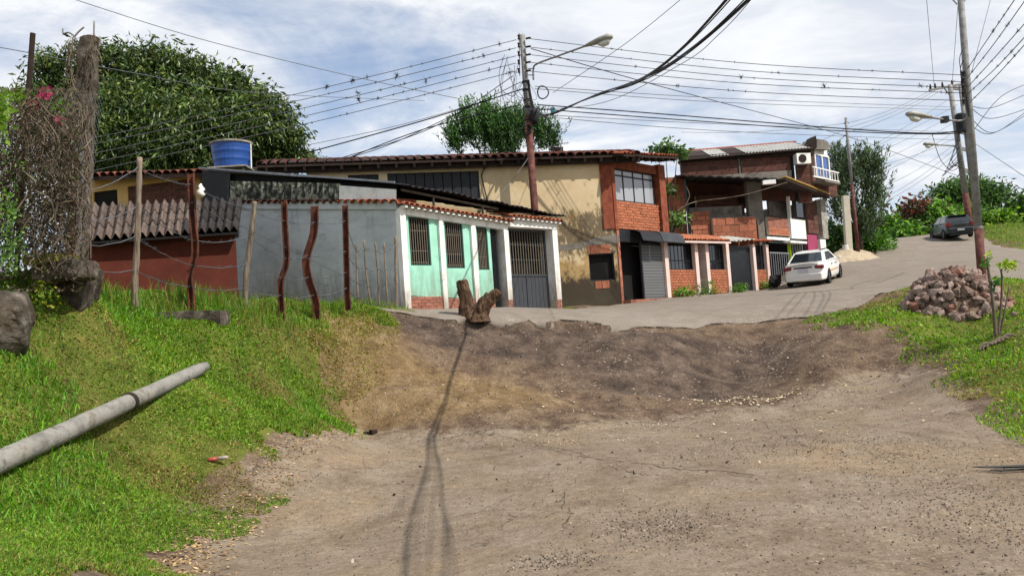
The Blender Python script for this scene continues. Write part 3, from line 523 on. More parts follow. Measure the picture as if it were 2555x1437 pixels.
def wall(mb, t0, t1, zlo, zhi, n0, n1, holes=()):   # wall with openings (ta, tb, za, zb)
    br = sorted({t0, t1} | {h_[0] for h_ in holes} | {h_[1] for h_ in holes})
    f = lambda q, t: q(t) if callable(q) else q
    for a, b in zip(br[:-1], br[1:]):
        if b - a < 1e-4 or b > t1 + 1e-4 or a < t0 - 1e-4: continue
        hs = sorted([h_ for h_ in holes if h_[0] <= a + 1e-5 and h_[1] >= b - 1e-5], key=lambda q: q[2]); za = (f(zlo, a), f(zlo, b))
        for h_ in hs: mb.slab([(a, za[0]), (b, za[1]), (b, h_[2]), (a, h_[2])], n0, n1); za = (h_[3], h_[3])
        mb.slab([(a, za[0]), (b, za[1]), (b, f(zhi, b)), (a, f(zhi, a))], n0, n1)
def line(pl, a, b, off=0.0):
    (t0, z0), (t1, z1) = pl.hit(*a, off), pl.hit(*b, off); return lambda t: z0 + (z1 - z0) * (t - t0) / (t1 - t0)
T = lambda px, py=660: ST.hit(px, py)[0]
def zst(t): q = ST.w(t, 0, 0); return float(zbase([q.x], [q.y])[0])

# ------------------------------------------------------------------ mint house
mint = thing('mint_house', 'single-storey mint green house with white pilasters and barred windows behind the tree stump', 'house', ST.w(0, 0, zst(0)), ST.rz)
tb = [T(p) for p in (1003, 1015, 1097, 1108, 1177, 1188, 1228, 1246, 1258, 1268, 1360, 1378, 1390)]
zbm = line(ST, (1007, 537), (1246, 573)); ztp = line(ST, (1002, 521), (1261, 562)); zbr = line(ST, (1015, 738), (1160, 744))
wins = []
for (xa, xb, ya, yb) in ((1018, 1077, 541, 662), (1108, 1160, 553, 669), (1188, 1221, 566, 673)):
    ta, z1 = ST.hit(xa, ya); t_, z0 = ST.hit(xa, yb); tb_ = T(xb); wins.append((ta, tb_, z0, z1))
tE = T(1228)
MBw = MB(ST.w); wall(MBw, tb[1], tE, lambda t: zbr(t) + .005, zbm, 0, .14, wins); MBw.build('wall', M_mint, mint)
# plinth of bricks, panel by panel
for a, b in ((tb[1], tb[2]), (tb[3], tb[4]), (tb[5], tE)):
    zlo_ = min(zst(a), zst(b)) - .02; bricks(mint, ST, a, b, zlo_, (zbr(a) + zbr(b)) / 2, .26, .085, M_brick, M_mortar, n=-.035, th=.06)
for (a, b) in ((tb[2], tb[3]), (tb[4], tb[5])): MB(ST.w).box(a, b, -.08, .1, zst(a) - .2, zbm((a + b) / 2) + .01).build('pilaster', M_white, mint)
cc = MB(ST.w); cc.box(-.02, tb[1], -.085, .5, zst(0) - .3, zbm(0) + .02); cc.build('corner_column', M_white, mint)
MB(ST.w).hexa([ST.w(-.02, -.09, zbm(0)), ST.w(tb[9], -.09, zbm(tb[9])), ST.w(tb[9], .16, zbm(tb[9])), ST.w(-.02, .16, zbm(0)), ST.w(-.02, -.09, ztp(0)), ST.w(tb[9], -.09, ztp(tb[9])), ST.w(tb[9], .16, ztp(tb[9])), ST.w(-.02, .16, ztp(0))]).build('beam', M_white, mint)
MB(ST.w).box(tb[1] - .1, tE, .75, .8, zst(1) - .2, zbm(3) + .1).build('back_wall', mat('shaded_room_plaster', [lin(40, 34, 28), lin(58, 50, 42)], 2, .9), mint)  # dark tone carries the shade of the rooms behind the windows
def grille(parent, pl, t0, t1, z0, z1, n, nb, m, mb_, bar=.016, cross=(.5,), frame=.035, name='window'):
    f = MB(pl.w); f.box(t0, t1, n, n + .05, z0, z0 + frame); f.box(t0, t1, n, n + .05, z1 - frame, z1); f.box(t0, t0 + frame, n, n + .05, z0 + frame, z1 - frame); f.box(t1 - frame, t1, n, n + .05, z0 + frame, z1 - frame)
    fo = f.build(name, m, parent)
    for k in range(nb): piece('bar', ub(mb_), fo, pl.w(t0 + frame + (t1 - t0 - 2 * frame) * (k + .5) / nb, n + .02, z0 + frame), rot=(0, 0, pl.rz), scale=(bar, bar, z1 - z0 - 2 * frame))
    for c_ in cross: piece('cross_bar', ub(mb_), fo, pl.w((t0 + t1) / 2, n + .034, z0 + (z1 - z0) * c_), rot=(0, 0, pl.rz), scale=(t1 - t0 - 2 * frame, .012, .02))
    return fo
M_barl = mat('cream_bar_paint', [lin(96, 88, 77), lin(116, 107, 94)], 5, .7)
M_greenf = mat('dark_green_frame', [lin(20, 52, 44), lin(28, 66, 56)], 5, .6)
for i, w_ in enumerate(wins): grille(mint, ST, *w_, .03, (8, 8, 6)[i], M_greenf, M_barl, cross=(.06, .3, .72), bar=.02)
# narrow iron door
zd = zbm(tE); grille(mint, ST, tE + .01, tb[7] - .01, zst(tE) + .02, zd - .01, .04, 5, M_blackm, M_blackm, cross=(.45, .5, .95), name='iron_door_or_gap')
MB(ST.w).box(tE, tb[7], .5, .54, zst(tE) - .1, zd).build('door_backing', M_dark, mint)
# gate posts with brick feet
zg2 = line(ST, (1277, 567), (1378, 573)); zg3 = line(ST, (1277, 551), (1378, 561))
for (a, b, dp) in ((tb[8] - .02, tb[9], .22), (tb[11], tb[12], .42)):
    zf = zst(a); zt = zg2(a) if a > tb[9] else zbm(a); p = MB(ST.w); p.box(a, b, -.1, dp, zf + .34, zt + .02); post = p.build('gate_post', M_white, mint)
    bricks(post, ST, a, b, zf - .05, zf + .34, .14, .085, M_brick, M_mortar, n=-.1, th=dp + .04)
tg0, tg1 = tb[9] + .02, tb[11] - .02; zr = line(ST, (1268, 685), (1354, 687)); zgt = line(ST, (1262, 565), (1354, 573))
gate = MB(ST.w); z0g, z1g = zst(tg0) + .03, zgt(tg1)
for (a, b, c_, d_) in ((tg0, tg1, z1g - .06, z1g), (tg0, tg1, zr(tg0) - .03, zr(tg0) + .03), (tg0, tg1, z0g, z0g + .06), (tg0, tg0 + .06, z0g, z1g), (tg1 - .06, tg1, z0g, z1g), ((tg0 + tg1) / 2 - .025, (tg0 + tg1) / 2 + .025, z0g, zr(tg0))): gate.box(a, b, .2, .26, c_, d_)
gate = gate.build('gate', M_greym, mint)
nbar = 16
for k in range(nbar): piece('bar', ub(M_barl), gate, ST.w(tg0 + .06 + (tg1 - tg0 - .12) * (k + .5) / nbar, .23, zr(tg0) + .03), rot=(0, 0, ST.rz), scale=(.022, .02, z1g - .06 - zr(tg0) - .03))
for c_ in (.33, .66): piece('cross_bar', ub(M_greym), gate, ST.w((tg0 + tg1) / 2, .25, zr(tg0) + (z1g - zr(tg0)) * c_), rot=(0, 0, ST.rz), scale=(tg1 - tg0, .015, .03))
for (a, b) in ((tg0 + .06, (tg0 + tg1) / 2 - .025), ((tg0 + tg1) / 2 + .025, tg1 - .06)):
    for k in range(5): piece('panel_sheet', ub(M_greym), gate, ST.w(a + (b - a) * (k + .5) / 5, .235, z0g + .06), rot=(0, 0, ST.rz), scale=((b - a) / 5 - .012, .02, zr(tg0) - .09 - z0g))
MB(ST.w).box(tb[9] - .4, tb[12] + .6, .68, .72, zst(5) - .2, zg2(tb[12]) + .02).build('yard_shade_sheet', M_dark, mint)  # dark sheet added close behind the gate, standing for the shaded yard
MB(ST.w).hexa([ST.w(tb[9] - .02, -.12, zg2(tb[9])), ST.w(tb[12], -.12, zg2(tb[12])), ST.w(tb[12], .4, zg2(tb[12])), ST.w(tb[9] - .02, .4, zg2(tb[9])), ST.w(tb[9] - .02, -.12, zg3(tb[9])), ST.w(tb[12], -.12, zg3(tb[12])), ST.w(tb[12], .4, zg3(tb[12])), ST.w(tb[9] - .02, .4, zg3(tb[9]))]).build('gate_beam', M_white, mint)
# eave: white rafter ends and clay tiles
t_small = tilemesh(.088, .40, M_tile_o)
for (ta, tb2, za_, zb_, nrow) in ((-.02, tb[9] + .1, ztp(0) + .05, ztp(tb[9]) + .05, 3), (tb[9] + .02, tb[12] + .12, zg3(tb[9]) + .06, zg3(tb[12]) + .06, 3)):
    n_ = int((tb2 - ta) / .2)
    for k in range(n_):
        t = ta + (tb2 - ta) * (k + .5) / n_; zq = za_ + (zb_ - za_) * (k + .5) / n_; piece('rafter_end', ub(M_white), mint, ST.w(t, -.13, zq - .055), rot=(0, 0, ST.rz), scale=(.09, .24, .075))
    p0, p1 = ST.w(ta, -.27, za_ + .02), ST.w(tb2, -.27, zb_ + .02)
    tiles(mint, p0, p1, ST.n, R(14), .178, t_small, rows=nrow)
    q = MB(); dn = ST.n * .95; q.hexa([p0 + Vector((0, 0, -.02)), p1 + Vector((0, 0, -.02)), p1 + Vector((dn.x, dn.y, .2)), p0 + Vector((dn.x, dn.y, .2)), p0 + Vector((0, 0, .012)), p1 + Vector((0, 0, .012)), p1 + Vector((dn.x, dn.y, .235)), p0 + Vector((dn.x, dn.y, .235))]); q.build('roof_deck', M_tile_d, mint)
# grey side wall
zgw = line(GP, (985, 521), (590, 520)); tw1 = GP.hit(588, 620)[0]
def zgp(t): q = GP.w(t, 0, 0); return float(zbase([q.x], [q.y])[0])
w_ = MB(GP.w); wall(w_, .02, tw1, lambda t: zgp(t) - .5, zgw, 0, .15); w_.build('side_wall', M_greyw, mint)
MB(GP.w).slab([(.02, zgw(0) - .02), (tw1, zgw(tw1) - .02), (tw1, zgw(tw1) + .2), (.02, zgw(0) + .2)], -.06, .16).build('side_beam', M_greyw, mint)
t_gab = tilemesh(.155, .45, M_tile); t_gabd = tilemesh(.155, .45, M_tile_d); tm = GP.hit(850, 515)[0]
for a, b, me in ((-.12, tm, t_gab), (tm, tw1, t_gabd)): tiles(mint, GP.w(a, -.16, zgw(a) + .12), GP.w(b, -.16, zgw(b) + .12), GP.n, R(6), .29, me, rows=2)
# black lean-to roof above the patio
A_ = GP.w(*[(lambda q: (q[0], 0, q[1]))(GP.hit(505, 424))][0]); B_ = GP.w(*[(lambda q: (q[0], 0, q[1]))(GP.hit(992, 461))][0]); q_ = ST.hit(1387, 540, .25); C_ = ST.w(q_[0], .25, q_[1]); D_ = C_ + (A_ - B_) * .24
def corr(parent, name, p00, p10, p11, p01, m, waves, amp, th=.012, rows=4, jag=0.0):   # corrugated sheet, p00-p10 is the edge across the waves
    mb = MB(); n = waves * 4; nr = rows
    nrm = (p10 - p00).cross(p01 - p00).normalized()
    if nrm.z < 0: nrm = -nrm
    for k in range(2):
        for j in range(nr + 1):
            for i in range(n + 1):
                u, v = i / n, j / nr; p = p00 * (1 - u) * (1 - v) + p10 * u * (1 - v) + p11 * u * v + p01 * (1 - u) * v
                h_ = amp * math.sin(2 * math.pi * u * waves) + jag * (mnoise.noise(p * 1.7)) * (1.0)
                mb.v.append(p + nrm * (h_ - k * th))
    S = n + 1; N0 = S * (nr + 1)
    for j in range(nr):
        for i in range(n): a = j * S + i; mb.f += [(a, a + 1, a + S + 1, a + S), (N0 + a + S, N0 + a + S + 1, N0 + a + 1, N0 + a)]
    for i in range(n): a = i; mb.f += [(N0 + a, N0 + a + 1, a + 1, a)]; a = nr * S + i; mb.f += [(a, a + 1, N0 + a + 1, N0 + a)]
    for j in range(nr): a = j * S; mb.f += [(a, a + S, N0 + a + S, N0 + a)]; a = j * S + n; mb.f += [(N0 + a, N0 + a + S, a + S, a)]
    return mb.build(name, m, parent, smooth=False)
ov = ST.n * -.45
corr(mint, 'lean_to_roof', B_ + Vector((ov.x, ov.y, -.06)), C_ + Vector((ov.x, ov.y, -.06)), D_, A_, M_black, 30, .022, jag=.05)
up3 = Vector((0, 0, .05)); gn = GP.n * -.12; gn3 = Vector((gn.x, gn.y, 0))
MB().bar(A_ + gn3 + up3, B_ + gn3 + up3, .05, .05).build('roof_edge_strip', M_steel, mint)
def onp(pl, pts, off): r_ = [pl.hit(x, y, off) for x, y in pts]; return [(t, z) for t, z in r_]
MB(GP.w).slab(onp(GP, [(505, 428), (572, 432), (572, 515), (590, 518), (592, 592), (505, 590)], -.05), -.05, -.02).build('black_tarpaulin', M_black, mint)
MB(GP.w).slab(onp(GP, [(566, 434), (990, 465), (990, 500), (840, 508), (566, 516)], .12), .12, .15).build('dark_backing', M_dark, mint)
# lichen covered corrugated boards below the roof edge, each its own sheet
xs_ = [568, 636, 706, 775, 846]
for i in range(4):
    a, b = xs_[i] + 1, xs_[i + 1] + 3; ytop = lambda x: 452 + (x - 568) * .022; yb = lambda x: 510 - (x - 568) * .012
    P_ = [GP.hit(x, y, -.04 - .012 * (i % 2)) for x, y in ((a, yb(a) + random.uniform(-2, 2)), (b, yb(b) + random.uniform(-2, 2)), (b, ytop(b)), (a, ytop(a)))]; oo = -.04 - .012 * (i % 2)
    corr(mint, 'lichened_board', *[GP.w(t, oo, z) for t, z in P_], M_lichen, 5, .03, rows=2)
MB(GP.w).slab(onp(GP, [(847, 463), (988, 473), (988, 499), (847, 505)], -.05), -.06, -.03).build('white_board', M_white, mint)
# posts and light rail holding the lean-to
pr0, pr1 = ST.hit(1000, 474, .2), ST.hit(1242, 522, .2)
MB().bar(ST.w(pr0[0], .2, pr0[1]), ST.w(pr1[0], .2, pr1[1]), .06, .06).build('roof_rail', M_steel, mint)
for px, ya, yb_ in ((1081, 490, 512), (1204, 514, 532), (1330, 528, 548)):
    t, z1 = ST.hit(px, ya, .2); _, z0 = ST.hit(px, yb_ + 4, .2); MB(ST.w).box(t - .025, t + .025, .18, .23, z0 - .05, z1).build('roof_post', M_steel, mint)
q = MB(ST.w); q.slab([(.1, zbm(0)), (tb[9], zbm(tb[9])), (tb[9], 4.95), (.1, 5.55)], 1.6, 1.65); q.build('roof_void_shade', M_dark, mint)  # dark sheet standing for the shade in the void under the lean-to

# ------------------------------------------------------------------ red outbuilding with cement tile roof
rA, rB = at(190, 690, 18.8), at(593, 690, 20.4); RP = VPlane(rA.xy, (rB - rA).xy)
red = thing('red_outbuilding', 'low oxide red outbuilding under a brown wavy cement tile roof behind the wire fence', 'outbuilding', (rA.x, rA.y, 2.3), RP.rz)
Lr = (rB - rA).xy.length; q = MB(RP.w)
zrt = line(RP, (200, 592), (590, 566)); wall(q, 0, Lr, 1.6, zrt, 0, .15); q.slab([(0, 1.6), (.15, 1.6), (.15, zrt(0)), (0, zrt(0))], .15, 3.2); q.slab([(Lr - .15, 1.6), (Lr, 1.6), (Lr, zrt(Lr)), (Lr - .15, zrt(Lr))], .15, 3.2); q.build('wall', M_redw, red)
e0, e1 = at(186, 600, 18.55), at(594, 573, 20.1); f0, f1 = at(203, 514, 21.6), at(604, 499, 23.2)
MBd = MB(); dz = Vector((0, 0, -.07)); MBd.hexa([e0 + dz * 1.6, e1 + dz * 1.6, f1 + dz * 1.6, f0 + dz * 1.6, e0 + dz, e1 + dz, f1 + dz, f0 + dz]); MBd.build('roof_deck', M_dark, red)
ncol, nrow = 19, 3
def wavetile(m):
    mb = MB(); n = 8; prof = [(i / n - .5, .075 * math.cos(2 * math.pi * (i / n - .5)) * (1 if abs(i / n - .5) < .26 else .75)) for i in range(n + 1)]
    for (y, dz_) in ((0, 0.0), (1.0, 0.0)):
        for th in (0, -.014): mb.vs([(x * 1.03, y, z + th + dz_) for x, z in prof])
    k = n + 1
    for i in range(n): mb.f += [(i, i + 1, 2 * k + i + 1, 2 * k + i), (k + i + 1, k + i, 3 * k + i, 3 * k + i + 1), (i + 1, i, k + i, k + i + 1), (2 * k + i, 2 * k + i + 1, 3 * k + i + 1, 3 * k + i)]
    mb.f += [(0, 2 * k, 3 * k, k), (n, k + n, 3 * k + n, 2 * k + n)]
    return meshof(mb, 'cement_tile', m, True)
wt, wtd = wavetile(M_cement_tile), wavetile(mat('blackened_cement_tile', [lin(34, 32, 32), lin(60, 54, 52)], 3, .95, .3, 40, rnd=.2))
for i in range(ncol):
    for j in range(nrow):
        u = (i + .5) / ncol; v0, v1 = j / nrow, (j + 1.12) / nrow; a = e0.lerp(e1, u).lerp(f0.lerp(f1, u), v0); b = e0.lerp(e1, u).lerp(f0.lerp(f1, u), v1)
        b = b - Vector((0, 0, .035)); ey = (b - a); ln = ey.length; ey.normalize(); ex = (e1 - e0).normalized(); ex = (ex - ey * ex.dot(ey)).normalized(); ez = ex.cross(ey); wd = (e1 - e0).length / ncol
        piece('cement_tile', wtd if i > 13 or (i > 11 and random.random() < .5) else wt, red, a + ez * (.012 * (nrow - j) * 0 + .03 - .0 + random.uniform(0, .012)) - ey * .02, tilt=basis(ex, ey, ez), scale=(wd, ln, 1)).rotation_mode
# ------------------------------------------------------------------ yellow annex behind it
aA, aB = at(212, 480, 27.0), at(500, 480, 26.0); AP = VPlane(aA.xy, (aB - aA).xy)
ann = thing('yellow_annex', 'small yellow house end with clay tile eave behind the brown wavy roof', 'house', (aA.x, aA.y, 2.6), AP.rz)
La = (aB - aA).xy.length; zat = line(AP, (215, 444), (490, 438)); ah = AP.hit(233, 480), AP.hit(294, 513); M_yel = mat('ochre_paint', [lin(166, 130, 70), lin(184, 150, 92), lin(192, 162, 108)], 1.5, .9, .15, 40, world=True, blotch=(lin(96, 78, 56), 1.4, .58, .78))
hole = (ah[0][0], ah[1][0], ah[1][1], ah[0][1]); bh_ = (AP.hit(318, 466)[0], AP.hit(482, 466)[0], AP.hit(400, 520)[1], AP.hit(318, 466)[1])
q = MB(AP.w); wall(q, 0, La, 2.4, zat, 0, .15, [hole, bh_]); q.box(-.0, .15, .15, 5, 2.4, zat(0)); q.build('wall', M_yel, ann)
bricks(ann, AP, bh_[0], bh_[1], bh_[2], bh_[3], .3, .12, M_block_d, M_mortar_d, n=.05, th=.06)
wn = MB(AP.w); wn.box(hole[0], hole[1], .06, .1, hole[2], hole[3]); wn.build('window', M_dark, ann)
c0, c1 = AP.hit(210, 442, -.4), AP.hit(505, 432, -.4); p0, p1 = AP.w(c0[0], -.4, c0[1]), AP.w(c1[0], -.4, c1[1])
t_big = tilemesh(.165, .5, M_tile_d); tiles(ann, p0, p1, AP.n, R(13), .3, t_big, rows=2)
iv = AP.n * 4; q = MB(); q.hexa([p0 + Vector((0, 0, -.12)), p1 + Vector((0, 0, -.12)), p1 + Vector((iv.x, iv.y, .85)), p0 + Vector((iv.x, iv.y, .85)), p0 + Vector((0, 0, -.0)), p1 + Vector((0, 0, -.0)), p1 + Vector((iv.x, iv.y, .93)), p0 + Vector((iv.x, iv.y, .93))]); q.build('roof_deck', M_soffit, ann)
# ------------------------------------------------------------------ water tank on the roofs
tc_ = at(580, 418, 25.6); tt = at(580, 360, 25.6); hT = tt.z - tc_.z; tank = thing('water_tank', 'round blue plastic water tank with pale lid on the roofs', 'water tank', tuple(tc_))
q = MB(); nz_ = 9; q.tube([tc_ + Vector((0, 0, hT * k / nz_ - .05)) for k in range(nz_ + 1)], [.55 + .085 * k / nz_ + (.012 if k in (3, 6) else 0) for k in range(nz_ + 1)], 28); q.build('body', M_blue, tank, smooth=False)
q = MB(); q.tube([tc_ + Vector((0, 0, hT - .04)), tc_ + Vector((0, 0, hT + .02)), tc_ + Vector((0, 0, hT + .05)), tc_ + Vector((0, 0, hT + .075))], [.67, .68, .56, .3], 24); q.build('lid', M_conc, tank)
q = MB(); q.tube([tc_ + Vector((.64, -.1, -.1)), tc_ + Vector((.66, -.1, hT * .9)), tc_ + Vector((.6, -.05, hT * .95))], .022, 6); q.build('pipe', M_white, tank)
for (dx_, dy_) in ((-.45, -.3), (.45, -.3), (.0, .45)): MB().box(tc_.x + dx_ - .04, tc_.x + dx_ + .04, tc_.y + dy_ - .04, tc_.y + dy_ + .04, 2.3, tc_.z - .04).build('leg', M_conc, tank)
MB().box(tc_.x - .6, tc_.x + .6, tc_.y - .55, tc_.y + .55, tc_.z - .1, tc_.z - .051).build('platform', M_conc, tank)
# ------------------------------------------------------------------ cream house
tK = ST.hit(1545, 700)[0]; K = ST.w(tK, 0, 0); CR = VPlane(K.xy, (-.98, -.2))
cream = thing('cream_house', 'two-storey cream house with mould stains, clay tile eave and a glazed corner balcony', 'house', (K.x, K.y, zst(tK)), ST.rz)
def creammat():
    m = mat('mould_stained_cream', [lin(182, 160, 124), lin(196, 174, 138), lin(202, 184, 150)], 1.2, .9, .2, 50, world=True)
    t = m.node_tree; n = t.nodes; l = t.links; b = n['Principled BSDF']; c = b.inputs['Base Color'].links[0].from_socket; pos_ = [x for x in n if x.type == 'NEW_GEOMETRY'][0].outputs['Position']
    sp = n.new('ShaderNodeSeparateXYZ'); l.new(pos_, sp.inputs[0])
    def noi(s, st_=(1, 1, 1)): mp = n.new('ShaderNodeMapping'); mp.inputs['Scale'].default_value = st_; l.new(pos_, mp.inputs[0]); q = n.new('ShaderNodeTexNoise'); q.inputs['Scale'].default_value = s; q.inputs['Detail'].default_value = 9; q.inputs['Roughness'].default_value = .72; l.new(mp.outputs[0], q.inputs[0]); return q.outputs['Fac']
    def mr(v, a, b_, c_=0., d=1.): q = n.new('ShaderNodeMapRange'); q.interpolation_type = 'SMOOTHSTEP'; l.new(v, q.inputs[0]); q.inputs[1].default_value = a; q.inputs[2].default_value = b_; q.inputs[3].default_value = c_; q.inputs[4].default_value = d; return q.outputs[0]
    def op(o, a, b_): q = n.new('ShaderNodeMath'); q.operation = o; (l.new(a, q.inputs[0]) if not isinstance(a, float) else None); (l.new(b_, q.inputs[1]) if not isinstance(b_, float) else setattr(q.inputs[1], 'default_value', b_)); return q.outputs[0]
    def mix(f, x, col): q = n.new('ShaderNodeMix'); q.data_type = 'RGBA'; l.new(f, q.inputs['Factor']); l.new(x, q.inputs['A']); q.inputs['B'].default_value = (*col, 1); return q.outputs['Result']
    streak = noi(3.0, (1.5, 1.5, .8)); blot = noi(1.6)
    # old mould streaks around mid height to the right, damp and dirt rising from the ground
    band = op('MULTIPLY', mr(sp.outputs[2], 6.2, 4.9), mr(sp.outputs[2], 2.9, 4.4)); right = mr(sp.outputs[0], -.6, 1.6)
    f = mr(op('ADD', streak, op('MULTIPLY', op('MULTIPLY', band, right), .28)), .60, .78, 0., .9); c2 = mix(f, c, lin(84, 72, 54))
    ochre = mr(op('ADD', blot, mr(sp.outputs[2], 4.6, 3.4, 0., .22)), .58, .72, 0., .75); c2 = mix(ochre, c2, lin(150, 118, 66))
    base = mr(op('ADD', streak, mr(sp.outputs[2], 3.9, 2.5, 0., .5)), .62, .84, 0., .95); c2 = mix(base, c2, lin(52, 46, 38))
    l.new(c2, b.inputs['Base Color']); return m
M_cream = creammat()
tl = CR.hit(765, 440)[0]; zct = line(CR, (780, 428), (1518, 403))
def chole(xa, xb, ya, yb): a, z1 = CR.hit(xa, ya); b, z0 = CR.hit(xb, yb); return (min(a, b), max(a, b), z0, z1)
h_low = chole(1468, 1536, 634, 698); h_up = chole(966, 1199, 433, 495); h_up2 = chole(868, 946, 437, 462)
q = MB(CR.w); wall(q, 0.0, tl, 1.9, zct, 0, .2, [h_low, h_up, h_up2]); q.build('wall', M_cream, cream)
for h_ in (h_up, h_up2):
    wn = MB(CR.w).box(h_[0], h_[1], .12, .15, h_[2], h_[3]).build('window', M_dark, cream); nsl = max(3, int((h_[1] - h_[0]) / .28))
    for k in range(nsl): piece('slat', ub(M_blackm), wn, CR.w(h_[0] + (h_[1] - h_[0]) * (k + .5) / nsl, .09, h_[2]), rot=(0, 0, CR.rz), scale=((h_[1] - h_[0]) / nsl - .03, .04, h_[3] - h_[2]))
wn = MB(CR.w).box(h_low[0], h_low[1], .17, .19, h_low[2], h_low[3]).build('window', M_dark, cream)
for (a, b, c_, d_) in ((h_low[0], h_low[1], h_low[2], h_low[2] + .05), (h_low[0], h_low[1], h_low[3] - .05, h_low[3]), (h_low[0], h_low[0] + .05, h_low[2] + .05, h_low[3] - .05), (h_low[1] - .05, h_low[1], h_low[2] + .05, h_low[3] - .05)): MB(CR.w).box(a, b, .08, .13, c_, d_).build('frame', M_blackm, wn)
# bare blocks over and under that window
lb = chole(1464, 1524, 612, 632); bricks(cream, CR, lb[0], lb[1], lb[2], lb[3], .37, .28, M_block, M_mortar_d, n=-.012, th=.06, gap=.03)
lb = chole(1484, 1522, 701, 719); bricks(cream, CR, lb[0], lb[1], lb[2], lb[3], .28, .25, M_block, M_mortar_d, n=-.012, th=.06, gap=.02)
# patch of bare render
MB(CR.w).slab([(t, z) for t, z in [CR.hit(*p) for p in ((1392, 612), (1450, 606), (1500, 590), (1544, 586), (1545, 606), (1470, 612), (1440, 622), (1392, 626))]], -.006, .01).build('render_patch', M_plaster, cream)
# roof: eave facing the camera, eave along the street
e0_ = CR.hit(1600, 384, -.38); e1_ = CR.hit(640, 412, -.38); p1 = CR.w(e0_[0], -.38, e0_[1]); p0 = CR.w(e1_[0], -.38, e1_[1])
t_cr = tilemesh(.16, .5, M_tile_d); tiles(cream, p0, p1, CR.n, R(15), .30, t_cr, rows=3, rowlen=.45)
def deck(parent, p0, p1, iv, ln, slope, m, th=.07, drop=.02, name='roof_deck'):
    v = Vector((iv[0], iv[1], 0)).normalized() * ln * math.cos(slope) + Vector((0, 0, ln * math.sin(slope))); d0 = Vector((0, 0, -drop)); d1 = Vector((0, 0, -drop - th))
    return MB().hexa([p0 + d1, p1 + d1, p1 + v + d1, p0 + v + d1, p0 + d0, p1 + d0, p1 + v + d0, p0 + v + d0]).build(name, m, parent)
deck(cream, p0, p1, CR.n, 4.5, R(15), M_soffit)
Lx = (p1 - p0).length
for k in range(22):
    u = (k + .5) / 22; c_ = p0.lerp(p1, u); iv3 = Vector((CR.n.x, CR.n.y, 0)) * .44
    MB().bar(c_ + Vector((0, 0, -.16)) + iv3 * .05, c_ + iv3 + Vector((0, 0, -.02)), .09, .13).build('rafter', M_soffit, cream)
MB().bar(p0 + Vector((0, 0, -.09)) + iv3 * .45, p1 + Vector((0, 0, -.09)) + iv3 * .45, .05, .34).build('fascia', M_soffit, cream)
s0 = ST.hit(1556, 386, -.75); s1 = ST.hit(1694, 391, -.75); pp0, pp1 = ST.w(s0[0], -.75, s0[1] + .03), ST.w(s1[0], -.75, s1[1])
tiles(cream, pp0, pp1, ST.n, R(12), .2, tilemesh(.095, .45, M_tile), rows=3, rowlen=.4); deck(cream, pp0, pp1, ST.n, 3.4, R(12), M_soffit)
for k in range(8): 
    c_ = pp0.lerp(pp1, (k + .5) / 8); MB().bar(c_ + Vector((0, 0, -.1)), c_ + Vector((ST.n.x * .8, ST.n.y * .8, -.02)), .06, .09).build('rafter', M_soffit, cream)
# balcony front: red-brown frame, glazing, brick apron
def sh(xa, xb, ya, yb, off=0.0): a, z1 = ST.hit(xa, ya, off); b, z0 = ST.hit(xb, yb, off); return a, b, z0, z1
OB = -.06
t0_, t1_ = ST.hit(1537, 480, OB)[0], ST.hit(1641, 480, OB)[0]; tL = ST.hit(1519, 480, OB)[0]; tR = ST.hit(1657, 480, OB)[0]
zT, zW1, zW0, zB0 = ST.hit(1580, 405, OB)[1], ST.hit(1580, 426, OB)[1], ST.hit(1590, 506, OB)[1], ST.hit(1595, 574, OB)[1]
MB(ST.w).box(tL + .25, t0_, OB, .35, zB0 - .05, zT).build('balcony_post', M_beamr, cream)
MB(ST.w).box(t1_ + .02, tR - .0, OB - .1, .25, zB0 - .05, zT + .05).build('balcony_post', M_beamr, cream)
MB(ST.w).box(t0_, t1_ + .02, OB, .3, zW1, zT).build('balcony_lintel', M_beamr, cream)
bricks(cream, ST, t0_, t1_ + .02, zB0, zW0, .24, .1, M_brick_o, M_mortar_d, n=OB + .02, th=.07, jit=.012)
# corner pier in front of the cream wall's end
MB(CR.w).box(-.02, .42, -.05, .18, zB0, zct(0)).build('corner_pier', M_beamr, cream)
win = MB(ST.w); win.box(t0_, t1_ + .02, .05, .1, zW0, zW0 + .05); win.box(t0_, t1_ + .02, .05, .1, zW1 - .05, zW1); zm_ = zW1 - (zW1 - zW0) * .2; win.box(t0_, t1_ + .02, .05, .1, zm_ - .025, zm_ + .025)
win = win.build('window', M_blackm, cream); npn = 4
M_pane = glass('sky_toned_pane', lin(150, 152, 158), .12)  # pale sky reflection put into the base colour
for k in range(npn):
    a = t0_ + (t1_ - t0_ - .1) * k / npn; b = t0_ + (t1_ - t0_ - .1) * (k + 1) / npn
    for (za, zb) in ((zW0 + .05, zm_ - .025), (zm_ + .025, zW1 - .05)): MB(ST.w).box(a + .035, b - .035, .07, .08, za, zb).build('pane', M_pane, win)
    MB(ST.w).box(b - .03, b + .03, .055, .105, zW0 + .05, zW1 - .05).build('mullion', M_blackm, win)
MB(ST.w).box(t1_ - .12, t1_ + .02, .12, .2, zW0, zW1).build('jamb', M_dark, cream)
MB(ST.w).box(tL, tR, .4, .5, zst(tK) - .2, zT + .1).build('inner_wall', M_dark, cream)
# right side wall of the upper storey
MB(ST.w).box(tR - .2, tR - .02, .3, 4.0, zB0, zT).build('side_wall', M_block_d, cream)
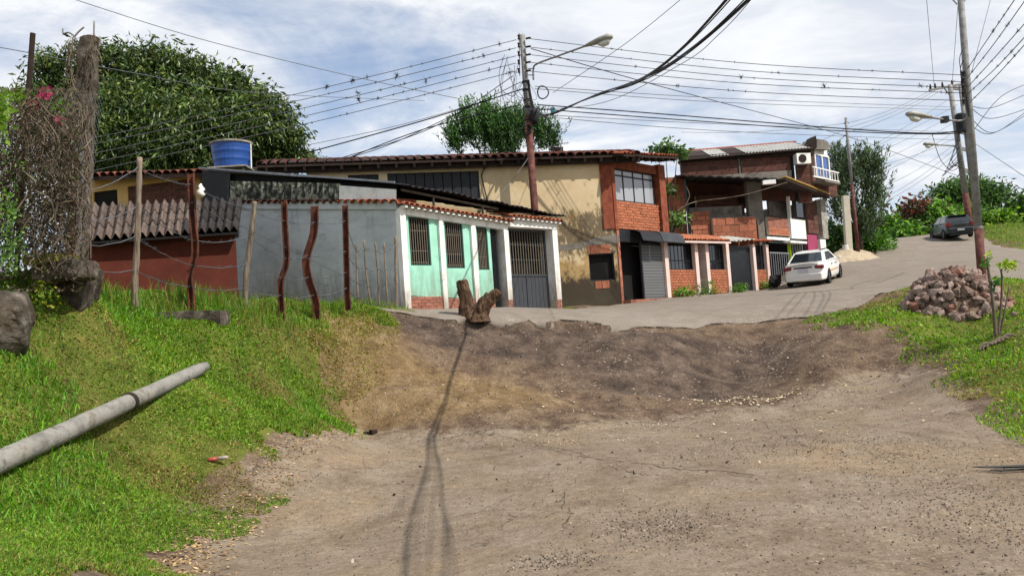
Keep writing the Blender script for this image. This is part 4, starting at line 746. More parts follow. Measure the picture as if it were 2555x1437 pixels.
# ground floor shop opening and shutter
zA = ST.hit(1600, 606)[1]
a0, a1, a2 = T(1550, 680), T(1604, 680), T(1656, 680)
MB(ST.w).box(tK + .02, a0, -.04, .3, zst(a0) - .2, zB0).build('door_jamb', M_brick, cream)
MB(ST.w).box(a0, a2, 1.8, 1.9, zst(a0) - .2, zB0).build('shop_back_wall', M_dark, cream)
MB(ST.w).box(a0, a1, -.02, .1, zA, zB0 - .03).build('door_lintel', M_blackm, cream)
zs0, zs1 = zst(a1) + .03, ST.hit(1630, 612)[1]
shf = MB(ST.w).box(a1 - .05, a1, -.03, .05, zs0, zB0 - .05).build('shutter', M_greym, cream)
nsl = 19
M_slat = mat('dusty_grey_slat', [lin(84, 86, 88), lin(112, 112, 112)], 4, .7, .1, 30, rnd=.08, stretch=(1, 1, 4))
for k in range(nsl): piece('slat', ub(M_slat), shf, ST.w((a1 + a2) / 2, .02 + .004 * (k % 2), zs0 + (zs1 - zs0) * k / nsl), rot=(0, R(0), ST.rz), scale=(a2 - a1 - .02, .035, (zs1 - zs0) / nsl - .012))
MB(ST.w).box(a1, a2, .05, .09, zs0, zs1 + .1).build('shutter_shadow_board', M_blackm, shf)
# black barrel awning over the shop
for k, (xa, xb) in enumerate(((1572, 1622), (1623, 1678))):
    a, b = T(xa, 590), T(xb, 590); zt_ = ST.hit(1600, 577)[1] + .02; zb_ = ST.hit(1600, 598, -.5)[1]; q = MB()
    prof = [(-.02, zt_), (-.25, zt_ - .03), (-.45, zt_ - .14), (-.55, zb_ - .02)]
    for n_, z_ in prof: q.vs([ST.w(a, n_, z_), ST.w(b, n_, z_ - .03), ST.w(b, n_ + .015, z_ - .05), ST.w(a, n_ + .015, z_ - .02)])
    for i in range(3):
        o_ = 4 * i
        for j in range(4): q.f.append((o_ + j, o_ + (j + 1) % 4, o_ + 4 + (j + 1) % 4, o_ + 4 + j))
    q.f += [(3, 2, 1, 0), (12, 13, 14, 15)]; q.build('awning', M_greym if k else M_blackm, cream)
MB(ST.w).box(a0 - .05, a2, -.35, .35, zst(a0) - .3, zst((a0 + a2) / 2) + .05).build('doorstep', M_brick, cream)
# orange cone standing inside the doorway
cp = ST.w(T(1573, 750), .9, zst(a0) + .06); cone = thing('traffic_cone', 'orange traffic cone standing inside the dark shop doorway', 'traffic cone', tuple(cp))
MB().tube([cp + Vector((0, 0, .03)), cp + Vector((0, 0, .35)), cp + Vector((0, 0, .7))], [.16, .1, .03], 12).build('body', M_orange, cone); MB().box(cp.x - .19, cp.x + .19, cp.y - .19, cp.y + .19, cp.z - .02, cp.z + .03).build('base', M_orange, cone)

# ------------------------------------------------------------------ pink pillared brick front beside the shop
shop = thing('brick_front_house', 'low brick-fronted house with pale pink pillars and orange tile eave', 'house', ST.w(a2, 0, zst(a2)), ST.rz)
zeave = line(ST, (1660, 605), (1820, 608)); 
pil = [(1656, 1666, .2), (1727, 1741, .1), (1750, 1768, .3), (1806, 1819, .12), (1866, 1885, .4), (1908, 1918, .15)]
PT = [(T(a, 690), T(b, 690), d) for a, b, d in pil]
for a, b, d in PT:
    a = max(a, b - .24); MB(ST.w).box(a, b, -.1, d, zst(a) - .25, zeave(a) + (0 if a < PT[3][1] else -.02)).build('pillar', M_pink, shop)
for (i, j) in ((0, 1), (2, 3), (4, 5)):
    a, b = PT[i][1], max(PT[j][0], PT[j][1] - .24); zw = ST.hit((pil[i][1] + pil[j][0]) / 2, 673)[1]; zb_ = min(zst(a), zst(b)) - .05
    bricks(shop, ST, a, b, zb_, zw, .22, .105, M_brick_o, M_mortar_d, n=-.03, th=.07, gap=.02)
    zt_ = zeave((a + b) / 2) - .02; wf = grille(shop, ST, a, b, zw, zt_, .05, 7, M_soffit, M_blackm, cross=(.35,), bar=.014)
    MB(ST.w).box(a + .04, b - .04, .16, .18, zw, zt_).build('pane', M_glassd, wf)
MB(ST.w).box(PT[1][1], PT[2][0], .25, .3, zst(PT[1][1]) - .2, zeave(PT[1][1])).build('iron_door_or_gap', M_dark, shop)  # no door here: dark sheet for the shade in the narrow gap
ga, gb = PT[3][1] + .02, PT[4][1] - .26; zgt_ = ST.hit(1845, 614)[1]
gt = MB(ST.w).box(ga, gb, .06, .1, zst(ga) + .05, zgt_).build('metal_gate', M_blackm, shop)
for (a, b, c_, d_) in ((ga, gb, zgt_ - .05, zgt_), (gb - .05, gb, zst(ga) + .05, zgt_ - .05), (ga, ga + .05, zst(ga) + .05, zgt_ - .05)): MB(ST.w).box(a, b, .03, .058, c_, d_).build('gate_rail', M_greym, gt)
tA0, tA1 = ST.hit(1658, 590, -.35), ST.hit(1822, 603, -.35); pA0, pA1 = ST.w(tA0[0], -.35, zeave(tA0[0]) + .06), ST.w(tA1[0], -.35, zeave(tA1[0]) + .06)
tiles(shop, pA0, pA1, ST.n, R(17), .19, tilemesh(.095, .42, M_tile_o), rows=3, rowlen=.36); deck(shop, pA0, pA1, ST.n, 1.5, R(17), M_tile_d, th=.04)
MB().bar(pA0 + Vector((0, 0, -.07)), pA1 + Vector((0, 0, -.07)), .06, .07).build('gutter', M_pink, shop)
tB0, tB1 = PT[3][1] + .05, PT[5][1]; pB0, pB1 = ST.w(tB0, -.3, zeave(tB0) + .0), ST.w(tB1, -.3, zeave(tB1) + .08)
corr(shop, 'bent_roof_sheet', pB0 + Vector((0, 0, .06)), ST.w(tB0 + (tB1 - tB0) * .55, -.3, zeave(tB0) + .22), ST.w(tB0 + (tB1 - tB0) * .5, .9, zeave(tB0) + .5), ST.w(tB0, .9, zeave(tB0) + .35), M_sheet, 5, .03)
tiles(shop, ST.w(tB0 + (tB1 - tB0) * .5, -.3, zeave(tB0) + .1), ST.w(tB1, -.3, zeave(tB1) + .08), ST.n, R(15), .2, tilemesh(.1, .42, M_tile), rows=2)
MB(ST.w).box(PT[0][0], PT[5][1], .75, .85, zst(12) - .2, zeave(PT[0][0]) + .25).build('back_wall', M_dark, shop)

# ------------------------------------------------------------------ unfinished two-storey brick house
tS = T(1914, 660); S2 = ST.w(tS, 0, 0); BL = VPlane(S2.xy, (-.98, -.2))
unf = thing('unfinished_brick_house', 'unfinished two-storey house of bare clay blocks and grey render behind the white car', 'house', (S2.x, S2.y, zst(tS)), ST.rz)
def bh(pl, xa, xb, ya, yb, off=0.0): a, z1 = pl.hit(xa, ya, off); b, z0 = pl.hit(xb, yb, off); return min(a, b), max(a, b), min(z0, z1), max(z0, z1)
def panel(pl, name, m, xa, xb, ya, yb, n0, n1, parent=None): a, b, z0, z1 = bh(pl, xa, xb, ya, yb, n0); return MB(pl.w).box(a, b, n0, n1, z0, z1).build(name, m, parent or unf)
panel(BL, 'side_pier', M_plaster, 1862, 1914, 452, 640, 0, .25)
panel(BL, 'side_wall', M_plaster, 1720, 1861, 519, 640, 0.03, .22)
panel(BL, 'dark_room', M_dark, 1700, 1861, 440, 520, 2.6, 2.7)
a, b, z0, z1 = bh(BL, 1736, 1858, 489, 521, 1.2); bricks(unf, BL, a, b, z0 - .3, z1, .42, .19, M_block_d, M_mortar_d, n=1.2, th=.1)
panel(BL, 'inner_opening', M_dark, 1845, 1862, 492, 508, 1.1, 1.17)
a, b, z0, z1 = bh(BL, 1662, 1718, 443, 600); bricks(unf, BL, a, b, z0, z1, .45, .30, M_block, M_mortar_d, n=0, th=.12, gap=.02)
panel(BL, 'corner_post', M_black, 1713, 1724, 443, 600, -.04, .2)
a, b, z0, z1 = bh(BL, 1721, 1776, 529, 606, -.35); bricks(unf, BL, a, b, z0, z1, .42, .2, M_block, M_mortar_d, n=-.35, th=.15, gap=.018, jit=.02)
a, b, z0, z1 = bh(BL, 1777, 1892, 545, 612, -.5); bricks(unf, BL, a, b, z0, z1, .42, .31, M_block, M_mortar, n=-.5, th=.15, gap=.02, jit=.015)
panel(BL, 'wall_end_render', M_plaster, 1890, 1897, 548, 612, -.52, -.3)
# lower roof: dark edge across, yellow timber edge down the street
r0, r1 = BL.hit(1685, 436, -1.4), BL.hit(1960, 446, -1.4); q0, q1 = BL.w(r0[0], -1.4, r0[1]), BL.w(r1[0], -1.4, r1[1])
s2_ = ST.hit(2070, 489, -.7); q2 = ST.w(s2_[0], -.7, s2_[1]); 
corr(unf, 'lower_roof', q1, q0, q0 + Vector((.9, 5.4, .55)), q1 + Vector((-.4, 5.6, .55)), M_black, 12, .025, th=.05)
def quadroof(name, m, a, b, c, d, th): u = Vector((0, 0, -th)); return MB().hexa([a + u, b + u, c + u, d + u, a, b, c, d]).build(name, m, unf)
quadroof('lower_roof_end', M_soffit, q1, q2, q2 + Vector((-3.5, 2.6, .4)), q1 + Vector((-.8, 3.6, .3)), .06)
for k in range(4):
    o_ = Vector((-.06 * k, .06 * k, .065 - .012 * k + .03)); MB().tube([q1 + o_, (q1 + q2) / 2 + o_ + Vector((0, 0, .01)), q2 + o_], .035, 6).build('timber_pole', M_bamboo, unf)
# upper storey
u0 = at(2028, 450, 38.6); BU = VPlane(u0.xy, (-.98, -.2)); BS = VPlane(u0.xy, STD, inward=(-STD[1], STD[0]))
a, b, z0, z1 = bh(BU, 1985, 2028, 374, 505); bricks(unf, BU, a, b, z0, z1, .42, .235, M_block_d, M_mortar_d, n=0, th=.12, gap=.02)
for (xa, xb) in ((1698, 1842), (1849, 1975)): a, b, z0, z1 = bh(BU, xa, xb, 392, 436); bricks(unf, BU, a, b, z0, z1, .42, .235, M_block_d, M_mortar_d, n=0.02, th=.1, gap=.02)
panel(BU, 'column', M_plaster, 1842, 1849, 388, 440, -.02, .2); panel(BU, 'column', M_soffit, 1975, 1986, 378, 470, -.03, .2)
MB(BU.w).slab([BU.hit(*p, -.01) for p in ((1735, 441), (1975, 425), (1975, 452), (1735, 449))], -.015, .2).build('grey_beam', M_plaster, unf)
MB(BU.w).slab([BU.hit(*p) for p in ((1690, 440), (1985, 440), (1985, 500), (1690, 500))], .05, .2).build('lower_wall', M_block_d, unf)
MB(BU.w).slab([BU.hit(*p) for p in ((1696, 392), (2030, 368), (2030, 386), (1696, 405))], -.06, .1).build('roof_beam', M_soffit, unf)
a, b = 0.0, BS.hit(2086, 440)[0]; z0, z1 = BS.hit(2050, 484)[1], BS.hit(2045, 366)[1]
wt_ = BS.hit(2032, 410)[0], BS.hit(2067, 410)[0], BS.hit(2050, 447)[1], BS.hit(2048, 386)[1]
bricks(unf, BS, 0, b, z0, wt_[2], .42, .235, M_block_d, M_mortar_d, n=0, th=.12, gap=.02); MB(BS.w).box(wt_[0], wt_[1], .03, .2, wt_[3], z1).build('window_head', M_white, unf); bricks(unf, BS, 0.0, wt_[0], wt_[2], z1, .3, .235, M_block_d, M_mortar_d, n=0, th=.12)
MB(BS.w).box(wt_[0], b, .5, .6, z0, z1).build('room_wall', M_dark, unf)
wf = MB(BS.w); fr_ = .09
for (p_, q_, r_, s_) in ((wt_[0], wt_[1], wt_[2], wt_[2] + fr_), (wt_[0], wt_[1], wt_[3] - fr_, wt_[3]), (wt_[0], wt_[0] + fr_, wt_[2] + fr_, wt_[3] - fr_), (wt_[1] - fr_, wt_[1], wt_[2] + fr_, wt_[3] - fr_), ((wt_[0] + wt_[1]) / 2 - .05, (wt_[0] + wt_[1]) / 2 + .05, wt_[2] + fr_, wt_[3] - fr_)): wf.box(p_, q_, -.06, .06, r_, s_)
wf = wf.build('window', M_white, unf); md = (wt_[0] + wt_[1]) / 2
for (p_, q_) in ((wt_[0] + fr_, md - .05), (md + .05, wt_[1] - fr_)): MB(BS.w).box(p_, q_, -.01, .01, wt_[2] + fr_, wt_[3] - fr_).build('pane', M_glassb, wf)
# balcony rail
zr0, zr1 = BS.hit(2060, 447, -.6)[1], BS.hit(2060, 422, -.6)[1]; ra, rb = BS.hit(2028, 430, -.55)[0], BS.hit(2092, 430, -.55)[0]
rl = MB(BS.w); rl.box(ra, rb, -.58, -.53, zr1 - .05, zr1); rl.box(ra, rb, -.58, -.53, zr0, zr0 + .05); rl.box(rb - .05, rb, -.53, .3, zr1 - .05, zr1); rl = rl.build('balcony_rail', M_white, unf)
for k in range(9): piece('baluster', ub(M_white), rl, BS.w(ra + (rb - ra) * (k + .5) / 9, -.555, zr0 + .05), rot=(0, 0, BS.rz), scale=(.035, .035, zr1 - zr0 - .1))
MB(BS.w).box(0.0, rb, -.6, 0.0, zr0 - .12, zr0 - .002).build('balcony_slab', M_plaster, unf)
# upper roof with zinc sheets and gaps
ro0, ro1 = BU.hit(1696, 398, -.3), BU.hit(2030, 369, -.3); w0, w1 = BU.w(ro0[0], -.3, ro0[1]), BU.w(ro1[0], -.3, ro1[1]); bk = Vector((.35, 3.2, .98))
quadroof('upper_roof_deck', M_soffit, w0, w1, w1 + bk, w0 + bk, .06)
def rsheet(xa, xb, m): ua = (BU.hit(xa, 385, -.3)[0] - ro0[0]) / (ro1[0] - ro0[0]); ub_ = (BU.hit(xb, 380, -.3)[0] - ro0[0]) / (ro1[0] - ro0[0]); A, B = w0.lerp(w1, ua) + Vector((0, 0, .035)), w0.lerp(w1, ub_) + Vector((0, 0, .035)); corr(unf, 'roof_sheet', A, B, B + bk * .98, A + bk * .98, m, max(3, int((B - A).length / .16)), .022)
rsheet(1774, 1818, M_sheet); rsheet(1862, 1942, M_sheet); rsheet(1943, 2022, M_sheet)
MB().bar(w0 + bk + Vector((0, 0, .05)), w1 + bk + Vector((0, 0, .05)), .12, .06).build('ridge_cap', M_tile, unf)
MB(BS.w).slab([BS.hit(*p, -.25) for p in ((2036, 372), (2070, 374), (2068, 356), (2060, 351), (2040, 347))], -.25, .5).build('parapet', M_plaster, unf)
MB().hexa([w1 + Vector((-.3, .2, .05)), w1 + Vector((.25, .2, .05)), w1 + Vector((.25, .9, .1)), w1 + Vector((-.3, .9, .1)), w1 + Vector((.05, .2, .5)), w1 + Vector((.25, .2, .62)), w1 + Vector((.25, .9, .7)), w1 + Vector((.05, .9, .6))]).build('roof_end_block', M_soffit, unf)
# air conditioner on the wall
aca, acb, acz0, acz1 = bh(BU, 1987, 2024, 383, 408, -.35); act = thing('air_conditioner', 'white air conditioner unit on the upper brick wall beside blue window', 'air conditioner', BU.w((aca + acb) / 2, -.2, acz0), BU.rz)
MB(BU.w).box(aca, acb, -.36, -.02, acz0, acz1).build('casing', M_white, act); ctr = BU.w(aca + (acb - aca) * .6, -.362, (acz0 + acz1) / 2)
nv = Vector((BU.n.x, BU.n.y, 0)); MB().tube([ctr, ctr - nv * .02], (acz1 - acz0) * .40, 24).build('fan_grille', M_soffit, act)
for dx_ in (.15, .85): MB().bar(BU.w(aca + (acb - aca) * dx_, -.34, acz0 - .03), BU.w(aca + (acb - aca) * dx_, .0, acz0 - .03), .03, .05).build('bracket', M_steel, act)
# street side of the lower storey, panel by panel
zt0 = lambda px: zst(T(px))
panel(ST, 'recess_wall', M_plaster, 1915, 1969, 478, 542, .8, .9); 
a, b, z0, z1 = bh(ST, 1916, 1970, 541, 589); zm1 = z0 + (z1 - z0) * .42; bricks(unf, ST, a, b, z0, zm1, .28, .1, M_brick_o, M_mortar, n=0, th=.08); bricks(unf, ST, a, b, zm1 + .01, z1, .28, .1, M_brick, M_mortar, n=0.01, th=.08)
panel(ST, 'white_beam', M_white, 1914, 1971, 590, 601, -.05, .15); panel(ST, 'gate_lintel', M_blackm, 1918, 1971, 602, 609, 0, .1)
gz0 = zt0(1945) - .1; gza = ST.hit(1945, 630)[1]; ta, tb_ = T(1922), T(1971)
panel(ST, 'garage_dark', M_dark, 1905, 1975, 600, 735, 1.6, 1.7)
gg = MB(ST.w).box(ta, tb_, -.02, .02, gza - .05, gza).build('bar_gate', M_steel, unf); MB(ST.w).box(ta, tb_, -.02, .02, gz0 + .12, gz0 + .17).build('bottom_rail', M_steel, gg)
for k in range(9): piece('bar', ub(M_steel), gg, ST.w(ta + (tb_ - ta) * (k + .5) / 9, 0, gz0 + .17), rot=(0, 0, ST.rz), scale=(.028, .028, gza - .05 - gz0 - .17))
panel(ST, 'white_panel', M_white, 1972, 2013, 546, 597, -.04, .12); panel(ST, 'white_canopy', M_white, 1972, 2014, 600, 608, -.3, .1)
panel(ST, 'window_jamb', M_white, 1968, 1975, 490, 546, 0, .15); wq = panel(ST, 'window', M_soffit, 1976, 2011, 486, 545, .1, .15)
a, b, z0, z1 = bh(ST, 1985, 2005, 496, 543, .08); MB(ST.w).box(a, b, .08, .098, z0, z1).build('pane', M_glassd, wq)
panel(ST, 'lime_door_post', M_lime, 1972, 1981, 607, 720, -.03, .12)
wq = panel(ST, 'door_opening', M_dark, 1981, 2013, 608, 700, .3, .34)
for k in range(5): a = T(1984 + k * 6); piece('bar', ub(M_steel), wq, ST.w(a, .05, zt0(2000)), rot=(0, 0, ST.rz), scale=(.03, .03, 2.1))
panel(ST, 'magenta_wall', M_magenta, 2014, 2047, 585, 690, 0, .15)
a, b, z0, z1 = bh(ST, 2012, 2046, 498, 584); bricks(unf, ST, a, b, z0, z1, .42, .235, M_block_d, M_mortar_d, n=.03, th=.1)
panel(ST, 'white_column', M_white, 2046, 2068, 597, 690, -.12, .2); panel(ST, 'concrete_column', M_conc, 2046, 2068, 497, 596, -.1, .2)
panel(ST, 'end_wall', M_plaster, 2050, 2066, 500, 690, .2, 5)

# ------------------------------------------------------------------ poles, lamps, wires
def sag(pts, n=10):                                 # smooth curve through the points
    P_ = [Vector(p) for p in pts]
    if len(P_) == 2: return [P_[0].lerp(P_[1], i / n) for i in range(n + 1)]
    o = []
    for i in range(len(P_) - 1):
        p0, p1, p2, p3 = P_[max(i - 1, 0)], P_[i], P_[i + 1], P_[min(i + 2, len(P_) - 1)]
        for k in range(n): t = k / n; o.append(.5 * ((2 * p1) + (p2 - p0) * t + (2 * p0 - 5 * p1 + 4 * p2 - p3) * t * t + (3 * p1 - p0 - 3 * p2 + p3) * t ** 3))
    o.append(P_[-1]); return o
WIRES = []
def wire(pts, rad, label, m=None, group=None, name='overhead_wire', sagd=0.0):
    p = sag(pts); n = len(p) - 1
    if sagd: p = [q - Vector((0, 0, sagd * 4 * (i / n) * (1 - i / n))) for i, q in enumerate(p)]
    o = MB().tube(p, rad, 5, cap=False).build(name, m or M_wire, None, smooth=True, loc=p[0]); tag(o, label, 'wire' if 'cable' not in label else 'cable', group); WIRES.append(p); return p
DA, DB, DH, DT = 26.6, 24.0, 55.0, 43.5
# --- pole A: rusty iron pole between mint and cream house
pa0, pa1 = at(1352, 770, DA), at(1303, 88, DA); pa_mid = at(1328, 395, DA)
poleA = thing('utility_pole', 'rusty red and grey iron utility pole with street lamp behind the mint house', 'utility pole', (pa0.x, pa0.y, 2.0))
zsp = lambda u: pa0.lerp(pa1, u); usp = (at(1322, 290, DA).z - pa0.z) / (pa1.z - pa0.z)
MB().tube([zsp(-.02), zsp(.3), zsp(usp)], [.135, .125, .118], 14).build('lower_shaft', M_polered, poleA, smooth=True); MB().tube([zsp(usp), zsp(.8), zsp(1.0)], [.105, .1, .095], 14).build('upper_shaft', M_polegrey, poleA, smooth=True)
rack = [at(1296, y, DA - .1) for y in (95, 115, 136, 157, 178)]
MB().bar(rack[0] + Vector((0, 0, .15)), rack[-1] - Vector((0, 0, .15)), .035, .05).build('insulator_rack', M_polegrey, poleA)
for p in rack: MB().tube([p + Vector((-.02, -.06, -.07)), p + Vector((-.02, -.06, -.02)), p + Vector((-.02, -.06, .02)), p + Vector((-.02, -.06, .07))], [.05, .035, .035, .05], 10).build('insulator', M_soffit, poleA)
for y in (97, 118, 138, 157, 178): p = at(1312, y, DA - .12); MB().tube([p, p + Vector((.16, -.05, 0))], .035, 8).build('insulator', M_soffit, poleA)
for y in (205, 225, 250, 268, 300): p = zsp((at(1320, y, DA).z - pa0.z) / (pa1.z - pa0.z)); MB().tube([p - Vector((0, 0, .03)), p + Vector((0, 0, .03))], .128, 12).build('strap', M_black, poleA)
sb_ = at(1333, 288, DA - .2); MB().tube([sb_ - Vector((0, 0, .3)), sb_ - Vector((0, 0, .2)), sb_ + Vector((0, 0, .15)), sb_ + Vector((0, 0, .3))], [.07, .13, .12, .05], 10).build('splice_closure', M_black, poleA, smooth=True)
MB().tube([sb_ + Vector((-.04, 0, .3)), sb_ + Vector((-.1, 0, .8)), sb_ + Vector((-.12, 0, 1.2))], .045, 6).build('cable_bundle', M_black, poleA)
def ring(c, r_, tr, n=18, sq=.85): return [c + Vector((r_ * sq * math.cos(2 * math.pi * i / n), .06 * math.sin(4 * math.pi * i / n), r_ * math.sin(2 * math.pi * i / n))) for i in range(n + 1)]
for (x, y, r_, tr, nm, mm) in ((1355, 231, .215, .022, 'coiled_cable', M_wire), (1376, 277, .16, .01, 'thin_coil', M_wireg), (1316, 324, .16, .03, 'coiled_cable', M_wire)): MB().tube(ring(at(x, y, DA - .2), r_, tr), tr, 6, cap=False).build(nm, mm, poleA, smooth=True)
jb = at(1379, 276, DA - .25); MB().box(jb.x - .07, jb.x + .07, jb.y - .05, jb.y + .05, jb.z - .09, jb.z + .09).build('junction_box', mat('teal_plastic', [lin(30, 96, 106), lin(40, 112, 122)], 3, .6), poleA)
for k in range(9):                                   # loose drop wires around the pole head
    a = at(random.uniform(1255, 1300), random.uniform(120, 200), DA - .1); b = at(random.uniform(1250, 1345), random.uniform(210, 300), DA - .2); c_ = at(random.uniform(1245, 1290), random.uniform(180, 260), DA - .3); MB().tube(sag([a, c_, b, zsp(random.uniform(.7, .85))], 8), .008, 4, cap=False).build('loose_wire', M_wireg if k % 3 else M_wire, poleA)
def lamp(parent, arm, head0, head1, rad=.03, wid=.2):
    MB().tube(sag(arm, 6), rad, 8).build('lamp_arm', M_polegrey, parent, smooth=True); d = (head1 - head0); s = d.cross(Vector((0, 0, 1))).normalized(); u = s.cross(d.normalized())
    h_ = MB(); st_ = [(0, .28, .18), (.3, .75, .62), (.62, 1.0, .9), (.88, .95, .95), (1.0, .55, .5)]; n = 10
    for (t, ww, hh) in st_:
        c_ = head0 + d * t
        for i in range(n): a = 2 * math.pi * i / n; h_.v.append(c_ + s * (math.cos(a) * wid * .5 * ww) + u * (math.sin(a) * (wid * .42 if math.sin(a) > 0 else wid * .22) * hh))
    for k in range(4):
        for i in range(n): h_.f.append((k * n + i, k * n + (i + 1) % n, (k + 1) * n + (i + 1) % n, (k + 1) * n + i))
    h_.f += [tuple(reversed(range(n))), tuple(range(4 * n, 5 * n))]; ho = h_.build('lamp_head', M_lamp, parent, smooth=True)
    l_ = MB(); c_ = head0 + d * .72 - u * wid * .2; l_.tube([c_ + d * -.2, c_ + d * -.05 - u * .05, c_ + d * .1 - u * .04, c_ + d * .2], [wid * .15, wid * .3, wid * .3, wid * .14], 10); l_.build('lens', M_lens, ho, smooth=True)
lamp(poleA, [at(1331, 200, DA - .3), at(1331, 172, DA - .4), at(1340, 160, DA - .6), at(1390, 141, DA - 1.2), at(1462, 115, DA - 2.0)], at(1455, 118, DA - 2.0), at(1527, 92, DA - 2.6), wid=.34)
for y in (188, 172): MB().bar(at(1318, y, DA), at(1333, y, DA - .35), .03).build('arm_bracket', M_polegrey, poleA)
# --- pole B: tall pole at the right, red foot
pb0, pb1 = at(2452, 712, DB), at(2388, -120, DB); zspB = lambda u: pb0.lerp(pb1, u); ub0 = (at(2440, 568, DB).z - pb0.z) / (pb1.z - pb0.z)
poleB = thing('utility_pole', 'tall grey utility pole with red painted foot beside the rock heap', 'utility pole', (pb0.x, pb0.y, 1.9))
MB().tube([zspB(-.05), zspB(ub0)], [.128, .118], 14).build('red_foot', M_polered, poleB, smooth=True); MB().tube([zspB(ub0), zspB(.6), zspB(1.0)], [.116, .1, .085], 14).build('shaft', M_polegrey, poleB, smooth=True)
MB().tube([zspB(ub0) + Vector((0, 0, -.03)), zspB(ub0) + Vector((0, 0, .03))], .125, 14).build('collar', M_polegrey, poleB)
rk = [at(2402, y, DB - .1) for y in (186, 203, 220, 237, 255)]; MB().bar(rk[0] + Vector((0, 0, .12)), rk[-1] - Vector((0, 0, .12)), .03, .05).build('insulator_rack', M_polegrey, poleB)
for p in rk: MB().tube([p - Vector((0, .05, .06)), p - Vector((0, .05, 0)), p + Vector((0, -.05, .06))], [.05, .03, .05], 8).build('insulator', M_soffit, poleB)
for k in range(4): a = zspB(.62 + .03 * k); MB().tube(sag([a, a + Vector((-.25, -.1, -.5)), a + Vector((-.12, -.1, -1.2 - .2 * k)), zspB(.5)], 8), .012, 5, cap=False).build('hanging_wire', M_wire, poleB)
MB().bar(at(2388, 12, DB), at(2372, -6, DB), .03).build('bracket', M_polegrey, poleB); MB().bar(at(2400, 12, DB), at(2414, -6, DB), .03).build('bracket', M_polegrey, poleB)
lamp(poleB, [at(2412, 296, DB), at(2390, 302, DB - .05), at(2330, 295, DB - .4)], at(2334, 296, DB - .4), at(2264, 285, DB - .9), wid=.3)
MB().box(*sum(([a - .09, a + .09] for a in at(2357, 299, DB - .2)), [])).build('ballast_box', M_black, poleB)
# --- twin-post transformer frame further up the road
h0, h1 = at(2424, 590, DH), at(2370, 212, DH); k0, k1 = at(2446, 600, DH), at(2397, 215, DH)
hf = thing('twin_post_frame', 'twin-post pylon frame with rungs and crossarm behind the dark hatchback', 'pylon', (h0.x, h0.y, 5.0))
for (a, b) in ((h0, h1), (k0, k1)): MB().tube([a.lerp(b, -.02), a.lerp(b, .28)], [.23, .21], 12).build('red_foot', M_polered, hf, smooth=True); MB().tube([a.lerp(b, .28), b], [.21, .15], 12).build('post', M_polegrey, hf, smooth=True)
for u in (.44, .58, .69, .98): MB().bar(h0.lerp(h1, u), k0.lerp(k1, u), .12, .22).build('rung', M_polegrey, hf)
MB().bar(at(2318, 226, DH), at(2412, 208, DH), .12, .14).build('crossarm', M_polegrey, hf); MB().bar(at(2352, 216, DH), at(2375, 245, DH), .06).build('brace', M_polegrey, hf)
for x in (2322, 2334, 2352, 2376, 2404): p = at(x, 226 - (x - 2318) * .19, DH); MB().tube([p, p + Vector((0, 0, .15)), p + Vector((0, 0, .4))], [.06, .08, .04], 8).build('insulator', M_soffit, hf)
tr_ = at(2398, 305, DH - .4); MB().tube([tr_ - Vector((0, 0, .7)), tr_ + Vector((0, 0, .5)), tr_ + Vector((0, 0, .6))], [.35, .35, .25], 14).build('transformer', M_black, hf)
lamp(hf, [at(2388, 375, DH), at(2380, 365, DH - .2), at(2336, 362, DH - 1)], at(2342, 362, DH - 1), at(2306, 360, DH - 1.6), rad=.05, wid=.42)
for k in range(5): a = at(2395, 330 + 18 * k, DH - .3); MB().tube(sag([a, at(2375 - 6 * k, 400 + 10 * k, DH - .4), at(2400, 420 - 8 * k, DH - .3)], 8), .022, 5, cap=False).build('hanging_wire', M_wire, hf)
# --- thin pole and concrete posts by the far trees
tp0, tp1 = at(2141, 628, DT), at(2110, 294, DT); tpo = thing('thin_pole', 'thin rusty steel pole in front of the feathery trees', 'pole', (tp0.x, tp0.y, 3.8)); MB().tube([tp0.lerp(tp1, -.03), tp0.lerp(tp1, .5)], [.1, .085], 10).build('lower_shaft', M_polered, tpo, smooth=True); MB().tube([tp0.lerp(tp1, .5), tp1], [.082, .07], 10).build('upper_shaft', M_polegrey, tpo, smooth=True)
for y in (308, 322, 338): p = at(2111, y, DT); MB().tube([p - Vector((.14, 0, 0)), p + Vector((.14, 0, 0))], .03, 6).build('insulator', M_soffit, tpo)
cpb = at(2117, 618, 44.5); cpt = at(2109, 489, 44.5); pst = MB(); pst.bar(cpb - Vector((0, 0, .4)), cpt, .34, .3); tag(pst.build('concrete_post', mat('cream_concrete', [lin(188, 180, 160), lin(204, 196, 178)], 4, .9, .2, 40), None, loc=cpb), 'tall cream concrete post standing under the feathery trees', 'post')
# --- wires
ORD = ('topmost', 'second from top', 'middle', 'second from bottom', 'lowest')
L5 = 'of five thin wires running left from the lamp pole'
for i, (ya, yl) in enumerate(((100, 418), (120, 432), (140, 456), (158, 480), (178, 500))):
    wire([at(1288, ya, DA), at(760, ya + (yl - ya) * .41, DA), at(-90, yl - 4, 24.5)], .012, ORD[i] + ' ' + L5, M_wireg, 'wires left of the lamp pole')
R5 = 'of five thin wires between lamp pole and red-footed pole'
for i, (ya, yb) in enumerate(((97, 188), (118, 205), (137, 220), (156, 233), (178, 252))):
    wire([at(1318, ya, DA), at(1850, ya + (yb - ya) * .60 + 6, (DA + DB) / 2), at(2402, yb, DB)], .011, ORD[i] + ' ' + R5, M_wire, 'wires right of the lamp pole')
wire([at(1325, 122, DA), at(1640, 214, DA + 4), at(2130, 346, 48), at(2392, 440, DH)], .016, 'long thin wire slanting down right from lamp pole to pylon frame', M_wire)
wire([at(1340, 262, DA), at(1600, 281, DA - .5), at(2110, 322, DA), at(2320, 333, DB + 1), at(2408, 324, DB)], .02, 'upper of two thick cables sagging right from the lamp pole')
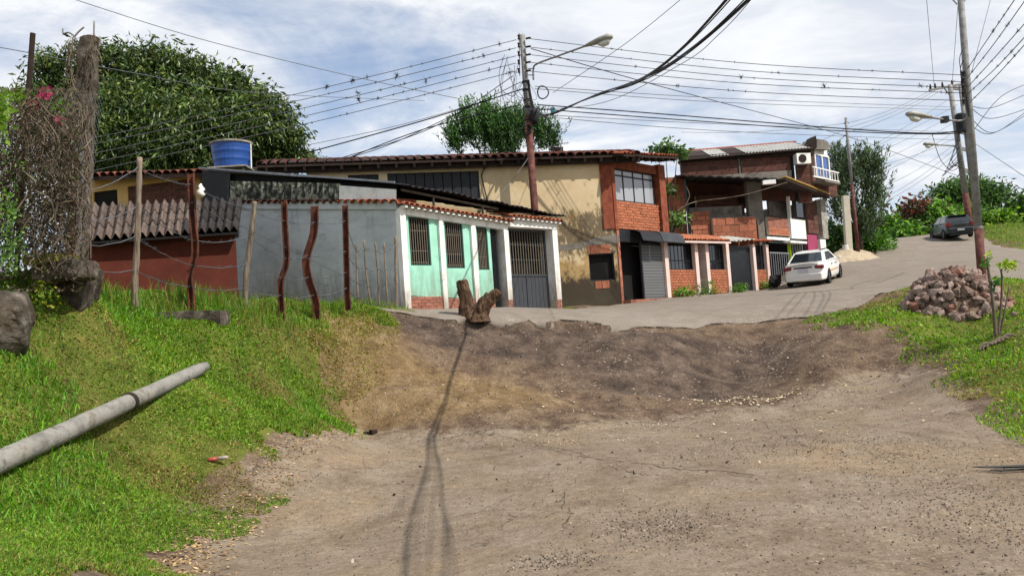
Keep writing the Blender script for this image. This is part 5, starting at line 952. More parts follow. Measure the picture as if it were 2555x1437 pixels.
wire([at(1340, 272, DA), at(1650, 296, DA - .5), at(2110, 328, DA), at(2330, 335, DB + 1), at(2406, 330, DB)], .018, 'lower of two thick cables sagging right from the lamp pole')
for k, (ya, ym, yb) in enumerate(((216, 248, 268), (222, 258, 275), (286, 312, 330), (290, 330, 350))):
    wire([at(1335, ya, DA), at(1850, ym, DA + 8), at(2385, yb, DH)], .013, 'faint wire running right from lamp pole towards the pylon frame', M_wireg, 'faint wires right of the lamp pole')
# thick black bundle passing over the camera (its shadow crosses the ground)
BL_ = 'one strand of the thick black cable bundle sweeping up right overhead'
bd = np.array([26.6, 20, 15.3, 14.2, 13, 11.7, 10.4, 8.55, 6.5, 4.7, 3.3, 0, -5]); bx_ = np.array([at(1342, 266, 26.6).x, at(1425, 262, 20).x, 2.2, 2.17, 2.14, 2.14, 2.22, 2.3, 2.36, 2.6, 2.95, 3.9, 5.5]); bz_ = np.array([at(1342, 266, 26.6).z, at(1425, 262, 20).z, 6.0, 5.75, 5.42, 5.15, 4.97, 4.68, 4.45, 4.6, 4.95, 6.0, 7.6])
zc_, xc_ = np.polyfit(bd, bz_, 5), np.polyfit(bd, bx_, 5); de = np.linspace(26.6, -5, 36)
for k, (o_, oz, rd) in enumerate(((-.14, 0, .0145), (-.10, .04, .010), (.14, .0, .013), (.12, -.05, .009), (0, .06, .007), (-.02, -.06, .006))):
    sp_k = lambda q: np.clip((13 - q) / 8, .12, 1.0); ph = k * 1.7
    wire([Vector((np.polyval(xc_, q) + o_ * sp_k(q) + .02 * math.sin(q * .9 + ph), q, np.polyval(zc_, q) + oz * sp_k(q) * 1.5 + .02 * math.cos(q * .8 + ph))) for q in de], rd, BL_, M_wire, 'overhead cable bundle')
wire([at(1290, 275, DA), at(1500, 258, 24), at(1700, 160, 20), at(1790, 90, 18), at(1890, -20, 16), at(2100, -300, 14)], .009, 'thin wire rising right beside the thick black bundle', M_wireg)
wire([at(1380, 232, DA + 2), at(1560, 110, DA - 2), at(1710, -10, DA - 4)], .010, 'thin straight wire crossing behind the street lamp head', M_wireg)
# black service drops from pole A to the roofs at left
for (a, m_, b, rd, lb) in (((1305, 222), (1060, 300), (742, 388), .022, 'thick black service cable descending left from lamp pole'), ((1280, 190), (1080, 318), (840, 398), .014, 'black service wire dropping steeply left from lamp pole'), ((1300, 205), (1010, 345), (880, 392), .014, 'second black service wire dropping left to cream roof'), ((1300, 262), (1060, 322), (860, 398), .018, 'lower black service cable curving left to cream roof'), ((1300, 225), (1000, 312), (720, 372), .009, 'thinnest service wire beside the thick cable left of pole')):
    wire([at(*a, DA), at(*m_, DA + .3), at(*b, DA + 1)], rd, lb)
wire([at(175, -4, 30), at(500, 98, 31), at(865, 188, 33), at(1150, 248, 36)], .015, 'long thin wire crossing the sky above the big tree', M_wireg)
wire([at(-10, 118, 20), at(60, 130, 20.5), at(330, 182, 24), at(640, 232, 30), at(1060, 252, 40)], .012, 'thin wire passing in front of the big tree crown', M_wireg)
wire([at(1318, 395, DA - .1), at(1285, 440, DA - .6), at(1235, 500, DA - 1.2)], .01, 'thin guy wire slanting down left over the cream wall', M_wireg)
# wires at the upper right
UR = 'one of the wires fanning up right from the red-footed pole'
for (a, m_, b) in (((2414, 172), (2470, 90), (2545, -20)), ((2416, 192), (2480, 110), (2580, -30)), ((2420, 212), (2490, 135), (2600, 10)), ((2422, 228), (2490, 165), (2600, 45)), ((2424, 252), (2500, 175), (2600, 62))): wire([at(*a, DB), at(*m_, DB - 4), at(*b, DB - 8)], .011, UR, M_wire, 'wires fanning right of the red-footed pole')
UD = 'one of the slack wires drooping right of the red-footed pole'
for (a, m_, b) in (((2422, 265), (2480, 268), (2590, 222)), ((2425, 272), (2478, 296), (2590, 262)), ((2426, 300), (2485, 330), (2590, 255)), ((2428, 318), (2480, 332), (2590, 268)), ((2426, 330), (2500, 240), (2590, 200))): wire([at(*a, DB), at(*m_, DB + 3), at(*b, DB + 6)], .011, UD, M_wire, 'slack wires right of the red-footed pole')
for (a, b, lb) in (((2311, -10), (2331, 216), 'steep thin wire left of the pylon frame crossarm'), ((2392, -10), (2376, 206), 'steep thin wire just left of the red-footed pole top'), ((2474, -10), (2424, 182), 'steep thin wire just right of red-footed pole top'), ((2435, 360), (2600, 470), 'thin grey wire falling right from red-footed pole')): wire([at(*a, 40), at(*b, DH - 2 if a[0] < 2400 else DB + 6)], .014, lb, M_wireg)
FN = 'one of the thin wires fanning left from the pylon frame'
for (a, b) in (((2318, 228), (2111, 308)), ((2334, 226), (2111, 320)), ((2352, 224), (2113, 332)), ((2378, 240), (2060, 420)), ((2388, 262), (2000, 440)), ((2388, 280), (2090, 418)), ((2390, 300), (2100, 440)), ((2390, 322), (2150, 452)), ((2392, 340), (2160, 420)), ((2394, 350), (2200, 468)), ((2394, 360), (2210, 492)), ((2396, 372), (2215, 500))): wire([at(*a, DH), at(*b, 46)], .012, FN, M_wireg, 'wires fanning left of the pylon frame', sagd=.25)
TP = 'one of the wires running left from the thin rusty pole'
for (a, b) in (((2109, 308), (1700, 330)), ((2109, 322), (1880, 405)), ((2109, 338), (1960, 420)), ((2109, 338), (2030, 380))): wire([at(*a, DT), at(*b, 42)], .012, TP, M_wireg, 'wires left of the thin pole', sagd=.2)
wire([at(2326, 336, DH), at(2345, 395, DH), at(2372, 425, DH), at(2392, 418, DH)], .022, 'slack black cable loop hanging left of the pylon frame')
# --- air plants growing on the wires: small spiky balls
def tuft(n=26, seed=0):
    r_ = random.Random(seed); mb = MB()
    for k in range(n):
        d = Vector((r_.gauss(0, 1), r_.gauss(0, 1), r_.gauss(0, .8))).normalized(); s = d.cross(Vector((.3, .2, 1))).normalized() * .09; i = mb.vs([s * .9, -s * .9, d * r_.uniform(.75, 1.2) + Vector((0, 0, .12))]); mb.f.append((i, i + 1, i + 2))
    return meshof(mb, 'air_plant', mat('grey_green_epiphyte', [lin(44, 46, 40), lin(72, 74, 64)], 5, .9) if 'grey_green_epiphyte' not in MATS else MATS['grey_green_epiphyte'])
TF = [tuft(26, s) for s in range(4)]
def airplant(p, s, lb, grp): o = bpy.data.objects.new('air_plant', TF[random.randrange(4)]); COL.objects.link(o); o.location = p; o.scale = (s, s, s); o.rotation_euler = (0, 0, random.uniform(0, 6)); tag(o, lb, 'air plant', grp)
def on(w_, u): i = u * (len(w_) - 1); k = min(int(i), len(w_) - 2); return w_[k].lerp(w_[k + 1], i - k)
for wi in range(5):
    for k in range(9): airplant(on(WIRES[wi], random.uniform(.02, .62)), random.choice([.065, .07, .08, .1, .15]), 'tiny spiky air plant on a wire left of the lamp pole', 'air plants left of the lamp pole')
for wi in range(5, 10):
    for k in range(7): airplant(on(WIRES[wi], random.uniform(.03, .97)), random.choice([.06, .065, .07, .08, .13]), 'tiny spiky air plant on a wire right of the lamp pole', 'air plants right of the lamp pole')
for (x, y, s) in ((990, 190, .19), (1063, 203, .17), (895, 250, .22), (893, 232, .14), (2057, 216, .18)): airplant(at(x, y, DA - .2), s, {990: 'larger air plant on the upper left wires, near two others', 1063: 'larger air plant nearest the lamp pole on left wires', 895: 'largest round air plant low on the left wires', 893: 'air plant just above the largest one on left wires', 2057: 'largest air plant on the wires right of the lamp'}[x], None)
fan = [w_ for w_ in WIRES if abs(w_[0].y - DB) < .1 and w_[0].z > 6.5][:5]
for w_ in fan[:5]:
    for k in range(6): airplant(on(w_, random.uniform(.05, .9)), random.choice([.05, .06, .06, .08]), 'tiny spiky air plant on a wire fanning from red-footed pole', 'air plants right of the red-footed pole')

# black cable looping down the cream wall, box and aerial on its roof
q = [CR.hit(x, y, -.05) for x, y in ((1262, 402), (1225, 408), (1203, 432), (1206, 460), (1216, 500))]; MB().tube(sag([CR.w(t, -.05, z) for t, z in q], 6), .022, 6).build('wall_cable', M_wire, cream)
bx0 = at(1390, 378, 30.0); MB().box(bx0.x - .22, bx0.x + .22, bx0.y - .2, bx0.y + .2, bx0.z - .6, bx0.z + .12).build('roof_box', M_soffit, cream)
an = thing('roof_aerial', 'thin metal aerial above the cream tile roof right of the pole', 'aerial', tuple(at(1402, 380, 29.8))); MB().tube([at(1400, 392, 29.8), at(1400, 356, 29.8)], .015, 6).build('mast', M_steel, an); MB().tube([at(1388, 360, 29.8), at(1420, 357, 29.5)], .012, 6).build('boom', M_steel, an)
for k in range(5): p = at(1391 + 6 * k, 360 - .6 * k, 29.7); MB().tube([p - Vector((0, .22, 0)), p + Vector((0, .22, 0))], .008, 5).build('element', M_steel, an)
p = BL.hit(1918, 455, -1.3); fl = BL.w(p[0], -1.3, p[1]); MB().box(fl.x - .28, fl.x + .28, fl.y - .1, fl.y + .1, fl.z - .09, fl.z + .09).build('wall_light', M_white, unf)
br = MB(); br.tube(sag([at(1655, 565, 31.8), at(1690, 528, 31.8), at(1722, 508, 31.8), at(1760, 500, 31.9)], 5), [.05 - .0022 * i for i in range(16)], 6); br.tube(sag([at(1706, 518, 31.8), at(1720, 490, 31.8), at(1712, 465, 31.8)], 5), [.03 - .0022 * i for i in range(11)], 5); br.tube(sag([at(1740, 502, 31.8), at(1850, 488, 32.2), at(1965, 455, 33.5)], 5), .014, 5)
tag(br.build('dead_branch', M_twig, None, smooth=True, loc=at(1655, 565, 31.8)), 'bare dead branch leaning across the unfinished brick house', 'branch')
# ------------------------------------------------------------------ wire fence on the bank
FP = []
def post(name, label, pts, d, w, m, kind='wood', group=None):
    P_ = [at(x, y, d) for x, y in pts]; b = P_[-1] - Vector((0, 0, .35)); P_.append(b); base = (P_[-2].x, P_[-2].y, zg(P_[-2].x, P_[-2].y)); mb = MB()
    if kind == 'wood':
        Q = sag(P_, 5); mb.tube(Q, [w * .5 * (.82 + .3 * i / len(Q)) * (1 + .12 * math.sin(i * 2.3)) for i in range(len(Q))], 9); o = mb.build(name, m, None, smooth=True, loc=base)
    else:                                            # steel channel: web and two flanges, bent where the photo shows it bent
        Q = sag(P_, 4)
        for (ox, oy, ww, dd) in ((0, 0, w, .012), (-w * .5, -.03, .012, .06), (w * .5, -.03, .012, .06)):
            i0 = len(mb.v)
            for p in Q: mb.v += [p + Vector((ox - ww / 2, oy - dd / 2, 0)), p + Vector((ox + ww / 2, oy - dd / 2, 0)), p + Vector((ox + ww / 2, oy + dd / 2, 0)), p + Vector((ox - ww / 2, oy + dd / 2, 0))]
            for k in range(len(Q) - 1):
                for j in range(4): a = i0 + 4 * k; mb.f.append((a + j, a + (j + 1) % 4, a + 4 + (j + 1) % 4, a + 4 + j))
            mb.f += [(i0 + 3, i0 + 2, i0 + 1, i0)]
        o = mb.build(name, m, None, loc=base)
    tag(o, label, 'fence post', group); FP.append(P_); return o
post('fence_post', 'tall grey weathered wooden fence post in front of the red wall', [(349, 393), (346, 500), (342, 610), (336, 725)], 11.0, .088, M_wood)
post('fence_post', 'rusty steel fence post with a kink, before the red wall', [(478, 435), (483, 540), (489, 630), (475, 690), (479, 735)], 12.3, .085, M_rust, 'steel')
post('fence_post', 'leaning lichened wooden fence post at the red wall corner', [(636, 503), (630, 560), (617, 660), (612, 738)], 14.0, .1, M_wood)
post('fence_post', 'rusty steel fence post bent near its foot', [(710, 503), (713, 580), (716, 655), (702, 700), (703, 750)], 14.6, .09, M_rust, 'steel')
post('fence_post', 'dark rusty fence post curved like an S', [(786, 515), (784, 580), (765, 648), (772, 700), (788, 750)], 15.2, .13, M_rust, 'steel')
post('fence_post', 'straight dark rusty fence post, right of the S-curved one', [(862, 513), (864, 600), (866, 680), (867, 730)], 15.8, .1, M_rust, 'steel')
for (a, b, d, lb) in (((889, 608), (893, 748), 16.6, 'thin stick fence stake nearest the rusty posts'), ((908, 598), (925, 765), 16.9, 'thin leaning stick stake, second from rusty posts'), ((936, 603), (946, 766), 17.2, 'thin stick stake, third from the rusty posts'), ((958, 607), (967, 764), 17.5, 'thin stick stake, fourth from the rusty posts'), ((987, 588), (990, 772), 18.0, 'thicker crooked stick stake beside the white corner column')):
    post('fence_stake', lb, [a, ((a[0] + b[0]) / 2 + random.uniform(-3, 3), (a[1] + b[1]) / 2), b], d, .045 if d < 18 else .075, M_wood, group='stick stakes beside the mint house')
def along(P_, y):                                     # point of a post at photo height fraction
    return P_[0].lerp(P_[-2], y) if len(P_) == 3 else sag(P_[:-1], 6)[int(y * 6 * (len(P_) - 2))]
for lv, (u, lb) in enumerate(((.12, 'top barbed wire strand of the bank fence'), (.42, 'second barbed wire strand of the bank fence'), (.66, 'third barbed wire strand of the bank fence'), (.88, 'lowest barbed wire strand of the bank fence'))):
    pts = [at(205, 450 + 245 * u, 9.9)] + [along(P_, min(.95, u + (.0 if i < 2 else .05))) + Vector((0, -.05, 0)) for i, P_ in enumerate(FP)]
    mb = MB()
    for i in range(len(pts) - 1):
        a, b = pts[i], pts[i + 1]; n = 10; Q = [a.lerp(b, k / n) - Vector((0, 0, .05 * 4 * (k / n) * (1 - k / n) + random.uniform(-.008, .008))) for k in range(n + 1)]; mb.tube(Q, .006, 4, cap=False)
        for k in range(int((b - a).length / .16)): q = a.lerp(b, random.random()) - Vector((0, 0, .03)); mb.bar(q - Vector((.02, 0, .02)), q + Vector((.02, 0, .02)), .005)
    tag(mb.build('barbed_wire', M_wireg, None, loc=pts[0]), lb, 'barbed wire')
mb = MB(); a = at(478, 505, 12.2); b = at(625, 575, 13.9); mb.tube(sag([a, a.lerp(b, .5) - Vector((0, 0, .03)), b, at(860, 690, 15.7)], 6), .006, 4); tag(mb.build('barbed_wire', M_wireg, None, loc=a), 'slanting loose wire between kinked post and bent posts', 'barbed wire')
# white plastic bag caught on the kinked post
bg_ = at(500, 478, 12.2); mb = MB(); ps = [(0, 0), (.02, .03), (-.01, .08), (.03, .12), (.0, .17), (.02, .2)]; mb.tube([bg_ + Vector((x, 0, z - .08)) for x, z in ps], [.03, .055, .05, .045, .03, .008], 9); o = mb.build('plastic_bag', M_white, None, smooth=True, loc=bg_); tag(o, 'white plastic bag caught on the kinked rusty fence post', 'plastic bag')

# ------------------------------------------------------------------ fallen concrete pole on the bank
l0, l1 = at(-70, 1184, gp(-70, 1240).y), at(513, 914, gp(513, 942).y); ld = (l1 - l0).normalized()
logt = thing('fallen_pole', 'fallen grey concrete pole lying on the grassy bank', 'fallen pole', (l0.x, l0.y, zg(l0.x, l0.y)))
Q = [l0.lerp(l1, k / 14) for k in range(15)]; Q = [p + Vector((random.uniform(-.003, .003), 0, random.uniform(-.003, .003))) for p in Q]
MB().tube(Q, [.098 - .018 * k / 14 - (.02 if k == 14 else 0) for k in range(15)], 18).build('shaft', M_pole, logt, smooth=True)
def px_of(p):
    v = p - EYE; f = v.dot(_f0); X = v.dot(_cr) / f * FPX; Y = -v.dot(_cu) / f * FPX; return CX + X, CY + Y
us = min(range(100), key=lambda k: abs(px_of(l0.lerp(l1, k / 100))[0] - 322)); lc = l0.lerp(l1, us / 100)
MB().tube([lc - ld * .035, lc - ld * .03, lc + ld * .03, lc + ld * .035], [.088, .1, .1, .088], 18).build('collar_band', M_soffit, logt, smooth=False)

# ------------------------------------------------------------------ stump standing on the road edge
sc_ = at(1190, 793, 17.45); sp0 = Vector((sc_.x, sc_.y, zg(sc_.x, sc_.y) + .03)); S_ = 17.45 / FPX
def sp(px, py, dd=0): p = at(px, py, 17.45 + dd); return p
def lump(mb, pts, rads, n=18, seed=0, amp=.12):
    Q = sag(pts, 6); m_ = len(Q); rr = np.interp(np.linspace(0, 1, m_), np.linspace(0, 1, len(rads)), rads); x = None; i0 = len(mb.v)
    for k in range(m_):
        d = (Q[min(k + 1, m_ - 1)] - Q[max(k - 1, 0)]).normalized(); x = d.cross(Vector((0, 1, 0))).normalized() if x is None else (x - d * x.dot(d)).normalized(); y = d.cross(x)
        for j in range(n):
            a = 2 * math.pi * j / n; r_ = rr[k] * (1 + amp * mnoise.noise(Vector((math.cos(a) * 2.2 + seed, math.sin(a) * 2.2, k * .35))) * 2 + amp * .5 * math.sin(5 * a + k * .3 + seed)); mb.v.append(Q[k] + (x * math.cos(a) + y * math.sin(a)) * r_)
    for k in range(m_ - 1):
        for j in range(n): j2 = (j + 1) % n; mb.f.append((i0 + k * n + j, i0 + k * n + j2, i0 + (k + 1) * n + j2, i0 + (k + 1) * n + j))
    mb.f += [tuple(i0 + j for j in reversed(range(n))), tuple(i0 + (m_ - 1) * n + j for j in range(n))]
mb = MB(); lump(mb, [sp(1168, 800), sp(1166, 775), sp(1160, 735), sp(1151, 699)], [.23, .18, .15, .12], seed=1); lump(mb, [sp(1188, 798, -.05), sp(1200, 775, -.08), sp(1222, 748, -.1), sp(1246, 727, -.12)], [.24, .2, .135, .1], seed=5); lump(mb, [sp(1190, 803, -.1), sp(1190, 790, -.1), sp(1192, 770, -.06)], [.34, .24, .15], seed=8, amp=.2); lump(mb, [sp(1195, 775, .12), sp(1212, 745, .14), sp(1220, 733, .14)], [.16, .1, .06], seed=11, amp=.2)
stp = mb.build('tree_stump', M_stump, None, smooth=True, loc=sp0); rm_ = stp.modifiers.new('weld', 'REMESH'); rm_.mode = 'VOXEL'; rm_.voxel_size = .022; rm_.use_smooth_shade = True
dpm = stp.modifiers.new('bark', 'DISPLACE'); tx = bpy.data.textures.new('bark_relief', 'CLOUDS'); tx.noise_scale = .09; dpm.texture = tx; dpm.strength = .035
tag(stp, 'forked brown tree stump standing on the road edge before the mint house', 'tree stump')

# ------------------------------------------------------------------ rocks heaped by the road
mat('pale_rock', [lin(118, 99, 90), lin(148, 128, 118), lin(172, 156, 147)], 4, .95, .5, 20, rnd=.3); mat('red_rock', [lin(104, 66, 54), lin(134, 92, 78), lin(150, 116, 102)], 4, .95, .5, 20, rnd=.3)
def rockmesh(seed):
    r_ = random.Random(seed); bm = bmesh.new()
    for k in range(16): v = Vector((r_.gauss(0, 1), r_.gauss(0, 1), r_.gauss(0, 1))).normalized() * r_.uniform(.75, 1.0); bm.verts.new((v.x * 1.15, v.y * .95, v.z * .78))
    h_ = bmesh.ops.convex_hull(bm, input=bm.verts); bmesh.ops.delete(bm, geom=[v for v in bm.verts if not v.link_faces], context='VERTS')
    me = bpy.data.meshes.new('rock'); bm.to_mesh(me); bm.free(); me.materials.append(M_rock if seed % 9 not in (2, 5, 7) else (MATS['pale_rock'] if seed % 9 != 7 else MATS['red_rock'])); return me
RK = [rockmesh(s) for s in range(9)]
nrk = 0
for k in range(390):
    a = random.uniform(0, 2 * math.pi); r_ = math.sqrt(random.random()) * 1.06; x, y = HEAP.x + 1.03 * r_ * math.cos(a), HEAP.y + .95 * r_ * math.sin(a)
    if y > HEAP.y + .35 or nrk >= 290: continue
    z = zg(x, y); s = random.choice([random.uniform(.055, .09), random.uniform(.09, .13), random.uniform(.11, .165)])
    o = bpy.data.objects.new('rock', RK[k % 9]); COL.objects.link(o); o.location = (x, y, z + s * .35 + (random.random() < .3) * .06); o.scale = (s, s * random.uniform(.8, 1.1), s); o.rotation_euler = tuple(random.uniform(0, 6.28) for _ in range(3)); tag(o, 'pinkish brown broken rock in the heap beside the road', 'rock', 'rocks in the heap beside the road'); nrk += 1
for (px, py, d, s, lb) in ((2262, 745, 18.2, .09, 'small rock lying off the left end of the rock heap'), (2505, 760, 16.8, .12, 'pale rock lying off the right end of the rock heap'), (2530, 772, 16.2, .1, 'rock farthest right of the rock heap in the grass')):
    p = at(px, py, d); o = bpy.data.objects.new('rock', RK[3]); COL.objects.link(o); o.location = (p.x, p.y, zg(p.x, p.y) + s * .3); o.scale = (s, s, s); tag(o, lb, 'rock')
# ------------------------------------------------------------------ old concrete at the left: slab, blocks, pillar
def rough(name, c, sx, sy, sz, rz, m, label, cat, sub=5, amp=.05, tilt=0, lie=None, rnd_=0.0, up_=.5):
    bm = bmesh.new(); bmesh.ops.create_cube(bm, size=1); bmesh.ops.subdivide_edges(bm, edges=bm.edges, cuts=sub, use_grid_fill=True)
    for v in bm.verts:
        if rnd_: v.co = v.co.lerp(v.co.normalized() * .58, rnd_)
        p = Vector((v.co.x * sx, v.co.y * sy, v.co.z * sz)); ed_ = sum(abs(abs(q) - .5) < 1e-4 for q in v.co); v.co = p * (1 - .04 * (ed_ > 1) - .05 * (ed_ > 2)) + mnoise.noise_vector(p * 2.3 + Vector(c)) * amp + mnoise.noise_vector(p * 7 + Vector(c)) * amp * .4
    me = bpy.data.meshes.new(name); bm.to_mesh(me); bm.free(); me.materials.append(m); o = bpy.data.objects.new(name, me); COL.objects.link(o); o.location = c; o.rotation_euler = (0, tilt, rz)
    if lie is not None:                              # lie on the slope, partly sunk
        e = .35; z0_ = zg(c[0], c[1]); nr_ = Vector((zg(c[0] - e, c[1]) - zg(c[0] + e, c[1]), zg(c[0], c[1] - e) - zg(c[0], c[1] + e), 2 * e)).normalized(); nr_ = nr_.lerp(Vector((0, 0, 1)), up_).normalized()
        o.rotation_euler = (Vector((0, 0, 1)).rotation_difference(nr_).to_matrix() @ Matrix.Rotation(rz, 3, 'Z')).to_euler(); o.location = Vector((c[0], c[1], z0_)) + nr_ * (sz * lie)
    return tag(o, label, cat) if label else o
p = SLAB; rough('stone_slab', (p.x, p.y, p.z), 1.22, .5, .26, R(3), M_mossy, 'flat broken concrete slab lying in the grass below the fence', 'concrete slab', amp=.04, lie=.0, rnd_=.1, up_=.97)
p = gp(10, 895); rough('stone_block', (p.x - .38, p.y + .3, p.z + .2), .72, .8, .7, R(28), M_mossy, 'big weathered stone block at the left edge of the bank', 'stone block', amp=.12, lie=.05, rnd_=.55, sub=8)
p = gp(10, 790); rough('stone_block', (p.x - .05, p.y - .1, p.z + .12), .25, .3, .22, R(50), M_mossy, 'smaller lichened stone sitting above the big left block', 'stone block', amp=.06, lie=.2, rnd_=.6)
p = at(150, 668, 8.95); blk = rough('footing_block', (p.x, p.y + .1, p.z - .02), .52, .5, .22, R(-6), M_mossy, 'mossy concrete footing block at the base of the tall pillar', 'concrete block', amp=.05)
p2 = gp(165, 742); b2_ = rough('footing_stone', (p2.x, p2.y + .2, p2.z), .4, .5, .7, R(6), M_mossy, 'lower rubble stone under the mossy footing block', 'concrete block', amp=.06, lie=.0, rnd_=.3)
# moss cushion on the footing
mo = rough('moss_cushion', (p.x - .1, p.y + .02, p.z + .10), .44, .4, .1, R(-6), M_moss, 'yellow green moss cushion on top of the footing block', 'moss', sub=6, amp=.05)
pl0, pl1 = at(185, 660, 9.7), at(222, 96, 9.7); pil_ = thing('concrete_pillar', 'tall mossy concrete pillar overgrown with dry vines at the left', 'pillar', (pl0.x, pl0.y, zg(pl0.x, pl0.y)))
bm = bmesh.new(); bmesh.ops.create_cube(bm, size=1); bmesh.ops.subdivide_edges(bm, edges=bm.edges, cuts=14, use_grid_fill=True); mi = inv(pil_)
for v in bm.verts:
    c_ = pl0.lerp(pl1, v.co.z + .5) - Vector((0, 0, .3 * (.5 - v.co.z))); q = c_ + Vector((v.co.x * .18 * (1 if v.co.z > -.3 else 1.15), v.co.y * .17, 0)); q += mnoise.noise_vector(q * 4) * .03 + mnoise.noise_vector(q * 12) * .014; v.co = mi @ q
me = bpy.data.meshes.new('shaft'); bm.to_mesh(me); bm.free(); me.materials.append(M_mossy); o = bpy.data.objects.new('shaft', me); COL.objects.link(o); o.parent = pil_
for pts in ([(190, 105), (186, 92), (172, 82), (158, 84), (157, 72)], [(186, 92), (196, 80), (210, 68)], [(234, 95), (235, 53)], [(246, 120), (251, 100), (244, 94)]): MB().tube(sag([at(x, y, 9.7) for x, y in pts], 4), .011, 6).build('rebar', M_polegrey, pil_, smooth=True)
sp_ = at(74, 130, 10.6); mb = MB(); mb.tube([at(40, 690, 10.6), at(66, 300, 10.6), at(82, 84, 10.6)], .035, 8); tag(mb.build('steel_post', M_soffit, None, loc=at(66, 300, 10.6)), 'dark steel post rising out of the dry hedge', 'post')
for (a, b, lb) in (((170, 625), (187, 378), 'rusty steel channel post leaning on the overgrown pillar'), ((188, 600), (205, 378), 'grey steel channel post right beside the overgrown pillar')):
    mb = MB(); mb.bar(at(*a, 9.25) - Vector((0, 0, .4)), at(*b, 9.35), .05, .035); tag(mb.build('steel_post', M_rust if a[0] == 170 else M_steel, None, loc=at(*a, 9.25)), lb, 'post')
# chicken wire over the hedge and pillar
mb = MB(); cells = []
for i in range(26):
    for j in range(56):
        x = 95 + i * 6.2 + (3.1 if j % 2 else 0) + j * -.9; y = 235 + j * 7.6; c_ = [at(x + a, y + b, 9.28 + .05 * math.sin(i * .7)) for a, b in ((0, 0), (3.1, 3.2), (3.1, 7.2))]; mb.tube(c_, .0022, 3, cap=False)
cw = mb.build('wire_mesh', M_wireg, None, loc=at(180, 640, 9.28)); tag(cw, 'rusty chicken wire stretched over the dry hedge and pillar', 'wire mesh')

# ------------------------------------------------------------------ cars
def tyre(parent, c, r_, w, side):
    n = 22; prof = [(-.5, .62), (-.5, .9), (-.38, 1.0), (.38, 1.0), (.5, .9), (.5, .62)]; mb = MB()
    for i in range(n):
        a = 2 * math.pi * i / n
        for (yy, rr) in prof: mb.v.append(c + CARM @ Vector((math.cos(a) * r_ * rr, yy * w, math.sin(a) * r_ * rr)))
    k = len(prof)
    for i in range(n):
        for j in range(k): mb.f.append((i * k + j, i * k + (j + 1) % k, ((i + 1) % n) * k + (j + 1) % k, ((i + 1) % n) * k + j))
    ty = mb.build('wheel', M_tyre, parent, smooth=True)
    rm = MB(); o_ = side * w * .5
    rm.tube([c + CARM @ Vector((0, o_ * .55, 0)), c + CARM @ Vector((0, o_ * .9, 0))], [r_ * .62, r_ * .6], 18); rim = rm.build('rim', M_rim, ty)
    for a in range(5): t = 2 * math.pi * a / 5; MB().bar(c + CARM @ Vector((math.cos(t) * r_ * .12, o_ * .97, math.sin(t) * r_ * .12)), c + CARM @ Vector((math.cos(t + .3) * r_ * .5, o_ * .97, math.sin(t + .3) * r_ * .5)), .045, .02).build('hole', M_tyre, ty)
def loft(sections, closed_ends=True):
    mb = MB(); k = len(sections[0])
    for s in sections: mb.v += [Vector(p) for p in s]
    for i in range(len(sections) - 1):
        for j in range(k - 1): mb.f.append((i * k + j, i * k + j + 1, (i + 1) * k + j + 1, (i + 1) * k + j))
    mb.f.append(tuple(reversed(range(k)))); mb.f.append(tuple(range((len(sections) - 1) * k, len(sections) * k))); return mb
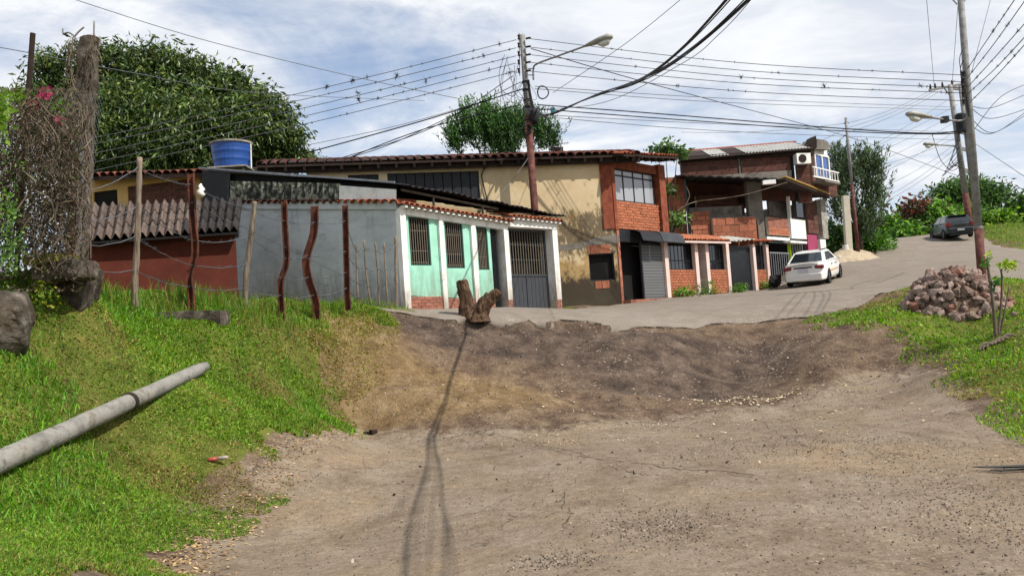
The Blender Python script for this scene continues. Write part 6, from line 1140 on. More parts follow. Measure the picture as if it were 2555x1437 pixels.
def car(name, label, pos, rz, prof, hatch, paint, pitch, extras):
    """prof: stations (x, z_bottom, z_top, half width)"""
    global CARM
    root_ = thing(name, label, 'car', pos, rz); CARM = Matrix.Rotation(rz, 3, 'Z') @ Matrix.Rotation(-pitch, 3, 'Y'); P0 = Vector(pos); X = lambda x, y, z: P0 + CARM @ Vector((x, y, z))
    secs = []
    for (x, zb, zt, w) in prof:
        s = [(0.0, zb), (w * .86, zb), (w * .97, zb + .08), (w, zb + .2), (w * 1.0, zb + (zt - zb) * .6), (w * .965, zt - .07), (w * .90, zt - .015), (0.0, zt + .018)]
        secs.append([X(x, y, z) for y, z in s] + [X(x, -y, z) for y, z in reversed(s[1:-1])] + [X(x, *s[0])])
    b = loft(secs).build('body', paint, root_, smooth=True); md = b.modifiers.new('round', 'SUBSURF'); md.levels = md.render_levels = 1
    g = hatch; base, top = g['base'], g['top']           # base/top rings: (x_rear, x_front, z, half width)
    mid = [(base[i] + top[i]) / 2 for i in range(4)]
    ringp = lambda r_, dx=0.0: [(r_[0], -r_[3]), (r_[0], r_[3]), (r_[1], r_[3]), (r_[1], -r_[3])]
    rr = [[X(x, y, base[2] - .02) for x, y in ringp(base)], [X(x, y, top[2] - .05) for x, y in ringp(top)], [X(x * .97 + .0, y * .86, top[2]) for x, y in ringp(top)]]
    gm = MB(); 
    for r_ in rr: gm.v += r_
    for k in range(2):
        for j in range(4): gm.f.append((4 * k + j, 4 * k + (j + 1) % 4, 4 * k + 4 + (j + 1) % 4, 4 * k + 4 + j))
    gm.f.append((8, 9, 10, 11)); cab = gm.build('cabin', paint, root_); bv = cab.modifiers.new('round', 'BEVEL'); bv.width = .05; bv.segments = 3
    def pane(c4, u0, u1, v0, v1, nm, m, off=.012, u0t=None, u1t=None):
        a, b_, c_, d_ = c4; f = lambda u, v: a * (1 - u) * (1 - v) + b_ * u * (1 - v) + c_ * u * v + d_ * (1 - u) * v; nrm = (b_ - a).cross(d_ - a).normalized()
        if nrm.dot((a + c_) / 2 - X((base[0] + base[1]) / 2, 0, base[2])) < 0: nrm = -nrm
        pts = [f(u0, v0), f(u1, v0), f(u1 if u1t is None else u1t, v1), f(u0 if u0t is None else u0t, v1)]; q = MB(); q.hexa([p - nrm * .01 for p in pts] + [p + nrm * off for p in pts]); o = q.build(nm, m, root_); bb = o.modifiers.new('round', 'BEVEL'); bb.width = .03; bb.segments = 3; bb.affect = 'EDGES'; return o
    lo, hi = rr[0], rr[1]
    pane((lo[0], lo[1], hi[1], hi[0]), .06, .94, .10, .93, 'rear_window', M_glassd); pane((lo[3], lo[2], hi[2], hi[3]), .06, .94, .1, .93, 'windscreen', M_glassd)
    for (A, Bv, C_2, D_2) in ((lo[0], lo[3], hi[3], hi[0]), (lo[1], lo[2], hi[2], hi[1])):
        pane((A, Bv, C_2, D_2), *g['win_r'], .12, .9, 'side_window', M_glassd, u0t=g.get('r0t')); pane((A, Bv, C_2, D_2), *g['win_f'], .12, .9, 'side_window', M_glassd, u1t=g.get('f1t'))
    for sx in g['axles']:
        for s in (-1, 1):
            tyre(root_, X(sx, s * (g['w'] - .075), .29), .29, .18, s)
            am = MB(); n = 12; ring_ = [(math.cos(math.pi * i / n), math.sin(math.pi * i / n)) for i in range(n + 1)]
            for yo in (g['w'] - .12, g['w'] + .008): am.v += [X(sx + c_ * .30, s * yo, .29 + q * .30) for c_, q in ring_] + [X(sx + c_ * .37, s * yo, .29 + q * .37) for c_, q in ring_]
            m2 = 2 * (n + 1)
            for i in range(n): am.f += [(m2 + i, m2 + i + 1, m2 + n + 1 + i + 1, m2 + n + 1 + i), (i, i + 1, m2 + i + 1, m2 + i), (n + 1 + i, n + 2 + i, m2 + n + 2 + i, m2 + n + 1 + i)]
            am.build('wheel_arch', M_black, root_)
    und = MB(); und.hexa([X(*p) for p in ((-1.9, -.6, .17), (1.8, -.6, .17), (1.8, .6, .17), (-1.9, .6, .17), (-1.9, -.6, .3), (1.8, -.6, .3), (1.8, .6, .3), (-1.9, .6, .3))]); und.build('underbody', M_black, root_)
    for (nm, m, pts8, bev) in extras:
        o = MB().hexa([X(*p) for p in pts8]).build(nm, m, root_)
        if bev: bb = o.modifiers.new('round', 'BEVEL'); bb.width = bev; bb.segments = 2
    return root_
def bx8(x0, x1, y0, y1, z0, z1): return [(x0, y0, z0), (x1, y0, z0), (x1, y1, z0), (x0, y1, z0), (x0, y0, z1), (x1, y0, z1), (x1, y1, z1), (x0, y1, z1)]
wc = at(2035, 704, 34.6); wz = float(zbase([wc.x], [wc.y])[0]) + .03
ex_w = [('rear_bumper', M_carw, [(-2.22, -.70, .26), (-1.95, -.84, .26), (-1.95, .84, .26), (-2.22, .70, .26), (-2.24, -.70, .56), (-1.95, -.845, .56), (-1.95, .845, .56), (-2.24, .70, .56)], .04),
        ('plate_recess', M_soffit, bx8(-2.215, -2.15, -.36, .36, .79, .835), 0), ('number_plate', M_plate, bx8(-2.222, -2.17, -.2, .2, .62, .77), 0), ('boot_lip_spoiler', M_carw, [(-2.2, -.62, .97), (-1.98, -.66, .96), (-1.98, .66, .96), (-2.2, .62, .97), (-2.22, -.6, 1.01), (-1.99, -.64, .99), (-1.99, .64, .99), (-2.22, .6, 1.01)], .012),
        ('mirror', M_carw, bx8(.66, .84, -.98, -.84, .93, 1.06), .02), ('mirror', M_carw, bx8(.66, .84, .84, .98, .93, 1.06), .02), ('side_strip', mat('tan_strip', [lin(176, 140, 96), lin(188, 152, 108)], 3, .6), bx8(-1.05, .75, -.852, -.83, .52, .585), 0), ('side_strip', MATS['tan_strip'] if 'tan_strip' in MATS else M_carw, bx8(-1.05, .75, .83, .852, .52, .585), 0),
        ('door_handle', M_soffit, bx8(-.62, -.46, -.853, -.82, .79, .83), 0), ('door_handle', M_soffit, bx8(.2, .36, -.853, -.82, .78, .82), 0), ('roof_rail', M_soffit, bx8(-.85, .45, -.52, -.48, 1.425, 1.46), 0), ('roof_rail', M_soffit, bx8(-.85, .45, .48, .52, 1.425, 1.46), 0), ('exhaust', M_black, bx8(-2.2, -1.9, .25, .45, .16, .25), 0)]
for s in (-1, 1): ex_w.append(('tail_lamp', M_tail, [(-2.20, s * .40, .70), (-2.0, s * .80, .70), (-1.96, s * .855, .80), (-2.17, s * .42, .78), (-2.19, s * .46, .86), (-2.0, s * .80, .90), (-1.95, s * .84, .88), (-2.15, s * .48, .86)] if False else bx8(-2.19, -1.96, min(s * .44, s * .80), max(s * .44, s * .80), .71, .87), .05))
profw = [(-2.2, .30, .78, .60), (-2.14, .24, .90, .74), (-1.95, .2, .97, .82), (-1.3, .19, .99, .84), (-.4, .18, .97, .845), (.6, .18, .96, .845), (1.25, .19, .93, .83), (1.8, .2, .80, .78), (2.08, .26, .66, .62)]
hw = dict(base=(-1.62, 1.18, .97, .76), top=(-.86, .42, 1.42, .59), win_r=(.12, .50), win_f=(.53, .88), r0t=.2, f1t=.8, axles=(-1.28, 1.28), w=.84)
car('parked_car', 'white sedan with red tail lamps parked before the unfinished house', (wc.x, wc.y, wz), R(58), profw, hw, M_carw, R(5.5), ex_w)
dc = at(2374, 598, 51.5); dzz = float(zbase([dc.x], [dc.y])[0]) + .03
ex_d = [('rear_bumper', M_cardk, [(-1.92, -.70, .3), (-1.7, -.82, .3), (-1.7, .82, .3), (-1.92, .70, .3), (-1.94, -.70, .58), (-1.7, -.825, .58), (-1.7, .825, .58), (-1.94, .70, .58)], .04), ('number_plate', M_plate, bx8(-1.95, -1.9, -.2, .2, .46, .55), 0), ('mirror', M_cardk, bx8(.55, .72, -.98, -.82, .92, 1.05), .02), ('mirror', M_cardk, bx8(.55, .72, .82, .98, .92, 1.05), .02)]
for s in (-1, 1): ex_d.append(('tail_lamp', mat('bright_tail_lamp', [lin(104, 30, 30), lin(122, 38, 36)], 8, .25) if s < 0 else MATS['bright_tail_lamp'], bx8(-1.93, -1.66, min(s * .55, s * .84), max(s * .55, s * .84), .72, .97), .03))
ex_d += [('trim_strip', M_steel, bx8(-1.955, -1.9, -.66, .66, .60, .625), 0), ('plate_recess', M_soffit, bx8(-1.945, -1.88, -.3, .3, .72, .80), 0), ('rear_spoiler', M_cardk, bx8(-1.56, -1.3, -.52, .52, 1.40, 1.44), .01), ('rear_wiper', M_black, bx8(-1.74, -1.70, -.3, .1, 1.03, 1.05), 0)]
profd = [(-1.9, .32, .90, .66), (-1.85, .25, .98, .76), (-1.6, .2, .99, .82), (-.8, .19, .98, .825), (.5, .18, .95, .825), (1.0, .19, .92, .81), (1.6, .2, .82, .76), (1.85, .26, .66, .62)]
hd_ = dict(base=(-1.80, 1.05, .97, .77), top=(-1.42, .35, 1.44, .62), win_r=(.10, .46), win_f=(.5, .86), axles=(-1.2, 1.2), w=.82)
car('parked_car', 'dark green hatchback at the top of the road by the hedge', (dc.x, dc.y, dzz), R(78), profd, hd_, M_cardk, R(3), ex_d)

# ------------------------------------------------------------------ small things
p = at(1934, 712, 34.0); o = rough('rubbish_bag', (p.x, p.y, zst(tS) + .2), .42, .4, .5, 0, M_black, 'dark rubbish sack standing by the bar gate left of white car', 'rubbish sack', amp=.1)
# sand and rubble heap past the houses
sh_ = at(2125, 650, 43); mb = MB(); n = 26
xs2 = np.linspace(-2.6, 3.2, 40); ys2 = np.linspace(-1.6, 2.0, 26); vv, vf, _ = [], None, None
X2, Y2, F2 = grid(xs2, ys2); u_, v_ = X2 * STD[0] + Y2 * -STD[1], X2 * STD[1] + Y2 * STD[0]; wx, wy = sh_.x + u_, sh_.y + v_
hh = .75 * np.exp(-((X2 + .9) / 1.2) ** 2 - (Y2 / .8) ** 2) + .55 * np.exp(-((X2 - 1.2) / 1.2) ** 2 - (Y2 / .7) ** 2) + fbm(X2 * 2, Y2 * 2, 4) * .18 - .1
stuff(npmesh('sand_heap', np.stack([wx, wy, zbase(wx, wy) + hh], -1), F2, M_sand, smooth=True, loc=tuple(sh_))); bpy.data.objects['sand_heap']['label'] = 'pale sand and rubble heap at the roadside past the houses'
p = at(2113, 655, 42.2); mb = MB(); mb.tube([Vector((p.x, p.y, zg(p.x, p.y) - .1)), Vector((p.x, p.y, zg(p.x, p.y) + .85))], [.13, .15], 12); tag(mb.build('white_pipe', M_white, None, loc=p), 'white pipe stub standing in front of the sand heap', 'pipe')
# crumpled can in the grass
p = gp(540, 1160); zc = zg(p.x, p.y) + .06; b0 = Vector((p.x - .09, p.y, zc)); ct = thing('drink_can', 'crushed red and white drink can in the grass near the road edge', 'drink can', tuple(b0))
MB().tube([b0, b0 + Vector((.02, .01, 0)), b0 + Vector((.1, .02, .005))], [.015, .022, .022], 10).build('red_body', mat('red_can_paint', [lin(140, 56, 46), lin(160, 72, 60)], 8, .4), ct, smooth=True); MB().tube([b0 + Vector((.1, .02, .005)), b0 + Vector((.19, .03, .01)), b0 + Vector((.21, .03, .01))], [.022, .021, .012], 10).build('white_body', M_white, ct, smooth=True)
# dark strip of torn rubber at the right
p = at(2500, 1185, 7.4); mb = MB()
for k in range(6): a = at(2428 + 12 * k, 1180 + random.uniform(-4, 6), 7.45 - .03 * k); b = at(2500 + 18 * k, 1178 + random.uniform(-10, 12), 7.45 - .03 * k); c_ = at(2620, 1186 + random.uniform(-10, 10), 7.4); Q = sag([Vector((q.x, q.y, zg(q.x, q.y) + .025 + random.uniform(0, .03))) for q in (a, b, c_)], 6); mb.tube(Q, [.003 + .006 * math.sin(math.pi * min(1, i / len(Q) + .1)) for i in range(len(Q))], 5)
tag(mb.build('rubber_strip', M_black, None, loc=p), 'torn strip of black rubber on the road at the right edge', 'rubber strip')
# clods of dung by the verge
for (px, py, s, lb) in ((932, 1082, .06, 'largest dark clod on the road edge by the grass'), (915, 1095, .035, 'small dark clod left of the largest clod'), (938, 1096, .03, 'small dark clod in front of the largest clod')):
    p = at(px, py, 12.9); rough('soil_clod', (p.x, p.y, zg(p.x, p.y) + s * .5), s * 2, s * 1.6, s * 1.3, 1, M_soffit, lb, 'clod', sub=3, amp=.02)
# ------------------------------------------------------------------ vegetation
def leaves(centers, dirs, length, width, cols, rng_, curl=.25):
    """one diamond leaf (two triangles, folded along the midrib) for each centre"""
    n = len(centers); d = dirs / np.maximum(np.linalg.norm(dirs, axis=1, keepdims=True), 1e-6); r = rng_.normal(size=(n, 3)); s = np.cross(d, r); s /= np.maximum(np.linalg.norm(s, axis=1, keepdims=True), 1e-6); nn_ = np.cross(s, d)
    L_ = np.broadcast_to(np.asarray(length), (n,))[:, None]; W_ = np.broadcast_to(np.asarray(width), (n,))[:, None]
    a = centers; m1 = centers + d * L_ * .5 + s * W_ * .5 - nn_ * L_ * curl * .2; m2 = centers + d * L_ * .5 - s * W_ * .5 - nn_ * L_ * curl * .2; t = centers + d * L_ + nn_ * -L_ * curl
    V = np.stack([a, m1, t, m2], 1).reshape(-1, 3); i = np.arange(n)[:, None] * 4; F = np.concatenate([np.stack([i[:, 0], i[:, 0] + 1, i[:, 0] + 2], -1), np.stack([i[:, 0], i[:, 0] + 2, i[:, 0] + 3], -1)]); return V, F, np.repeat(cols, 4, 0)
def palette(n, cs, rng_, var=.18):
    c = np.array(cs)[rng_.integers(0, len(cs), n)] * (1 + rng_.normal(0, var, (n, 1))); return np.clip(c, .004, 1)
def tree(name, label, base, lobes, nclump, perclump, leaf, cs, seed, mat_=None, droop=.6, trunk=True, clump=.35, fill=.35, cat='tree', upright=False, shell=.5, trunk_r=.22, group=None):
    """lobes: (centre, (rx, ry, rz)). Leaves sit in clumps spread through the lobes, most of them near the outside."""
    r = np.random.default_rng(seed); t = thing(name, label, cat, tuple(base), 0, group); C_, D_, S_ = [], [], []
    vol = np.array([a[1][0] * a[1][1] * a[1][2] for a in lobes]) ** .6; cnt = np.maximum(3, (nclump * vol / vol.sum()).astype(int)); anch = []
    for (c, rad), k in zip(lobes, cnt):
        d = r.normal(size=(k, 3)); d /= np.linalg.norm(d, axis=1, keepdims=True); bump = 1 + .22 * np.sin(d[:, 0] * 5 + seed) * np.cos(d[:, 1] * 4 + d[:, 2] * 5)
        rr = np.where(r.random(k) < fill, r.random(k) ** .5 * .8, shell + (1 - shell) * r.random(k) ** .6) * bump
        p = np.array(c) + d * rr[:, None] * np.array(rad); anch.append(p)
        for q, dd in zip(p, d):
            m = r.poisson(perclump) + 2; bright = r.normal(1, .34) * (1.0 + .25 * dd[2])  # clumps tinted paler towards the top, as if lit from above
            if upright:
                up = np.array([r.normal(0, .25), r.normal(0, .25), 1.0]); u = r.random(m); C_.append(q + up * (u * clump * 2.2)[:, None] + r.normal(0, clump * .12, (m, 3))); D_.append(up * .9 + r.normal(0, .5, (m, 3)))
            else:
                C_.append(q + r.normal(0, clump, (m, 3)) * np.array([1, 1, .7])); D_.append(dd * .7 + r.normal(0, .7, (m, 3)) + np.array([0, 0, -droop]))
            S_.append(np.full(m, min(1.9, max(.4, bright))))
    C_ = np.concatenate(C_); D_ = np.concatenate(D_); S_ = np.concatenate(S_); n = len(C_)
    V, F, cc_ = leaves(C_, D_, leaf[0] * r.uniform(.7, 1.25, n), leaf[1] * r.uniform(.7, 1.25, n), palette(n, cs, r) * S_[:, None], r)
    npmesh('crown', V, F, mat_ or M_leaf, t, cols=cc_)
    if trunk:
        mb = MB(); b = Vector(base); cen = Vector(np.mean([l_[0] for l_ in lobes], 0)); fork = b.lerp(cen, .45); mb.tube(sag([b - Vector((0, 0, .3)), b.lerp(fork, .5) + Vector((.1, 0, 0)), fork], 4), [trunk_r * (1.15 - .4 * i / 8) for i in range(9)], 9)
        for (c, rad) in lobes: c = Vector(c); Q = sag([fork - Vector((0, 0, .2)), fork.lerp(c, .5) + Vector((0, 0, .15)), c], 4); mb.tube(Q, [trunk_r * .55 * (1 - .8 * i / 8) for i in range(9)], 6)
        allp = np.concatenate(anch)
        for q in allp[r.integers(0, len(allp), min(60, len(allp)))]:
            c = min((Vector(l_[0]) for l_ in lobes), key=lambda v: (v - Vector(q)).length); mb.tube([c, c.lerp(Vector(q), .5) + Vector((0, 0, .08)), Vector(q)], [trunk_r * .14, trunk_r * .09, trunk_r * .03], 4, cap=False)
        mb.build('trunk', M_bark, t, smooth=True)
    return t
def lobe(px, py, d, rpx, ry=None, asp=1.0): p = at(px, py, d); k = d / FPX; return (tuple(p), (rpx * k, (ry or rpx) * k, rpx * k * asp))
G = lambda *c: [lin(*x) for x in c]
D1 = 38.0; b_ = at(330, 520, D1)
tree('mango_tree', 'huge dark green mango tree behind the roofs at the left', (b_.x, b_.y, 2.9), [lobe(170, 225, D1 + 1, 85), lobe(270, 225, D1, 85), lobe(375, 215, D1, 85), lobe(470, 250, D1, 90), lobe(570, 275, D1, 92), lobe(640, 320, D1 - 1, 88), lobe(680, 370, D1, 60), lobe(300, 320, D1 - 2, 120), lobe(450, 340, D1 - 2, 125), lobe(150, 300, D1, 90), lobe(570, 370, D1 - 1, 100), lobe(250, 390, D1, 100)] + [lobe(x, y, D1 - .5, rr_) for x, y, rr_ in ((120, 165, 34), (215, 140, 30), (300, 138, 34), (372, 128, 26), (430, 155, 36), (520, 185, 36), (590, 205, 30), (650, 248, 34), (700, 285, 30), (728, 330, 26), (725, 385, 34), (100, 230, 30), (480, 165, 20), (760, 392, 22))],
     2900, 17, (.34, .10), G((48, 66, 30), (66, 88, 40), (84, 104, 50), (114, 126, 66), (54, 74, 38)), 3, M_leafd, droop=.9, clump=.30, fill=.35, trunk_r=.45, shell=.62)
D2 = 34.0; b_ = at(1250, 560, D2)
tree('feathery_tree', 'upright green tree behind the cream roof next to the lamp pole', (b_.x, b_.y, 2.8), [lobe(1180, 335, D2, 40, asp=1.4), lobe(1225, 325, D2, 36, asp=1.3), lobe(1280, 338, D2, 40, asp=1.2), lobe(1340, 350, D2, 40, asp=1.1), lobe(1140, 368, D2, 32), lobe(1250, 370, D2, 60), lobe(1380, 365, D2, 22)],
     620, 30, (.17, .05), G((58, 92, 42), (76, 114, 54), (98, 130, 70), (50, 76, 42)), 5, clump=.42, fill=.5, upright=True, trunk_r=.16)
D3 = 46.5; b_ = at(2140, 640, D3)
tree('feathery_tree', 'feathery grey-green tree behind the thin rusty pole', (b_.x, b_.y, 4.0), [lobe(2110, 470, D3, 45, asp=1.3), lobe(2160, 445, D3, 40, asp=1.3), lobe(2185, 500, D3, 30), lobe(2095, 540, D3, 36), lobe(2160, 560, D3, 42, asp=1.3), lobe(2190, 435, D3, 18, asp=1.5), lobe(2085, 420, D3, 22)],
     300, 26, (.30, .07), G((66, 86, 54), (86, 106, 68), (110, 126, 90), (56, 74, 50)), 8, clump=.6, fill=.5, upright=True, trunk_r=.2)
D4 = 60.0
def bush(px, py, rpx, label, cs, seed, name='shrub', d=D4, n=160, asp=1.0, leaf=(.42, .2), lobes=None, trunk_r=.1): b_ = at(px, py + rpx, d); z = float(zbase([b_.x], [b_.y])[0]); return tree(name, label, (b_.x, b_.y, min(z, b_.z)), lobes or [lobe(px - rpx * .35, py + rpx * .1, d, rpx * .7, asp=asp), lobe(px + rpx * .35, py + rpx * .15, d, rpx * .65, asp=asp), lobe(px, py - rpx * .25, d, rpx * .7, asp=asp), lobe(px, py + rpx * .55, d, rpx * .7)], n, 14, leaf, cs, seed, droop=.3, clump=.4, fill=.45, cat='shrub' if name == 'shrub' else 'tree', trunk_r=trunk_r)
gb_ = G((80, 122, 40), (104, 144, 52), (124, 160, 70), (64, 98, 40)); gd_ = G((54, 82, 38), (72, 102, 48), (92, 120, 62))
bush(2215, 570, 34, 'bright green shrub at the road top left of reddish shrub', gb_, 20)
bush(2290, 545, 52, 'reddish brown croton shrub at the top of the road', G((70, 48, 36), (110, 60, 48), (64, 72, 40), (130, 74, 58), (50, 62, 34)), 21, n=220)
bush(2262, 585, 26, 'small bright green bush below the reddish shrub', gb_, 22, d=57, n=90)
bush(2345, 552, 42, 'green leafy shrub right behind the dark hatchback', gb_, 23, d=59, n=200)
b_ = at(2430, 590, 64)
tree('spreading_tree', 'spreading dark green tree behind the red-footed pole', (b_.x, b_.y, 5.2), [lobe(2365, 478, 64, 34, asp=.55), lobe(2420, 472, 64, 42, asp=.5), lobe(2475, 485, 64, 36, asp=.5), lobe(2440, 505, 64, 50, asp=.6), lobe(2390, 505, 64, 40, asp=.6)], 420, 15, (.4, .14), gd_, 24, droop=.1, clump=.5, trunk_r=.25)
bush(2420, 552, 42, 'light green shrub behind the foot of the pylon frame', gb_, 25, d=61, n=180)
bush(2495, 560, 34, 'yellowish green shrub right of the red-footed pole', G((96, 132, 44), (122, 154, 58), (140, 166, 74), (70, 100, 40)), 26, d=60, n=190)
bush(2556, 528, 40, 'green tree at the far right edge of the photo', gd_, 27, name='edge_tree', d=62, n=200)
bush(2620, 545, 50, 'dark green shrub beyond the right edge tree', gd_, 28, d=62, n=120)
bush(2185, 612, 18, 'grassy green bush at the road edge beside the sand heap', G((70, 116, 30), (96, 140, 42)), 29, d=48, n=120, leaf=(.3, .1))
bush(2085, 600, 30, 'dark shaded shrub under the feathery grey-green tree', gd_, 30, d=48, n=160)
bush(2140, 600, 26, 'dark green shrub at the foot of the thin rusty pole', gd_, 31, d=48.5, n=130)
# plant growing between the cream house and the brick house
b_ = at(1668, 575, 32.5)
tree('papaya_tree', 'slim leafy tree between the cream roof and unfinished house', (b_.x, b_.y, 2.6), [lobe(1660, 372, 32.5, 20, asp=.5), lobe(1690, 382, 32.5, 12), lobe(1640, 376, 32.5, 10, asp=.6), lobe(1664, 478, 31.5, 8, asp=1.6), lobe(1690, 552, 31.5, 12, asp=.7)], 60, 9, (.26, .11), gd_, 33, clump=.16, trunk_r=.07)
for (px, py, dd, lb) in ((1690, 742, .35, 'low weeds at the foot of the first brick panel'), (1746, 738, .35, 'taller weeds between the two narrow pink pillars'), (1825, 732, .35, 'weed tuft left of the black metal gate'), (1900, 722, .4, 'weeds at the foot of the last pink pillar')):
    t = T(px, py); q = ST.w(t, -.35, 0); z = zst(t); sz = .22 if px != 1746 else .38
    tree('weed_clump', lb, (q.x, q.y, z), [((q.x, q.y, z + sz * .5), (sz * (1.8 if px == 1690 else 1.0), sz * .7, sz * .8))], 26, 9, (.16, .05), gb_, px, clump=.1, trunk=False, cat='weeds', droop=-.4)
# ---- dry vine hedge at the left
hb = at(90, 660, 9.3); hg = thing('dry_vine_hedge', 'tangled dry vine hedge with few leaves left of the pillar', 'hedge', (hb.x, hb.y, zg(hb.x, hb.y)))
r = np.random.default_rng(77); mb = MB()
def hp(px, py, dd): return at(px, py, 9.1 + dd)
for k in range(620):
    x0 = r.uniform(-120, 205); y0 = r.uniform(330, 700); x0 = min(x0, 225 - (y0 - 100) * .05); hgt = r.uniform(60, 230); dd = r.uniform(-.5, .5); P_ = [hp(x0, y0, dd)]
    for j in range(4): x0 += r.normal(4, 22); y0 -= hgt / 4 * r.uniform(.5, 1.4); y0 = max(y0, 225 + abs(x0 - 60) * .1 + r.uniform(-20, 60)); dd += r.normal(0, .1); P_.append(hp(min(x0, 228), y0, dd))
    w0 = r.choice([.003, .004, .005, .008, .012], p=[.3, .3, .22, .13, .05]); mb.tube(sag(P_, 3), w0, 4, cap=False)
for k in range(260):                                   # drooping runners and criss-cross tendrils
    x0 = r.uniform(-120, 200); y0 = r.uniform(240, 660); dd = r.uniform(-.55, .3); P_ = [hp(x0, y0, dd)]
    for j in range(3): x0 += r.normal(0, 30); y0 += r.uniform(5, 45); P_.append(hp(min(x0, 226), min(y0, 705), dd + r.normal(0, .06)))
    mb.tube(sag(P_, 4), r.choice([.0025, .004, .006]), 3, cap=False)
for k in range(420):                                   # vines wrapped on the pillar edge
    u = r.random(); p = pl0.lerp(pl1, u) + Vector((r.choice([-.13, .12]) + r.normal(0, .025), -.14 + r.normal(0, .04), 0)); q = p + Vector((r.normal(0, .04), r.normal(0, .03), -r.uniform(.05, .22))); mb.tube([p, (p + q) / 2 + Vector((r.normal(0, .02), -.01, 0)), q], r.choice([.003, .004, .006]), 3, cap=False)
stuff(mb.build('twigs', M_twig, hg))
n = 11000; px_ = r.uniform(-130, 205, n); py_ = np.clip(r.normal(470, 150, n), 225, 720); dd_ = r.uniform(-.6, 1.1, n); C_ = np.array([hp(a, b, c) for a, b, c in zip(px_, py_, dd_)]); D_ = r.normal(0, 1, (n, 3)) + np.array([0, -.2, -.4])
V, F, cc_ = leaves(C_, D_, r.uniform(.03, .07, n), r.uniform(.014, .03, n), palette(n, G((78, 66, 52), (100, 86, 68), (62, 56, 38), (74, 82, 42), (88, 76, 60)), r, .25), r); stuff(npmesh('dry_leaves', V, F, M_leaf, hg, cols=cc_))
def leafpatch(name, parent, px, py, d, rpx, n, ln, wd, cs, seed, ry=None, droop=.2):
    q = np.random.default_rng(seed); a = q.normal(0, .5, n) * rpx + px; b = q.normal(0, .5, n) * (ry or rpx) + py; C2 = np.array([at(x, y, d + e) for x, y, e in zip(a, b, q.normal(0, .15, n))]); V, F, c2 = leaves(C2, q.normal(0, 1, (n, 3)) + np.array([0, -.3, -droop]), q.uniform(.7, 1.3, n) * ln, q.uniform(.7, 1.3, n) * wd, palette(n, cs, q), q); return stuff(npmesh(name, V, F, M_leaf, parent, cols=c2))
gl = G((88, 122, 32), (106, 140, 40), (122, 150, 54), (72, 104, 32))
leafpatch('green_leaves', hg, 6, 290, 7.4, 30, 200, .075, .034, gl, 1, 62); leafpatch('green_leaves', hg, 34, 240, 8.6, 34, 90, .07, .03, gl, 2, 18); leafpatch('green_leaves', hg, 20, 620, 8.3, 40, 300, .05, .024, gd_ + gb_, 3, 70); leafpatch('green_leaves', hg, 40, 410, 8.7, 60, 110, .05, .024, gd_ + gb_, 4, 60); leafpatch('green_leaves', hg, 110, 735, 8.75, 34, 190, .045, .024, gl + G((150, 150, 40), (130, 124, 40)), 5, 50); leafpatch('green_leaves', hg, 148, 268, 9.1, 22, 110, .06, .028, gb_, 6); leafpatch('green_leaves', hg, 25, 520, 8.4, 30, 150, .05, .024, gb_, 7, 60)
leafpatch('pink_flowers', hg, 112, 235, 9.0, 15, 130, .045, .03, G((170, 60, 96), (190, 84, 116), (150, 60, 88)), 8, 11); leafpatch('pink_flowers', hg, 146, 297, 9.0, 9, 60, .04, .028, G((170, 60, 96), (190, 84, 116)), 9, 8); leafpatch('pink_flowers', hg, 88, 262, 9.0, 26, 70, .035, .024, G((150, 80, 90), (140, 90, 84)), 10, 16)
# ---- papaya sapling on the right verge
DS = gp(2490, 838).y; sb0 = at(2492, 832, DS); sz0 = zg(sb0.x, sb0.y); sap = thing('papaya_sapling', 'young plant with yellow green leaves on bare stems at right', 'sapling', (sb0.x, sb0.y, sz0))
for (pts, w0) in (([(2484, 836), (2478, 760), (2468, 690), (2463, 655)], .032), ([(2490, 836), (2497, 770), (2500, 700), (2497, 672)], .022), ([(2494, 836), (2506, 780), (2518, 712)], .016), ([(2486, 836), (2484, 790), (2478, 740)], .012)): Q = sag([at(x, y, DS) for x, y in pts], 5); Q[0] = Q[0] - Vector((0, 0, .15)); MB().tube(Q, [w0 * (1.1 - .5 * i / len(Q)) for i in range(len(Q))], 7).build('stem', M_twig, sap, smooth=True)
leafpatch('leaf_cluster', sap, 2515, 662, DS, 26, 130, .075, .05, G((120, 150, 48), (146, 168, 62), (162, 174, 76)), 41, 10, .1); leafpatch('leaf_cluster', sap, 2458, 655, DS, 10, 34, .075, .055, G((70, 112, 40), (90, 130, 48)), 42, 14); leafpatch('leaf_cluster', sap, 2466, 635, DS, 8, 24, .06, .04, G((170, 180, 70), (150, 170, 60)), 43, 5); leafpatch('leaf_cluster', sap, 2482, 705, DS - .05, 9, 26, .09, .065, G((40, 84, 42), (52, 98, 46)), 44, 14)
p = at(2470, 848, (DS - .4)); mb = MB()
for k in range(7): a = at(2440 + 10 * k, 856 + random.uniform(-10, 10), (DS - .4)); Q = [Vector((a.x, a.y, zg(a.x, a.y) + .03)), Vector((a.x + .12, a.y + .05, zg(a.x, a.y) + .1 + random.uniform(0, .05))), Vector((a.x + .26, a.y, zg(a.x + .2, a.y) + .06))]; mb.tube(sag(Q, 3), .022 * random.uniform(.5, 1.2), 6)
tag(mb.build('driftwood', M_wood, None, smooth=True, loc=p), 'heap of broken grey branches at the foot of the sapling', 'branches')

